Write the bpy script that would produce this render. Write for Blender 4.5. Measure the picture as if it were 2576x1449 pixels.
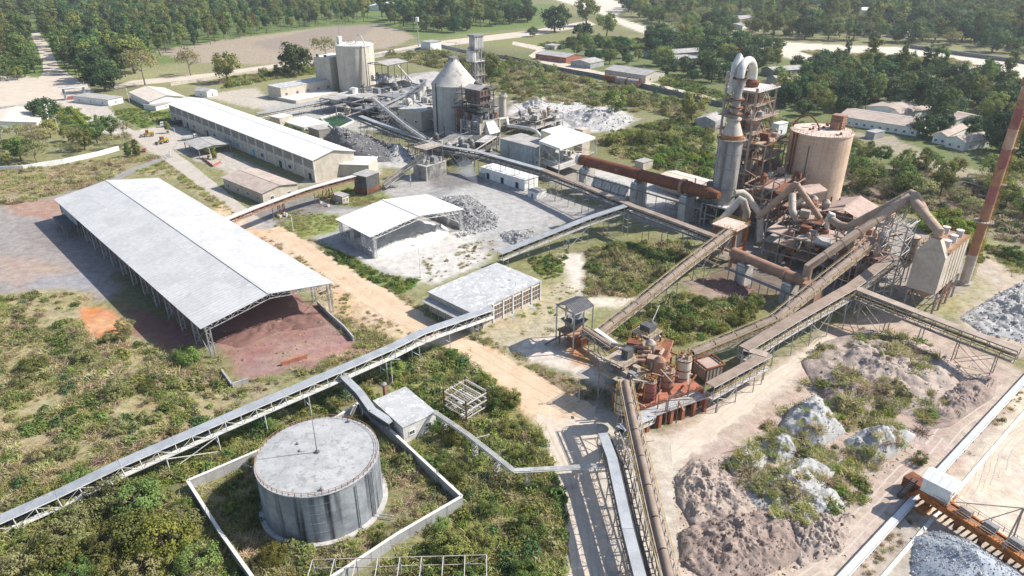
import bpy, math, random
import numpy as np
from mathutils import Vector, Matrix, noise
for o in list(bpy.data.objects): bpy.data.objects.remove(o)
S = bpy.context.scene
R = math.radians
# ---------------- camera
HC = 100.0; TH = R(26.5); FP = 1750.0
cam = bpy.data.cameras.new('Camera'); camo = bpy.data.objects.new('Camera', cam)
S.collection.objects.link(camo); S.camera = camo
camo.location = (0, 0, HC); camo.rotation_euler = (R(90) - TH, 0, 0)
cam.lens = 36 * FP / 2576; cam.sensor_width = 36; cam.clip_start = 1; cam.clip_end = 9000
# ---------------- sky and sun
SUN_AZ = R(82); SUN_EL = R(43)          # azimuth clockwise from +Y
w = bpy.data.worlds.new('World'); S.world = w; w.use_nodes = True
nt = w.node_tree; bg = nt.nodes['Background']
sky = nt.nodes.new('ShaderNodeTexSky'); sky.sky_type = 'NISHITA'; sky.sun_disc = False
sky.sun_elevation = SUN_EL; sky.sun_rotation = SUN_AZ; sky.air_density = 1.0; sky.dust_density = 1.0
nt.links.new(sky.outputs[0], bg.inputs[0]); bg.inputs[1].default_value = 0.125
sl = bpy.data.lights.new('sun', 'SUN'); so = bpy.data.objects.new('sun', sl); S.collection.objects.link(so)
sl.energy = 5.0; sl.angle = R(0.5); sl.color = (1, .95, .87)
sd = Vector((math.sin(SUN_AZ) * math.cos(SUN_EL), math.cos(SUN_AZ) * math.cos(SUN_EL), math.sin(SUN_EL)))
so.rotation_euler = (-sd).to_track_quat('-Z', 'Y').to_euler()
so.location = (200, 100, 300)
S.view_settings.view_transform = 'Standard'; S.view_settings.look = 'None'
S.view_settings.exposure = 0.68; S.view_settings.gamma = 1
S.render.engine = 'CYCLES'

# ---------------- survey helpers: a spot seen on the survey photo -> a point of the plant at height z
def G(u, v, z=0.0):
    x = (u - 1288) / FP; y = -(v - 724.5) / FP
    d = Vector((x, math.cos(TH) + y * math.sin(TH), -math.sin(TH) + y * math.cos(TH)))
    t = (z - HC) / d.z
    return Vector((d.x * t, d.y * t, z))
def ZT(b, v):
    y = -(v - 724.5) / FP
    return HC + b.y * (-math.sin(TH) + y * math.cos(TH)) / (math.cos(TH) + y * math.sin(TH))
def PX(p):
    x, y, z = p[0], p[1], p[2] - HC
    dep = y * math.cos(TH) - z * math.sin(TH); up = y * math.sin(TH) + z * math.cos(TH)
    return 1288 + FP * x / dep, 724.5 - FP * up / dep
def up(p, z): return Vector((p.x, p.y, z))

rng = random.Random(7); nrng = np.random.default_rng(11)
LINK = S.collection.objects.link
ORG = {}

# ---------------- materials
MATS = {}
E1A = (G(412, 443, 9.6) - G(803, 718, 9.6)).normalized()
def mat(name, col, col2=None, scale=.5, rough=.85, metal=0.0, streak=None, bump=0.0, rnd=0.0, spots=None, thr=(.42, .6), ribs=None, course=None):
    if name in MATS: return MATS[name]
    m = bpy.data.materials.new(name); m.use_nodes = True; n = m.node_tree.nodes; l = m.node_tree.links
    b = n['Principled BSDF']; b.inputs['Roughness'].default_value = rough; b.inputs['Metallic'].default_value = metal
    if rough > .5: b.inputs['Specular IOR Level'].default_value = .25
    tc = n.new('ShaderNodeTexCoord')
    def mix(fac, a, bb):
        x = n.new('ShaderNodeMix'); x.data_type = 'RGBA'
        if isinstance(fac, float): x.inputs[0].default_value = fac
        else: l.new(fac, x.inputs[0])
        for i, s in ((6, a), (7, bb)):
            if isinstance(s, tuple): x.inputs[i].default_value = (*s[:3], 1)
            else: l.new(s, x.inputs[i])
        return x.outputs[2]
    def nz(sc, det=6, vec=None, ro=.6):
        t = n.new('ShaderNodeTexNoise'); t.inputs['Scale'].default_value = sc; t.inputs['Detail'].default_value = det
        t.inputs['Roughness'].default_value = ro
        l.new(vec or tc.outputs['Object'], t.inputs['Vector']); return t.outputs[0]
    def ramp(s, a, bb):
        r = n.new('ShaderNodeMapRange'); r.inputs[1].default_value = a; r.inputs[2].default_value = bb
        l.new(s, r.inputs[0]); return r.outputs[0]
    c2 = col2 or tuple(x * .72 for x in col)
    out = mix(ramp(nz(scale), *thr), col, c2)
    if streak:
        mp = n.new('ShaderNodeMapping'); mp.inputs['Scale'].default_value = streak[1]
        l.new(tc.outputs['Object'], mp.inputs[0])
        s = nz(1.0, 4, mp.outputs[0], .55)
        out = mix(ramp(s, streak[2], streak[2] + .16), out, streak[0])
    if spots:
        out = mix(ramp(nz(spots[1], 5, None, .7), spots[2], spots[2] + .05), out, spots[0])
    if course:
        sx = n.new('ShaderNodeSeparateXYZ'); l.new(tc.outputs['Object'], sx.inputs[0])
        md = n.new('ShaderNodeMath'); md.operation = 'PINGPONG'; md.inputs[1].default_value = course[0]
        l.new(sx.outputs[2], md.inputs[0])
        out = mix(ramp(md.outputs[0], 0, course[1]), course[2], out)
    if ribs:
        dv = n.new('ShaderNodeVectorMath'); dv.operation = 'DOT_PRODUCT'; dv.inputs[1].default_value = ribs[0]; l.new(tc.outputs['Object'], dv.inputs[0])
        md = n.new('ShaderNodeMath'); md.operation = 'PINGPONG'; md.inputs[1].default_value = ribs[1]; l.new(dv.outputs['Value'], md.inputs[0])
        out = mix(ramp(md.outputs[0], 0, ribs[1] * .45), tuple(x * ribs[2] for x in col), out)
    if rnd:
        oi = n.new('ShaderNodeObjectInfo'); h = n.new('ShaderNodeHueSaturation')
        r = n.new('ShaderNodeMapRange'); r.inputs[3].default_value = 1 - rnd; r.inputs[4].default_value = 1 + rnd
        l.new(oi.outputs['Random'], r.inputs[0]); l.new(r.outputs[0], h.inputs['Value']); l.new(out, h.inputs['Color'])
        out = h.outputs[0]
    # fine mottling on everything
    f = n.new('ShaderNodeHueSaturation'); r = n.new('ShaderNodeMapRange')
    r.inputs[1].default_value = .25; r.inputs[2].default_value = .75; r.inputs[3].default_value = .86; r.inputs[4].default_value = 1.1
    l.new(nz(scale * 7, 3), r.inputs[0]); l.new(r.outputs[0], f.inputs['Value']); l.new(out, f.inputs['Color'])
    l.new(f.outputs[0], b.inputs['Base Color'])
    if bump:
        bp = n.new('ShaderNodeBump'); bp.inputs['Strength'].default_value = .6; bp.inputs['Distance'].default_value = bump
        l.new(nz(scale * 5, 8), bp.inputs['Height']); l.new(bp.outputs[0], b.inputs['Normal'])
    MATS[name] = m
    return m
M = lambda k: MATS[k]
DUST = (.42, .34, .27)
mat('conc', (.46, .44, .41), (.34, .33, .31), .35, bump=.02, streak=((.24, .235, .23), (.8, .8, .05), .56))
mat('conc_white', (.62, .60, .56), (.5, .48, .45), .4)
mat('conc_roof', (.40, .40, .40), (.33, .33, .33), .25, spots=((.62, .62, .60), .55, .56), bump=.02)
mat('conc_roof2', (.37, .37, .365), (.30, .30, .30), .3, spots=((.25, .25, .25), .8, .55), bump=.02)
mat('silo_cream', (.55, .49, .40), (.47, .42, .35), .15, streak=((.38, .34, .29), (.7, .7, .02), .52), course=(.9, .05, (.47, .42, .35)))
mat('silo_tan', (.54, .40, .30), (.48, .345, .25), .12, streak=((.36, .25, .18), (.55, .55, .012), .52), course=(.75, .06, (.44, .31, .22)))
mat('silo_grey', (.45, .43, .40), (.37, .36, .34), .15, streak=((.29, .28, .27), (.5, .5, .02), .53), course=(.9, .05, (.38, .37, .35)))
mat('tank_side', (.19, .205, .225), (.29, .305, .32), .22, rough=.55, streak=((.022, .025, .032), (.5, .5, .022), .49), course=(.95, .03, (.22, .23, .25)))
mat('gct_steel', (.38, .36, .33), (.28, .275, .265), .2, rough=.7, streak=((.15, .145, .14), (.5, .5, .04), .50), spots=((.26, .14, .08), .35, .66))
mat('roof_grey', (.47, .465, .455), (.435, .43, .42), .1, rough=.6, streak=((.39, .385, .38), (.5, .12, .5), .58), rnd=.06, spots=((.70, .69, .67), .5, .735), bump=.01, ribs=(E1A, .75, .8))
mat('roof_white', (.70, .69, .67), (.60, .59, .57), .15, rough=.6, rnd=.05, streak=((.50, .46, .41), (.3, .3, .4), .62), ribs=(E1A, .75, .86))
mat('roof_cream', (.62, .54, .45), (.55, .46, .38), .2, rough=.6)
mat('roof_asb', (.36, .34, .32), (.27, .255, .24), .25, rough=.9)
mat('roof_tan', (.40, .33, .28), (.32, .26, .22), .25, rough=.9)
mat('roof_slate', (.085, .085, .09), (.06, .06, .065), .3, rough=.7)
mat('roof_dust', (.40, .30, .25), (.33, .24, .20), .4, rough=.9)
mat('paint_white', (.66, .65, .62), (.55, .54, .51), .5, rough=.6, streak=((.42, .38, .33), (1, 1, .1), .62))
mat('paint_grey', (.36, .36, .36), (.27, .27, .27), .5, rough=.6)
mat('steel_pale', (.50, .48, .45), (.40, .36, .32), .5, rough=.6, spots=((.30, .20, .14), .8, .66))
mat('steel_dust', (.38, .33, .28), (.28, .23, .19), .5, rough=.8, spots=((.25, .13, .07), .7, .6))
mat('steel_dark', (.10, .10, .10), (.07, .068, .066), .6, rough=.7)
mat('steel_grey', (.24, .24, .24), (.17, .17, .17), .6, rough=.7)
mat('rust', (.22, .085, .04), (.13, .05, .03), .3, rough=.85, streak=((.08, .035, .025), (.6, .6, .2), .58))
mat('rust_kiln', (.19, .065, .032), (.12, .042, .026), .12, rough=.8, spots=((.28, .17, .12), .25, .63))
mat('rust_pale', (.34, .20, .135), (.25, .14, .095), .25, rough=.85)
mat('rust_orange', (.40, .17, .06), (.28, .10, .04), .4, rough=.85)
mat('duct_tan', (.40, .29, .21), (.31, .22, .165), .2, rough=.8, spots=((.22, .16, .12), .3, .62))
mat('duct_pale', (.48, .42, .35), (.38, .32, .26), .25, rough=.8)
mat('pipe_white', (.58, .57, .54), (.45, .43, .40), .4, rough=.6, spots=((.32, .17, .09), .4, .66))
mat('yellow', (.42, .28, .05), (.33, .21, .05), .6, rough=.6)
mat('orange', (.42, .15, .035), (.28, .095, .03), .4, rough=.7, spots=((.15, .075, .04), .6, .57))
mat('brick', (.36, .14, .085), (.27, .10, .065), .6, rough=.9)
mat('wall_cream', (.50, .45, .37), (.42, .37, .30), .4, streak=((.30, .27, .23), (1, 1, .06), .60))
mat('wall_white', (.72, .71, .68), (.62, .61, .58), .4, streak=((.48, .46, .43), (1, 1, .07), .64))
mat('wall_grey', (.37, .365, .355), (.29, .285, .28), .3, streak=((.18, .18, .18), (.8, .8, .06), .57))
mat('wall_blue', (.36, .40, .41), (.28, .31, .32), .25, streak=((.14, .15, .16), (.7, .7, .05), .52))
mat('wall_soot', (.33, .31, .28), (.15, .145, .14), .18, streak=((.05, .05, .05), (.5, .5, .05), .54))
mat('blue_paint', (.10, .32, .48), (.08, .26, .40), .4)
mat('glass', (.05, .065, .075), (.03, .04, .045), .5, rough=.15)
mat('dark', (.025, .024, .023), (.018, .018, .018), .5, rough=.9)
mat('belt', (.06, .058, .056), (.10, .09, .085), .5, rough=.9)
mat('cover_grey', (.36, .37, .38), (.29, .30, .31), .3, rough=.5, metal=.15, rnd=.06, spots=((.52, .52, .51), .4, .7))
mat('cover_dust', (.36, .29, .24), (.28, .22, .18), .3, rough=.85, rnd=.08)
mat('cover_white', (.58, .57, .56), (.48, .47, .46), .3, rough=.6, rnd=.05)
mat('cover_brown', (.28, .215, .17), (.22, .165, .13), .3, rough=.85, rnd=.08)
mat('red_paint', (.32, .12, .105), (.25, .095, .08), .3, rough=.7, spots=((.30, .18, .13), .35, .60))
mat('chim_pale', (.50, .34, .25), (.42, .24, .16), .3, rough=.8, spots=((.22, .10, .06), .4, .6))
mat('chim_rust', (.38, .20, .11), (.28, .14, .08), .3, rough=.8, spots=((.14, .07, .04), .4, .62))
mat('tyre', (.02, .02, .02), (.03, .03, .03), 1)
mat('cloth_white', (.65, .65, .66), (.55, .55, .57), 1); mat('cloth_red', (.45, .03, .05), (.35, .03, .05), 1)
mat('skin', (.20, .11, .07), (.17, .09, .06), 1); mat('hair', (.012, .011, .01), (.02, .02, .02), 1)
mat('car_red', (.38, .05, .045), (.30, .05, .045), .5, rough=.3)
mat('bark', (.16, .125, .095), (.10, .08, .06), .8); mat('bark_pale', (.30, .26, .21), (.20, .17, .14), .8)
mat('water', (.025, .07, .035), (.03, .09, .04), .15, rough=.12)
mat('black_pipe', (.035, .035, .037), (.05, .05, .05), .6, rough=.6)

# ---------------- mesh builder
class MB:
    def __init__(s): s.v = []; s.f = []
    def poly(s, pts):
        i = len(s.v); s.v += [tuple(p) for p in pts]; s.f.append(tuple(range(i, i + len(pts)))); return s
    def obox(s, c, X, Y, Zv):
        i = len(s.v)
        for a in (-1, 1):
            for b in (-1, 1):
                for d in (-1, 1): s.v.append(tuple(c + X * a + Y * b + Zv * d))
        for q in ((0, 1, 3, 2), (4, 6, 7, 5), (0, 4, 5, 1), (2, 3, 7, 6), (0, 2, 6, 4), (1, 5, 7, 3)):
            s.f.append(tuple(i + k for k in q))
        return s
    def box(s, c, ax, ay, la, lb, z0, z1):        # c any point (z ignored), ax, ay horizontal unit axes
        cc = Vector((c.x, c.y, (z0 + z1) / 2))
        return s.obox(cc, ax * la / 2, ay * lb / 2, Vector((0, 0, (z1 - z0) / 2)))
    def beam(s, p, q, wd=.2, h=None, upv=None):
        p = Vector(p); q = Vector(q)
        d = q - p; L = d.length
        if L < 1e-6: return s
        d /= L; u = Vector((0, 0, 1)) if abs(d.z) < .95 else Vector((1, 0, 0))
        x = d.cross(u).normalized(); y = x.cross(d).normalized()
        return s.obox((p + q) / 2, d * L / 2, x * wd / 2, y * (h or wd) / 2)
    def prism(s, pts, z0, z1):
        n = len(pts); i = len(s.v)
        a = sum(pts[k].x * pts[(k + 1) % n].y - pts[(k + 1) % n].x * pts[k].y for k in range(n))
        if a < 0: pts = pts[::-1]
        for p in pts: s.v.append((p.x, p.y, z0))
        for p in pts: s.v.append((p.x, p.y, z1))
        s.f.append(tuple(i + n + k for k in range(n))); s.f.append(tuple(i + k for k in range(n))[::-1])
        for k in range(n): s.f.append((i + k, i + (k + 1) % n, i + n + (k + 1) % n, i + n + k))
        return s
    def slab(s, quad, t):                          # sloping slab: quad points are the top face
        i = len(s.v); qd = [Vector(p) for p in quad]
        nn = (qd[1] - qd[0]).cross(qd[2] - qd[1]).normalized()
        if nn.z < 0: qd = qd[::-1]; nn = -nn
        m = len(qd)
        for p in qd: s.v.append(tuple(p))
        for p in qd: s.v.append(tuple(p - nn * t))
        s.f.append(tuple(range(i, i + m))); s.f.append(tuple(range(i + m, i + 2 * m))[::-1])
        for k in range(m): s.f.append((i + k, i + m + k, i + m + (k + 1) % m, i + (k + 1) % m))
        return s
    def tube(s, pts, r, n=12, cap=True):
        pts = [Vector(p) for p in pts]; m = len(pts); rr = r if isinstance(r, (list, tuple)) else [r] * m
        i0 = len(s.v); ref = None
        for k, p in enumerate(pts):
            d1 = (pts[k] - pts[k - 1]).normalized() if k else None
            d2 = (pts[k + 1] - pts[k]).normalized() if k < m - 1 else None
            t = ((d1 or d2) + (d2 or d1)).normalized()
            if ref is None: ref = Vector((0, 0, 1)) if abs(t.z) < .9 else Vector((1, 0, 0))
            x = t.cross(ref).normalized(); y = x.cross(t).normalized(); ref = y
            sc = 1.0
            if d1 and d2:
                cs = max(.35, t.dot(d1)); sc = 1 / cs
            bend = None
            if d1 and d2 and (d2 - d1).length > 1e-4: bend = (d2 - d1).normalized()
            for j in range(n):
                a = 2 * math.pi * j / n
                o = x * math.cos(a) + y * math.sin(a)
                if bend is not None: o = o + bend * o.dot(bend) * (sc - 1)
                s.v.append(tuple(p + o * rr[k]))
        for k in range(m - 1):
            for j in range(n):
                a = i0 + k * n + j; b = i0 + k * n + (j + 1) % n
                s.f.append((a, a + n, b + n, b))
        if cap:
            s.f.append(tuple(i0 + j for j in range(n))); s.f.append(tuple(i0 + (m - 1) * n + j for j in range(n))[::-1])
        return s
    def lathe(s, c, prof, n=32):
        i0 = len(s.v); m = len(prof)
        for r, z in prof:
            for j in range(n):
                a = 2 * math.pi * j / n; s.v.append((c.x + r * math.cos(a), c.y + r * math.sin(a), z))
        for k in range(m - 1):
            for j in range(n):
                a = i0 + k * n + j; b = i0 + k * n + (j + 1) % n; s.f.append((a, b, b + n, a + n))
        s.f.append(tuple(i0 + j for j in range(n))[::-1]); s.f.append(tuple(i0 + (m - 1) * n + j for j in range(n)))
        return s
    def arch(s, p, q, r, hgt, n=8):                # half-round cover over p-q
        p = Vector(p); q = Vector(q); d = (q - p).normalized(); x = d.cross(Vector((0, 0, 1))).normalized(); y = x.cross(d)
        i = len(s.v)
        for e in (p, q):
            for rad, hh in ((r, hgt), (r - .08, hgt - .08)):
                for j in range(n + 1):
                    a = math.pi * j / n; s.v.append(tuple(e + x * math.cos(a) * rad + y * math.sin(a) * hh))
        k = n + 1
        for j in range(n):
            s.f.append((i + j, i + 2 * k + j, i + 2 * k + j + 1, i + j + 1))
            s.f.append((i + k + j, i + k + j + 1, i + 3 * k + j + 1, i + 3 * k + j))
            s.f.append((i + j, i + j + 1, i + k + j + 1, i + k + j))
            s.f.append((i + 2 * k + j, i + 3 * k + j, i + 3 * k + j + 1, i + 2 * k + j + 1))
        s.f.append((i, i + k, i + 3 * k, i + 2 * k)); s.f.append((i + n, i + 2 * k + n, i + 3 * k + n, i + k + n))
        return s
    def build(s, name, m, parent=None, smooth=False):
        me = bpy.data.meshes.new(name)
        o0 = ORG.get(parent.name, Vector((0, 0, 0))) if parent is not None else Vector((0, 0, 0))
        pos = None
        if parent is None and s.v:
            a = np.array(s.v); lo = a.min(0); hi = a.max(0)
            pos = Vector(((lo[0] + hi[0]) / 2, (lo[1] + hi[1]) / 2, lo[2])); o0 = pos
        me.from_pydata([(a - o0.x, b - o0.y, c - o0.z) for a, b, c in s.v], [], s.f)
        me.materials.append(m if not isinstance(m, str) else MATS[m])
        if smooth:
            me.polygons.foreach_set('use_smooth', [True] * len(me.polygons)); me.set_sharp_from_angle(angle=R(38))
        o = bpy.data.objects.new(name, me); LINK(o)
        if parent is not None:
            o.parent = parent; ORG[o.name] = o0
        else:
            o.location = pos; ORG[o.name] = pos
        return o

def tag(o, label=None, cat=None, group=None, kind=None):
    if label: o['label'] = label
    if cat: o['category'] = cat
    if group: o['group'] = group
    if kind: o['kind'] = kind
    return o
def thing(name, label, cat, loc, group=None):
    o = bpy.data.objects.new(name, None); LINK(o); o.empty_display_size = .5
    o.location = Vector((loc[0], loc[1], 0 if len(loc) < 3 else loc[2])); ORG[o.name] = o.location.copy()
    return tag(o, label, cat, group)

def rect4(pts):
    c = sum(pts, Vector()) / 4
    a = (pts[1] - pts[0] + pts[2] - pts[3]) / 2; b = (pts[3] - pts[0] + pts[2] - pts[1]) / 2
    a.z = b.z = 0; c.z = 0
    la, lb = a.length, b.length; a /= la; b /= lb
    ang = math.atan2(a.y, a.x); perp = Vector((-a.y, a.x, 0)); sg = 1 if perp.dot(b) > 0 else -1
    angb = math.atan2(b.y, b.x) - sg * math.pi / 2
    dlt = (angb - ang + math.pi) % (2 * math.pi) - math.pi
    ang += dlt / 2
    ax = Vector((math.cos(ang), math.sin(ang), 0)); ay = Vector((-ax.y, ax.x, 0)) * sg
    return c, ax, ay, la, lb
def corners(c, ax, ay, la, lb): return [c - ax * la / 2 - ay * lb / 2, c + ax * la / 2 - ay * lb / 2, c + ax * la / 2 + ay * lb / 2, c - ax * la / 2 + ay * lb / 2]

def opening(root, c0, c1, cen, z0, t, wd, h, kind='window', fm='paint_white', pm='glass'):
    """window or door at fraction t along wall c0-c1"""
    d = (c1 - c0).normalized(); nrm = Vector((d.y, -d.x, 0))
    if nrm.dot((c0 + c1) / 2 - cen) < 0: nrm = -nrm
    p = c0.lerp(c1, t)
    fr = MB(); tk = .14
    for s in (-1, 1): fr.box(p + d * s * (wd / 2) + nrm * .03, d, nrm, tk, .16, z0, z0 + h)
    fr.box(p + nrm * .03, d, nrm, wd - tk, .16, z0 + h - tk, z0 + h)
    if kind == 'window':
        fr.box(p + nrm * .06, d, nrm, wd + .3, .26, z0 - .1, z0)
        fr.box(p + nrm * .03, d, nrm, .07, .1, z0, z0 + h - tk)
    o = fr.build(kind, fm, root)
    MB().box(p + nrm * .012, d, nrm, wd - tk, .05, z0 + .01, z0 + h - tk).build('pane' if kind == 'window' else 'leaf', pm, o)
    return o

def building(name, label, cat, px, h, roof='flat', rise=1.5, over=.5, wm='wall_white', rm='roof_asb', wins=(), group=None, long_ridge=True, zpx=None, parapet=0, thick=.25):
    pts = [G(u, v, h if zpx is None else zpx) for u, v in px]
    c, ax, ay, la, lb = rect4(pts); q = corners(c, ax, ay, la, lb)
    root = thing(name, label, cat, c, group)
    if roof == 'flat':
        MB().prism(q, -.3, h - thick).build('wall', wm, root)
        MB().prism(corners(c, ax, ay, la + 2 * over, lb + 2 * over), h - thick + .002, h).build('roof', rm, root)
        if parapet:
            k = corners(c, ax, ay, la + 2 * over - .25, lb + 2 * over - .25); pb = MB()
            for i in range(4): pb.beam(up(k[i], h + parapet / 2), up(k[(i + 1) % 4], h + parapet / 2), .2, parapet)
            pb.build('parapet', wm, root)
    else:
        if (la >= lb) != long_ridge: A, B, LA, LB = ay, ax, lb, la
        else: A, B, LA, LB = ax, ay, la, lb
        m = MB().prism(q, -.3, h)
        for s in (-1, 1):
            e = c + A * s * (LA / 2 - .1)
            t = [up(e - B * LB / 2, h), up(e + B * LB / 2, h), up(e, h + rise * (1 if roof == 'gable' else .99))]
            off = A * .1
            i = len(m.v); m.v += [tuple(x - off) for x in t] + [tuple(x + off) for x in t]
            m.f += [(i, i + 1, i + 2), (i + 5, i + 4, i + 3), (i, i + 2, i + 5, i + 3), (i + 1, i + 4, i + 5, i + 2)]
        m.build('wall', wm, root)
        sl_ = rise / (LB / 2)
        for s in (-1, 1):
            e0 = c + B * s * (LB / 2 + over); zz = h - over * sl_ + .06
            qd = [up(e0 - A * (LA / 2 + over), zz), up(e0 + A * (LA / 2 + over), zz), up(c + A * (LA / 2 + over), h + rise + .06), up(c - A * (LA / 2 + over), h + rise + .06)]
            MB().slab(qd, .1).build('roof_slope', rm, root)
        MB().beam(up(c - A * (LA / 2 + over), h + rise + .09), up(c + A * (LA / 2 + over), h + rise + .09), .35, .12).build('ridge_cap', rm, root)
    for wn in wins:
        i, n, z0, wd, hh = wn[:5]; kind = wn[5] if len(wn) > 5 else 'window'
        for k in range(n):
            opening(root, q[i], q[(i + 1) % 4], c, z0, (k + .5) / n if len(wn) < 7 else wn[6], wd, hh, kind)
    return root, c, ax, ay, la, lb

def railing(m, pts, h=1.0, step=2.0, wd=.07):
    for a, b in zip(pts, pts[1:]):
        L = (b - a).length; k = max(1, int(L / step)); U = Vector((0, 0, 1))
        m.beam(a + U * h, b + U * h, wd); m.beam(a + U * h * .5, b + U * h * .5, wd * .8)
        for i in range(k + 1):
            p = a.lerp(b, i / k); m.beam(p, p + U * h, wd)
    return m

def gallery(name, label, pts, cw=None, co=0, wd=2.4, d=2.4, bay=3.2, leg=10, cm='cover_grey', sm='steel_pale', cover='flat', legs=True, group=None, brace=True, belt=True, zleg=-.3, xleg=(), rail=False, gaps=0, skirt=0):
    P = [G(u, v, z) for u, v, z in pts]
    root = thing(name, label, 'conveyor', up(P[0], 0), group)
    U = Vector((0, 0, 1)); acc = 0.0; nleg = 0; nb = 0
    br = MB(); rl = MB()
    for a, b in zip(P, P[1:]):
        dv = b - a; L = dv.length; dd = dv / L; x = dd.cross(U).normalized(); yv = x.cross(dd)
        if cover == 'flat':
            k = max(1, round(L / 12))
            for i in range(k):
                MB().beam(a.lerp(b, i / k) + x * co, a.lerp(b, (i + 1) / k) + x * co - dd * .04, cw or wd * .96, .1).build('cover', cm, root)
        elif cover == 'arch':
            k = max(1, round(L / 6.5))
            for i in range(k):
                if gaps and rng.random() < gaps: continue
                MB().arch(a.lerp(b, i / k) - yv * wd * .30, a.lerp(b, (i + 1) / k) - yv * wd * .30 - dd * .25, wd * .30, wd * .33).build('cover', cm, root, True)
        if belt: MB().beam(a - yv * d * .55, b - yv * d * .55, wd * .5, .15).build('belt', 'belt', root)
        for s in (-1, 1):
            o = x * s * wd * .48
            MB().beam(a + o - yv * .16, b + o - yv * .16, .16, .2).build('chord', sm, root)
            MB().beam(a + o - yv * d, b + o - yv * d, .18, .26).build('chord', sm, root)
            if skirt: MB().beam(a + o * .8 - yv * (d - skirt * .5), b + o * .8 - yv * (d - skirt * .5), .08, skirt).build('side_sheet', sm, root)
        MB().beam(a + x * wd * .22 - yv * (d - .05), b + x * wd * .22 - yv * (d - .05), wd * .42, .06).build('walkway', sm, root)
        if rail:
            for s in (-1, 1):
                railing(rl, [a + x * s * wd * .62 - yv * d * .6, b + x * s * wd * .62 - yv * d * .6], 1.05, 3)
        k = max(1, round(L / bay))
        for i in range(k + 1):
            p = a.lerp(b, i / k); f = MB()
            for s in (-1, 1): f.beam(p + x * s * wd * .49 - yv * .1, p + x * s * wd * .49 - yv * d, .14)
            f.beam(p - x * wd * .49 - yv * (d + .12), p + x * wd * .49 - yv * (d + .12), .14)
            f.beam(p - x * wd * .35 - yv * d * .62, p + x * wd * .35 - yv * d * .62, .12)
            f.build('frame', sm, root)
            if brace and i < k:
                p2 = a.lerp(b, (i + 1) / k); fl = (i + nb) % 2
                for s in (-1, 1):
                    o = x * s * wd * .49
                    br.beam((p if fl else p2) + o - yv * .2, (p2 if fl else p) + o - yv * d, .08)
        nb += k
        if legs:
            t = leg * .3 if acc == 0 else leg - acc
            while t < L:
                p = a.lerp(b, t / L); zt = p.z - d
                if zt > 1:
                    for s in (-1, 1):
                        f0 = p + x * s * wd * .5; f1 = p + x * s * (wd * .5 + .06 * zt)
                        f0 = Vector((f0.x, f0.y, zt)); f1 = Vector((f1.x, f1.y, zleg))
                        MB().beam(f0, f1, .2).build('leg', sm, root)
                    if zt > 3:
                        for fr in ((.5,) if zt < 8 else (.33, .66)):
                            br.beam(Vector(((p - x * wd * .55).x, (p - x * wd * .55).y, zt * fr)), Vector(((p + x * wd * .55).x, (p + x * wd * .55).y, zt * fr)), .12)
                    if nleg % 3 == 0 and zt > 2.5 and t + leg * .9 < L:
                        q2 = a.lerp(b, (t + leg) / L)
                        for s in (-1, 1):
                            e = x * s * wd * .52
                            br.beam(Vector((p.x, p.y, zt * .95)) + e, Vector((q2.x, q2.y, .2)) + e, .13)
                            br.beam(Vector((p.x, p.y, .2)) + e, Vector((q2.x, q2.y, (q2.z - d) * .95)) + e, .13)
                nleg += 1; t += leg
            acc = L - (t - leg)
    if br.v: br.build('bracing', sm, root)['kind'] = 'stuff'
    if rl.v: rl.build('handrail', 'yellow' if rail == 2 else sm, root)
    return root, P

def lattice(m, base, ax, ay, la, lb, z0, z1, step, wd=.2, bw=.1):
    """four-legged lattice tower appended to builder m (braces) ; returns corner lines"""
    q = corners(base, ax, ay, la, lb); n = max(1, round((z1 - z0) / step))
    for k in range(n):
        a = z0 + (z1 - z0) * k / n; b = z0 + (z1 - z0) * (k + 1) / n
        for i in range(4):
            p, r = q[i], q[(i + 1) % 4]
            m.beam(up(p, b), up(r, b), bw * 1.2); m.beam(up(p, a), up(r, b), bw)
            if wd > .15: m.beam(up(r, a), up(p, b), bw)
    return q

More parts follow.
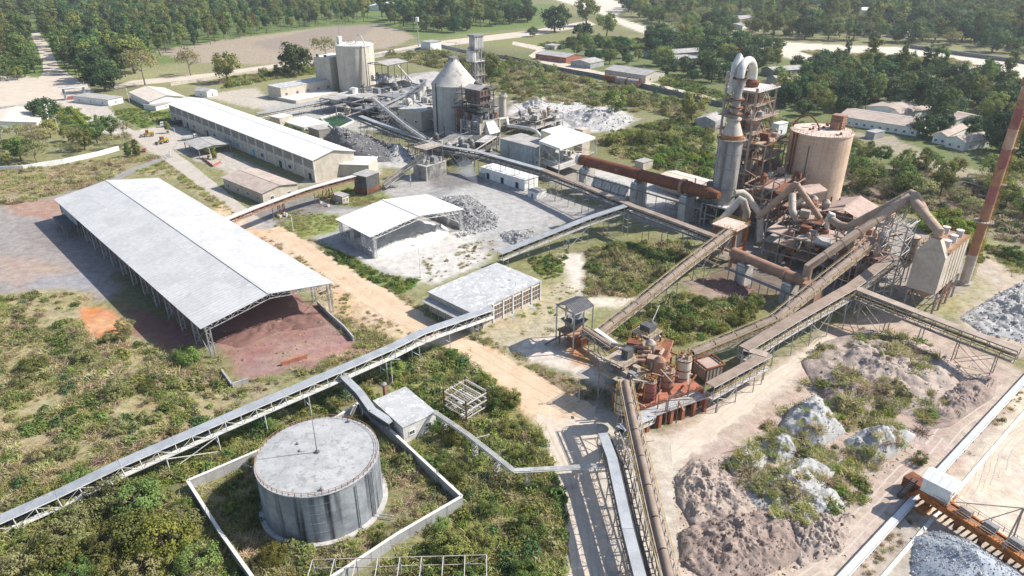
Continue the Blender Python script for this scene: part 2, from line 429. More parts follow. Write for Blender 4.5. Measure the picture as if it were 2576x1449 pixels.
HEAPS = []
def heap_z(X, Y):
    Zo = np.zeros(len(X))
    for cx, cy, RR, Zr in HEAPS:
        dx, dy = X - cx, Y - cy; r = np.hypot(dx, dy); m = r < RR.max()
        if not m.any(): continue
        n = len(RR); rings = len(Zr); j = (((np.arctan2(dy[m], dx[m]) + np.pi) / (2 * np.pi)) * n).astype(int) % n
        t = r[m] / RR[j]; k = np.clip((t * rings).astype(int) - 1, 0, rings - 1); z = np.where(t < 1, Zr[k, j], 0); Zo[m] = np.maximum(Zo[m], z)
    return Zo
def outline_heap(name, label, cat, px, h, m, seed=0, rough=.35, power=1.0, flat=.0, n=72, rings=22, group=None, off=(0, 0), fine=.0):
    pts = [G(u, v) for u, v in px]; c = sum(pts, Vector()) / len(pts) + Vector((off[0], off[1], 0))
    def rayr(a):
        dx, dy = math.cos(a), math.sin(a); best = 0
        for k in range(len(pts)):
            p = pts[k] - c; e = pts[(k + 1) % len(pts)] - pts[k]; den = dx * e.y - dy * e.x
            if abs(den) < 1e-9: continue
            t = (p.x * e.y - p.y * e.x) / den; s_ = (p.x * dy - p.y * dx) / den
            if t > 0 and -1e-6 <= s_ <= 1 + 1e-6: best = max(best, t)
        return best or .5
    RR = [rayr(2 * math.pi * j / n - math.pi) for j in range(n)]
    RR = [(RR[j - 1] + 2 * RR[j] + RR[(j + 1) % n]) / 4 for j in range(n)]
    b = MB(); sv = Vector((seed * 13.7, seed * 5.1, seed * 2.2))
    b.v.append((c.x, c.y, h))
    for k in range(1, rings + 1):
        t = k / rings
        for j in range(n):
            a = 2 * math.pi * j / n - math.pi; r = RR[j] * t
            x = c.x + r * math.cos(a); y = c.y + r * math.sin(a)
            pr = max(0.0, 1 - t) ** power if not flat else min(1, (1 - t) / (1 - flat)) ** power
            n1 = noise.fractal(Vector((x, y, 0)) * (1.3 / (2 + h)) + sv, .8, 2.0, 4); n2 = noise.fractal(Vector((x, y, 3)) * .55 + sv, .7, 2.0, 4)
            nz_ = 0; ed = min(1, (1 - t) * 5)
            z = h * pr * (1 + rough * .9 * n1) + ed * (.35 * fine * n2 + rough * .5 * n1) - (0.3 if k == rings else .12 * (1 - ed))
            b.v.append((x, y, max(z, -.3)))
    b.v[0] = (c.x, c.y, sum(b.v[1 + j][2] for j in range(n)) / n)
    for j in range(n): b.f.append((0, 1 + j, 1 + (j + 1) % n))
    for k in range(rings - 1):
        for j in range(n):
            p = 1 + k * n + j; q = 1 + k * n + (j + 1) % n; b.f.append((p, p + n, q + n, q))
    HEAPS.append((c.x, c.y, np.array(RR), np.array([[v[2] for v in b.v[1 + k * n:1 + (k + 1) * n]] for k in range(rings)])))
    o = b.build(name, m, None, True); return tag(o, label, cat, group)
# ================= ground: one sheet to the horizon, soil colours follow what lies on it
def vnoise(x, y, seed=0):
    def hsh(i, j):
        n = (i.astype(np.int64) * 374761393 + j.astype(np.int64) * 668265263 + seed * 1442695041) & 0x7fffffff
        n = ((n ^ (n >> 13)) * 1274126177) & 0x7fffffff
        return ((n ^ (n >> 16)) & 0xffff) / 65535.0
    i = np.floor(x); j = np.floor(y); fx = x - i; fy = y - j
    fx = fx * fx * (3 - 2 * fx); fy = fy * fy * (3 - 2 * fy)
    a = hsh(i, j); b = hsh(i + 1, j); c = hsh(i, j + 1); d = hsh(i + 1, j + 1)
    return (a + (b - a) * fx) * (1 - fy) + (c + (d - c) * fx) * fy
def fbm(x, y, seed=0, o=4):
    s = 0; a = .5
    for k in range(o): s = s + a * (vnoise(x * 2 ** k, y * 2 ** k, seed + k) - .5); a *= .5
    return s * 2
def gp(px): return np.array([[G(u, v).x, G(u, v).y] for u, v in px])
def sdist(X, Y, poly):                              # negative inside
    d = np.full(X.shape, 1e9); ins = np.zeros(X.shape, bool); n = len(poly)
    for k in range(n):
        x0, y0 = poly[k]; x1, y1 = poly[(k + 1) % n]; ex, ey = x1 - x0, y1 - y0
        t = np.clip(((X - x0) * ex + (Y - y0) * ey) / (ex * ex + ey * ey + 1e-9), 0, 1)
        d = np.minimum(d, (X - x0 - t * ex) ** 2 + (Y - y0 - t * ey) ** 2)
        c = (y0 > Y) != (y1 > Y)
        ins ^= c & (X < (x1 - x0) * (Y - y0) / (y1 - y0 + 1e-12) + x0)
    d = np.sqrt(d); return np.where(ins, -d, d)

TANDIRT = (.50, .375, .26); PALE = (.50, .45, .38); GREY = (.31, .295, .28); WHITE = (.60, .58, .55); DARKC = (.17, .16, .155)
GRASS = (.085, .115, .035); OLIVE = (.17, .155, .075); DRY = (.26, .205, .115); SAND = (.52, .46, .38); REDO = (.25, .15, .125); ORNG = (.46, .20, .075); MAUVE = (.28, .225, .20)
LAY = [  # polygon, colour, feather m, wobble m, opacity, vegetation
 # far fields and grass belts
 ([(-600,20),(400,20),(1000,10),(1400,10),(1400,60),(900,120),(500,150),(250,180),(-600,260)], (.12,.165,.05), 25, 14, 1, 1),
 ([(380,130),(560,100),(800,70),(940,62),(1010,75),(1050,95),(980,120),(700,160),(590,165),(480,155)], (.31,.25,.19), 8, 8, .9, .5),
 ([(620,110),(830,65),(960,60),(900,100),(700,130)], (.24,.19,.16), 10, 8, .7, .5),
 ([(1110,100),(1330,70),(1430,90),(1540,125),(1420,130),(1290,120)], (.20,.20,.085), 10, 5, .8, 1),
 ([(1560,0),(2576,0),(3400,60),(3400,180),(2576,120),(2200,60),(1700,70)], (.12,.13,.055), 20, 12, 1, 1),
 # river bed
 ([(1380,-5),(1530,-5),(1580,15),(1550,42),(1660,78),(1760,96),(1960,104),(2100,113),(2350,122),(2480,140),(2600,155),(3300,260),(3300,360),(2600,215),(2500,190),(2380,172),(2290,182),(2200,172),(2100,165),(2000,150),(1900,128),(1760,112),(1640,92),(1560,62),(1500,30),(1440,12)], SAND, 3, 3, 1, 0),
 ([(2010,128),(2200,137),(2380,145),(2460,165),(2380,172),(2200,165),(2110,160)], (.28,.22,.16), 4, 5, .85, .7),
 ([(2080,150),(2260,150),(2300,160),(2150,168)], (.20,.20,.09), 4, 4, .7, .8),
 # quarters behind the wall
 ([(1290,140),(1480,100),(1700,100),(2100,170),(2576,260),(3000,420),(2700,640),(2150,420),(1820,290)], (.13,.15,.06), 8, 8, .9, 1),
 ([(2130,330),(2250,345),(2420,420),(2576,445),(2576,470),(2400,450),(2200,370)], (.33,.27,.21), 3, 4, .7, .3),
 ([(2110,420),(2300,420),(2576,520),(2576,640),(2460,560),(2250,500),(2110,500)], (.20,.15,.12), 5, 5, .85, .6),
 # left: garden, yards
 ([(-200,195),(60,190),(150,205),(210,250),(120,262),(0,275),(-200,300)], (.46,.40,.33), 3, 3, 1, 0),
 ([(140,250),(260,255),(330,330),(440,310),(480,330),(400,400),(330,345),(240,330),(180,290)], (.44,.39,.33), 2, 1.5, 1, 0),
 ([(280,270),(470,255),(470,300),(360,325),(300,300)], (.17,.19,.07), 3, 2, 1, 1),
 ([(-200,420),(300,395),(420,395),(330,445),(240,470),(100,520),(-200,560)], (.25,.21,.12), 5, 5, .9, 1),
 ([(-200,500),(130,495),(190,470),(330,600),(280,760),(-200,760)], (.255,.23,.215), 5, 5, 1, 0),
 ([(0,500),(150,500),(220,540),(150,560),(40,540)], (.30,.19,.14), 4, 4, .8, 0),
 ([(30,560),(180,555),(230,620),(140,640),(60,610)], (.22,.19,.18), 5, 5, .7, 0),
 ([(-20,640),(160,650),(180,720),(-20,720)], (.36,.25,.18), 6, 6, .5, 0),
 ([(60,690),(230,690),(250,740),(80,745)], (.25,.25,.27), 4, 4, .7, 0),
 ([(300,430),(420,400),(520,480),(640,560),(560,540),(440,450)], (.30,.25,.15), 2, 2, .9, .8),
 # scrub fields in front
 ([(-300,745),(210,730),(300,790),(480,870),(570,980),(740,950),(560,1060),(280,1180),(-300,1320)], (.30,.25,.14), 5, 4, 1, 1),
 ([(-300,1200),(300,1200),(480,1220),(650,1449),(650,1700),(-300,1700)], (.13,.13,.055), 4, 3, 1, 1),
 ([(480,1215),(900,1015),(1163,1255),(800,1500),(620,1449)], (.20,.175,.09), 2, 2, 1, 1),
 ([(860,950),(1010,880),(1150,870),(1300,1030),(1380,1150),(1400,1260),(1430,1449),(1430,1700),(700,1700),(1163,1260),(1000,1090)], (.23,.215,.095), 4, 3, 1, 1),
 # red ore shed floor
 ([(200,770),(280,780),(330,820),(310,850),(240,860),(200,830)], ORNG, 2, 1.5, 1, 0),
 ([(300,760),(440,800),(520,840),(460,900),(400,880),(320,830)], (.20,.11,.09), 4, 3, .9, 0),
 ([(500,860),(560,800),(740,750),(830,780),(880,830),(940,870),(860,905),(770,930),(620,955),(560,900)], REDO, 4, 3, 1, .1),
 ([(700,860),(860,850),(930,880),(820,900),(700,905)], (.30,.19,.16), 4, 3, .7, .1),
 # dirt road and yards
 ([(560,500),(640,545),(700,560),(860,660),(1000,750),(1100,810),(1260,880),(1390,960),(1500,1010),(1450,1080),(1370,1080),(1290,1010),(1160,900),(1010,850),(870,770),(700,640),(600,590),(540,540)], TANDIRT, 3, 2, 1, 0),
 ([(640,590),(800,700),(990,830),(1000,868),(930,860),(840,800),(800,740),(690,650)], (.44,.33,.22), 4, 3, .9, .3),
 ([(1370,1080),(1470,1040),(1500,1120),(1530,1449),(1530,1700),(1420,1700),(1430,1300),(1400,1180)], (.48,.43,.37), 2.5, 1.5, 1, 0),
 ([(640,575),(800,600),(900,690),(1010,740),(1050,710),(1000,690),(1150,620),(1250,640),(1420,560),(1540,540),(1500,520),(1330,470),(1180,430),(1020,440),(960,480),(850,520),(700,530)], GREY, 4, 3, 1, .1),
 ([(1110,480),(1230,470),(1400,540),(1300,600),(1180,600),(1120,560)], (.35,.34,.325), 8, 6, .8, 0),
 ([(860,600),(1170,580),(1240,650),(1090,720),(1000,690),(940,670)], (.47,.445,.41), 5, 4, .9, .1),
 ([(1040,440),(1200,430),(1230,460),(1100,475)], (.16,.15,.145), 5, 4, .8, 0),
 ([(690,540),(760,525),(860,545),(850,580),(760,600),(720,580)], (.20,.23,.07), 2, 2, 1, 1),
 ([(600,535),(760,495),(960,480),(980,470),(930,520),(820,530),(700,560)], (.19,.175,.165), 3, 2, .9, .1),
 ([(800,480),(930,465),(990,500),(900,520),(840,515)], (.20,.22,.085), 2, 2, .8, 1),
 ([(800,610),(870,640),(960,690),(1050,705),(1010,745),(940,715),(860,670)], (.15,.19,.05), 2, 2, 1, 1),
 ([(1110,800),(1340,740),(1420,700),(1500,740),(1480,800),(1400,850),(1260,870),(1180,850)], (.36,.31,.21), 5, 3, 1, .6),
 ([(1330,640),(1480,640),(1420,700),(1370,720)], (.27,.25,.13), 4, 3, .8, .8),
 ([(1400,640),(1470,640),(1480,740),(1620,745),(1560,775),(1490,770),(1440,720)], (.52,.45,.37), 3, 2, 1, 0),
 ([(1270,870),(1400,840),(1530,900),(1540,990),(1440,940),(1300,900)], (.50,.44,.37), 3, 2, 1, 0),
 ([(1300,910),(1420,940),(1540,990),(1500,1040),(1380,980)], (.22,.17,.12), 3, 2, .9, .5),
 ([(1420,860),(1480,880),(1520,930),(1440,920)], (.40,.22,.11), 3, 2, .9, 0),
 ([(1480,610),(1740,600),(1720,700),(1600,748),(1475,745)], (.18,.17,.075), 3, 3, 1, 1),
 ([(1510,830),(1720,730),(1920,760),(1860,850),(1640,890)], (.20,.18,.09), 3, 3, 1, 1),
 ([(1700,690),(1950,760),(1900,800),(1740,740)], (.26,.19,.15), 4, 3, .9, .1),
 # right-hand stockyards
 ([(1660,1080),(1960,900),(2130,800),(2260,780),(2420,860),(2576,930),(2800,980),(2500,1300),(2250,1700),(1640,1700)], (.37,.29,.235), 5, 4, 1, .2),
 ([(1690,1100),(2000,890),(2080,840),(2110,850),(1990,960),(1790,1110),(1700,1170)], (.48,.41,.34), 2.5, 2, .9, 0),
 ([(2470,640),(2576,690),(2800,800),(2800,1000),(2420,840),(2400,790)], (.40,.33,.26), 4, 3, .9, .3),
 ([(2360,720),(2470,690),(2500,730),(2400,800),(2340,800)], (.30,.26,.15), 4, 3, .8, .7),
 ([(1640,1449),(1700,1300),(1780,1400),(2000,1449),(2300,1200),(2450,1030),(2540,960),(2560,980),(2420,1150),(2150,1449),(2150,1700),(1640,1700)], (.42,.34,.28), 3, 2, .9, .1),
 ([(2576,960),(2800,1000),(2800,1300),(2576,1500),(2290,1500),(2270,1400),(2330,1290),(2420,1180)], (.50,.42,.33), 3, 2, 1, 0),
 ([(2260,1280),(2450,1350),(2576,1420),(2576,1700),(2250,1700),(2230,1449)], (.34,.30,.26), 4, 3, .8, .2),
 ([(1500,1010),(1560,1060),(1640,1080),(1720,1120),(1700,1449),(1700,1700),(1500,1700),(1490,1200)], (.42,.37,.31), 3, 2, 1, .05),
 ([(430,375),(560,430),(660,500),(740,470),(860,450),(960,440),(960,415),(850,390),(750,465),(600,400),(500,335),(440,330)], (.38,.34,.29), 3, 2, 1, .1),
 ([(300,1170),(560,1060),(860,945),(1000,880),(1010,900),(900,1010),(660,1140),(480,1210),(300,1230)], (.17,.15,.07), 3, 3, 1, 1),
 # plant floor, kiln line
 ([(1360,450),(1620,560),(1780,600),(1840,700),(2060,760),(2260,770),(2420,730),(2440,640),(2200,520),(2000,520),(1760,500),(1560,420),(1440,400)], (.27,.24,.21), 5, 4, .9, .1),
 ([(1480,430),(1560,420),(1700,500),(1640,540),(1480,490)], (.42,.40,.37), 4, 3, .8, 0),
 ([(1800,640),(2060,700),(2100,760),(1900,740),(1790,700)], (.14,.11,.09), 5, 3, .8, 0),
 # white waste heaps behind the kiln
 ([(1290,250),(1420,240),(1560,270),(1600,300),(1560,330),(1440,335),(1330,320),(1270,290)], (.46,.44,.42), 6, 5, 1, .05),
 ([(1260,200),(1500,215),(1640,260),(1560,275),(1400,250)], (.30,.25,.20), 6, 5, .7, .5),
 ([(1540,340),(1640,330),(1700,370),(1580,385)], (.40,.38,.37), 5, 4, .8, .1),
 ([(620,250),(860,240),(1000,260),(1000,330),(860,330),(800,320),(700,300)], (.37,.35,.32), 4, 3, .8, .2),
 ([(500,240),(640,220),(700,260),(640,275)], (.42,.37,.31), 3, 2, .8, .1),
 ([(780,350),(900,330),(1080,400),(1060,430),(960,420),(840,390)], (.40,.38,.36), 4, 3, .9, .1),
 ([(700,300),(760,320),(800,350),(740,330)], (.20,.20,.09), 2, 2, .9, 1),
 ([(860,220),(1000,190),(1100,230),(1280,260),(1250,400),(1000,320),(900,290)], (.165,.16,.155), 4, 3, .9, 0),
]
def ground():
    ys = [18.0]
    while ys[-1] < 9000: ys.append(ys[-1] * 1.0105 + .1)
    ys = np.array(ys); ss = np.linspace(-1.25, 1.25, 520)
    Y = np.repeat(ys[:, None], len(ss), 1); X = ss[None, :] * (Y + 70)
    sh = X.shape
    base = np.zeros(sh + (4,)); base[...] = (.20, .19, .095, 1)
    nlow = fbm(X * .01, Y * .01, 5); base[..., :3] *= (1 + .5 * nlow)[..., None]
    wx = fbm(X * .12, Y * .12, 21, 5); wx2 = fbm(X * .8, Y * .8, 31, 3)
    for poly, col, fe, wob, op, veg in LAY:
        g = gp(poly); lo = g.min(0) - fe * 2 - wob * 2; hi = g.max(0) + fe * 2 + wob * 2
        m = (X > lo[0]) & (X < hi[0]) & (Y > lo[1]) & (Y < hi[1])
        if not m.any(): continue
        d = sdist(X[m], Y[m], g) + (wx[m] + .4 * wx2[m]) * wob
        a = np.clip(.5 - d / (fe * 1.0), 0, 1) * op
        a = a * a * (3 - 2 * a)
        base[m] = base[m] * (1 - a[:, None]) + np.array((*col, veg))[None] * a[:, None]
    Zz = np.zeros(sh)
    nv = X.size; co = np.stack([X, Y, Zz], -1).reshape(-1, 3).astype(np.float32)
    nr, nc = sh; idx = np.arange(nv).reshape(sh)
    q = np.stack([idx[:-1, :-1], idx[:-1, 1:], idx[1:, 1:], idx[1:, :-1]], -1).reshape(-1, 4)
    me = bpy.data.meshes.new('ground'); me.vertices.add(nv); me.vertices.foreach_set('co', co.ravel())
    nf = len(q); me.loops.add(nf * 4); me.polygons.add(nf)
    me.loops.foreach_set('vertex_index', q.ravel().astype(np.int32))
    me.polygons.foreach_set('loop_start', np.arange(0, nf * 4, 4, dtype=np.int32))
    me.polygons.foreach_set('loop_total', np.full(nf, 4, np.int32)); me.update()
    at = me.attributes.new('soil', 'FLOAT_COLOR', 'POINT'); at.data.foreach_set('color', base.reshape(-1, 4).astype(np.float32).ravel())
    m = bpy.data.materials.new('soil'); m.use_nodes = True; n = m.node_tree.nodes; l = m.node_tree.links
    b = n['Principled BSDF']; b.inputs['Roughness'].default_value = .95; b.inputs['Specular IOR Level'].default_value = .1
    a = n.new('ShaderNodeAttribute'); a.attribute_name = 'soil'
    gm = n.new('ShaderNodeNewGeometry')
    def nz(sc, det=6, ro=.65):
        t = n.new('ShaderNodeTexNoise'); t.inputs['Scale'].default_value = sc; t.inputs['Detail'].default_value = det; t.inputs['Roughness'].default_value = ro
        l.new(gm.outputs['Position'], t.inputs['Vector']); return t.outputs[0]
    def rmp(s, i0, i1, o0, o1):
        r = n.new('ShaderNodeMapRange'); r.inputs[1].default_value = i0; r.inputs[2].default_value = i1; r.inputs[3].default_value = o0; r.inputs[4].default_value = o1
        l.new(s, r.inputs[0]); return r.outputs[0]
    h1 = n.new('ShaderNodeHueSaturation'); l.new(a.outputs['Color'], h1.inputs['Color']); l.new(rmp(nz(.35, 9, .72), .3, .7, .66, 1.3), h1.inputs['Value'])
    l.new(rmp(nz(.11, 4), .3, .7, .475, .52), h1.inputs['Hue']); l.new(rmp(nz(.07, 5), .3, .7, .75, 1.2), h1.inputs['Saturation'])
    # vegetated soil gets dry-straw and leaf-green blotches
    mx = n.new('ShaderNodeMix'); mx.data_type = 'RGBA'; mx.inputs[7].default_value = (.10, .125, .04, 1); l.new(h1.outputs[0], mx.inputs[6])
    fm = n.new('ShaderNodeMath'); fm.operation = 'MULTIPLY'; l.new(rmp(nz(.5, 7, .7), .5, .62, 0, .75), fm.inputs[0]); l.new(a.outputs['Alpha'], fm.inputs[1]); l.new(fm.outputs[0], mx.inputs[0])
    l.new(mx.outputs[2], b.inputs['Base Color'])
    bp = n.new('ShaderNodeBump'); bp.inputs['Strength'].default_value = .7; bp.inputs['Distance'].default_value = .25
    l.new(nz(1.2, 9, .7), bp.inputs['Height']); l.new(bp.outputs[0], b.inputs['Normal'])
    me.materials.append(m)
    o = bpy.data.objects.new('ground', me); LINK(o); tag(o, 'patchy ground of grass, dust and bare earth under the whole plant', 'ground', kind='structure')
ground()

def sheet(name, label, px, z, m, wob=.5, step=2.0, cat=None, kind='structure', world=None):
    pts = world or [G(u, v) for u, v in px]; out = []
    for a, b in zip(pts, pts[1:] + pts[:1]):
        k = max(1, int((b - a).length / step)); d = (b - a).normalized(); nn = Vector((-d.y, d.x, 0))
        for i in range(k):
            p = a.lerp(b, i / k); s = noise.fractal(p * .25 + Vector((z * 70, 3, 0)), 1, 2, 3) * wob
            out.append(Vector((p.x + nn.x * s, p.y + nn.y * s, z)))
    o = MB().poly(out).build(name, m); 
    return tag(o, label, cat or name.replace('_', ' '), kind=kind)
mat('road_dirt', (.54, .415, .295), (.46, .335, .225), .16, spots=((.42, .27, .15), .12, .60), bump=.05, thr=(.35, .65))
mat('road_pale', (.52, .445, .36), (.44, .37, .295), .15, bump=.04, thr=(.35, .65), spots=((.34, .30, .26), .2, .63))
mat('road_conc', (.43, .385, .33), (.36, .32, .275), .15, bump=.02, thr=(.35, .65), spots=((.29, .26, .23), .25, .64))
mat('road_asph', (.21, .20, .19), (.27, .255, .24), .2, bump=.03, thr=(.35, .65))
sheet('road', 'wide orange dirt road crossing the plant under the long conveyor', [(668,580),(704,566),(860,664),(990,740),(1090,806),(1250,884),(1370,952),(1490,1022),(1440,1060),(1360,1044),(1300,1000),(1190,908),(1050,842),(900,752),(780,662)], .02, 'road_dirt', 1.6)
sheet('road', 'pale gravel track running beside the twin belt conveyors', [(1350,1041),(1440,1061),(1500,1018),(1500,1120),(1516,1300),(1530,1449),(1535,1640),(1425,1640),(1432,1449),(1420,1260),(1395,1170),(1370,1090)], .03, 'road_pale', 1.0)
sheet('road', 'concrete road between the long warehouse and the large grey shed', [(205,262),(262,258),(300,310),(345,333),(440,318),(470,340),(430,375),(480,410),(560,475),(640,540),(668,560),(640,572),(560,510),(450,430),(400,392),(340,350),(255,320)], .012, 'road_conc', .6)
sheet('road', 'black soil track turning off the concrete road', [(240,468),(290,440),(360,412),(420,388),(436,394),(350,428),(290,455)], .02, 'road_asph', .8)
sheet('road', 'straight pale highway running behind the boundary wall', [(285,216),(330,203),(530,184),(700,160),(905,140),(1090,105),(1330,77),(1480,52),(1500,62),(1340,90),(1100,118),(905,152),(700,172),(540,195),(330,216),(290,224)], .02, 'road_pale', .8)
sheet('road', 'shaded tree avenue leading to the plant gate', [(72,82),(98,82),(120,110),(150,170),(215,215),(240,232),(100,262),(-60,270),(-60,215),(90,205),(110,180),(95,120)], .016, 'road_pale', 1.2)
sheet('road', 'light track running along the foot of the boundary wall', [(1290,104),(1390,122),(1360,128),(1395,152),(1500,178),(1660,212),(1780,240),(1818,250),(1812,256),(1640,220),(1480,184),(1360,158),(1330,140),(1350,126),(1288,112)], .02, 'road_pale', .8)
sheet('road', 'dirt track climbing between weedy gravel heaps and covered conveyor', [(1690,1120),(1830,1010),(2000,900),(2080,842),(2104,850),(2010,930),(1880,1035),(1740,1140),(1690,1170)], .02, 'road_pale', 1.0)
# ================= big grey storage shed
def open_shed(name, label, px, ze, rise, ncol, course, rm, sm, over=.35, colw=1.1, ends=True):
    pts = [G(u, v, ze) for u, v in px]               # FL FR BR BL, ridge runs F->B
    c, ax, ay, la, lb = rect4(pts)                    # ax: FL->FR (width), ay: front->back
    root = thing(name, label, 'shed', c)
    q = lambda s, t, z: c + ax * s * la / 2 + ay * t * lb / 2 + Vector((0, 0, z))
    nb = ncol
    for s in (-1, 1):
        for k in range(course):
            for j in range(nb):
                t0 = -1 + 2 * j / nb; t1 = -1 + 2 * (j + 1) / nb
                if j == 0: t0 -= 2 * over / lb
                if j == nb - 1: t1 += 2 * over / lb
                s0 = s * (1 + (.05 if k == 0 else 0) - k / course); s1 = s * (1 - (k + 1) / course) * (1 if k < course - 1 else 1)
                lift = .02 * (course - k) * 0 + .03 * k + rng.uniform(-.012, .012)
                za = ze + rise * (1 - abs(s0)) + lift; zb = ze + rise * (1 - abs(s1)) + lift + .03
                MB().slab([q(s0, t0, za), q(s0, t1 - .0012, za), q(s1, t1 - .0012, zb), q(s1, t0, zb)], .06).build('roof_sheet', rm, root)
    MB().beam(q(0, -1 - 2 * over / lb, ze + rise + .18), q(0, 1 + 2 * over / lb, ze + rise + .18), .9, .12).build('ridge_cap', rm, root)
    # lattice columns
    for s in (-1, 1):
        for j in range(nb + 1):
            t = -1 + 2 * j / nb; m = MB(); zt = ze - .35
            o = q(s * .985, t, 0); i = ax * (-s) * colw
            for a in (0, 1):
                for b in (-.3, .3): m.beam(o + i * a + ay * b + Vector((0, 0, -.3)), o + i * a + ay * b + Vector((0, 0, zt)), .16)
            n = 7
            for k in range(n):
                z0 = zt * k / n; z1 = zt * (k + 1) / n
                for b in (-.3, .3):
                    m.beam(o + i * (k % 2) + ay * b + Vector((0, 0, z0)), o + i * ((k + 1) % 2) + ay * b + Vector((0, 0, z1)), .09)
            m.build('column', sm, root)
    # roof trusses
    for j in range(nb + 1):
        t = -1 + 2 * j / nb; m = MB(); n = 16
        tp = [q(-1 + 2 * k / n, t, ze - .3 + rise * (1 - abs(-1 + 2 * k / n)) + .06) for k in range(n + 1)]
        bt = [p - Vector((0, 0, 1.25)) for p in tp]
        for k in range(n):
            m.beam(tp[k], tp[k + 1], .16); m.beam(bt[k], bt[k + 1], .16)
            m.beam(bt[k] if k % 2 else tp[k], tp[k + 1] if k % 2 else bt[k + 1], .1); m.beam(tp[k], bt[k], .09)
        m.build('truss', sm, root)
    # purlins poking out of both gables
    for s in (-1, 1):
        for k in range(11):
            f = k / 10; z = ze - .12 + rise * f - .05
            MB().beam(q(s * (1 - f * .98), -1 - 2.0 / lb, z + .02), q(s * (1 - f * .98), 1 + 2.0 / lb, z + .02), .12, .16).build('purlin', sm, root)
    for s in (-1, 1):                                   # wall ties with X bracing
        for j in range(0, nb, 2):
            a = q(s * .985, -1 + 2 * j / nb, 0); b = q(s * .985, -1 + 2 * (j + 1) / nb, 0)
            MB().beam(up(a, .5), up(b, ze - 1), .1).build('brace', sm, root); MB().beam(up(b, .5), up(a, ze - 1), .1).build('brace', sm, root)
    return root, c, ax, ay, la, lb, q
sh, c, ax, ay, la, lb, q = open_shed('storage_shed', 'huge open-sided shed with long grey metal gable roof over red ore', [(493,832),(803,718),(412,443),(160,497)], 9.6, 3.1, 14, 4, 'roof_grey', 'paint_grey')
E2 = ax.copy(); E1 = ay.copy()
# far-left office box hung in the shed side
an = thing('lean_to_office', 'small grey lean-to with a flat dark roof under the eave of the large grey shed', 'lean-to', q(-1.03, .78, 0))
MB().box(q(-.99, .82, 0), ax, ay, .3, lb * .15, 4.4, 9.0).build('wall', 'wall_blue', an)
MB().box(q(-1.10, .80, 0), ax, ay, 4.2, lb * .13, 4.1, 4.35).build('canopy', 'roof_slate', an)
for t in (.69, .76, .83, .90): MB().beam(q(-1.2, t, -.2), q(-1.2, t, 4.1), .25).build('post', 'steel_grey', an)
# closed far gable wall
wl = MB(); wl.box(q(0, .985, 0), ax, ay, la * .96, .25, -.2, 9.0); o = wl.build('gable_wall', 'wall_grey', None); tag(o, 'grey sheeted end wall closing the far gable of the large shed', 'wall')
mat('ore', (.185, .10, .085), (.135, .075, .065), .25, bump=.12, thr=(.3, .7), spots=((.25, .145, .12), .3, .6))
mat('ore_orange', (.42, .19, .08), (.34, .15, .07), .3, bump=.1)
def heapw(name, label, pts, h, m, **k):
    return outline_heap(name, label, 'heap', [PX(p) for p in pts], h, m, **k)
heapw('ore_heap', 'steep dark red ore heap filling the large grey shed', [q(-.9, -.75, 0), q(-.2, -.98, 0), q(.55, -.93, 0), q(.94, -.8, 0), q(.95, .2, 0), q(.9, .9, 0), q(-.3, .9, 0), q(-.8, .4, 0)], 8.2, 'ore', seed=3, rough=.22, flat=.55, power=.8)
heapw('ore_heap', 'orange ore heap behind the red one near the shed corner', [q(.2, -.72, 0), q(.9, -.72, 0), q(.97, -.3, 0), q(.2, -.3, 0)], 9.0, 'ore_orange', seed=9, rough=.15, flat=.4)
outline_heap('ore_spill', 'low spread of red ore in front of the large shed', 'heap', [(520,860),(560,815),(700,780),(800,790),(840,820),(700,835),(600,880)], 1.6, M('ore'), seed=4, rough=.5)
# retaining walls in front of the shed
def wallline(name, label, px, h, th, m, cat='wall', copem=None, piece=7.0, group=None):
    pts = [G(u, v, 0) for u, v in px]; root = thing(name, label, cat, pts[0], group)
    for a, b in zip(pts, pts[1:]):
        k = max(1, round((b - a).length / piece)); d = (b - a).normalized()
        for i in range(k):
            p = a.lerp(b, i / k); r = a.lerp(b, (i + 1) / k) - d * .03
            MB().beam(up(p, h / 2 - .2), up(r, h / 2 - .2), th * rng.uniform(.96, 1.0), h + .4).build('panel', m, root)
        if copem: MB().beam(up(a, h + .06), up(b, h + .06), th + .16, .12).build('coping', copem, root)
    return root
wallline('retaining_wall', 'broken low concrete wall beside the shed front post', [(800,768),(830,798),(868,832),(890,858)], 1.5, .4, 'wall_grey')
wallline('retaining_wall', 'short red-stained wall stub in weeds before the shed', [(708,920),(772,900)], 1.1, .6, 'brick')
wallline('retaining_wall', 'ruined stub of wall overgrown with weeds at the ore yard corner', [(560,940),(585,975),(625,962)], 1.3, .5, 'wall_grey')

# ================= white shed with limestone
sh2, c, ax, ay, la, lb, q2 = open_shed('white_shed', 'open shed with bright white curved gable roof over white powder', [(936,594),(1157,527),(1070,487),(855,551)], 8.6, 2.4, 3, 3, 'roof_white', 'paint_white', colw=.9)
mat('lime', (.66, .64, .60), (.56, .54, .51), .3, bump=.08, thr=(.3, .7)); mat('lime2', (.60, .585, .56), (.48, .47, .45), .3, bump=.15)
heapw('powder_heap', 'low white powder heap on the floor of the white shed', [q2(-.85, -1.25, 0), q2(.2, -1.35, 0), q2(.75, -1.0, 0), q2(.85, 0, 0), q2(.8, .8, 0), q2(-.8, .8, 0), q2(-.9, 0, 0)], 1.1, 'lime', seed=5, rough=.5, flat=.5)
heapw('powder_heap', 'lumpy cream mound beside the inner wall of the white shed', [q2(.45, -.75, 0), q2(.8, -.8, 0), q2(.88, -.3, 0), q2(.6, -.15, 0), q2(.4, -.4, 0)], 3.2, 'lime2', seed=6, rough=.7, fine=.6)
w_ = thing('shed_wall', 'low stained concrete walls enclosing the white shed on two sides', 'wall', q2(0, 0, 0))
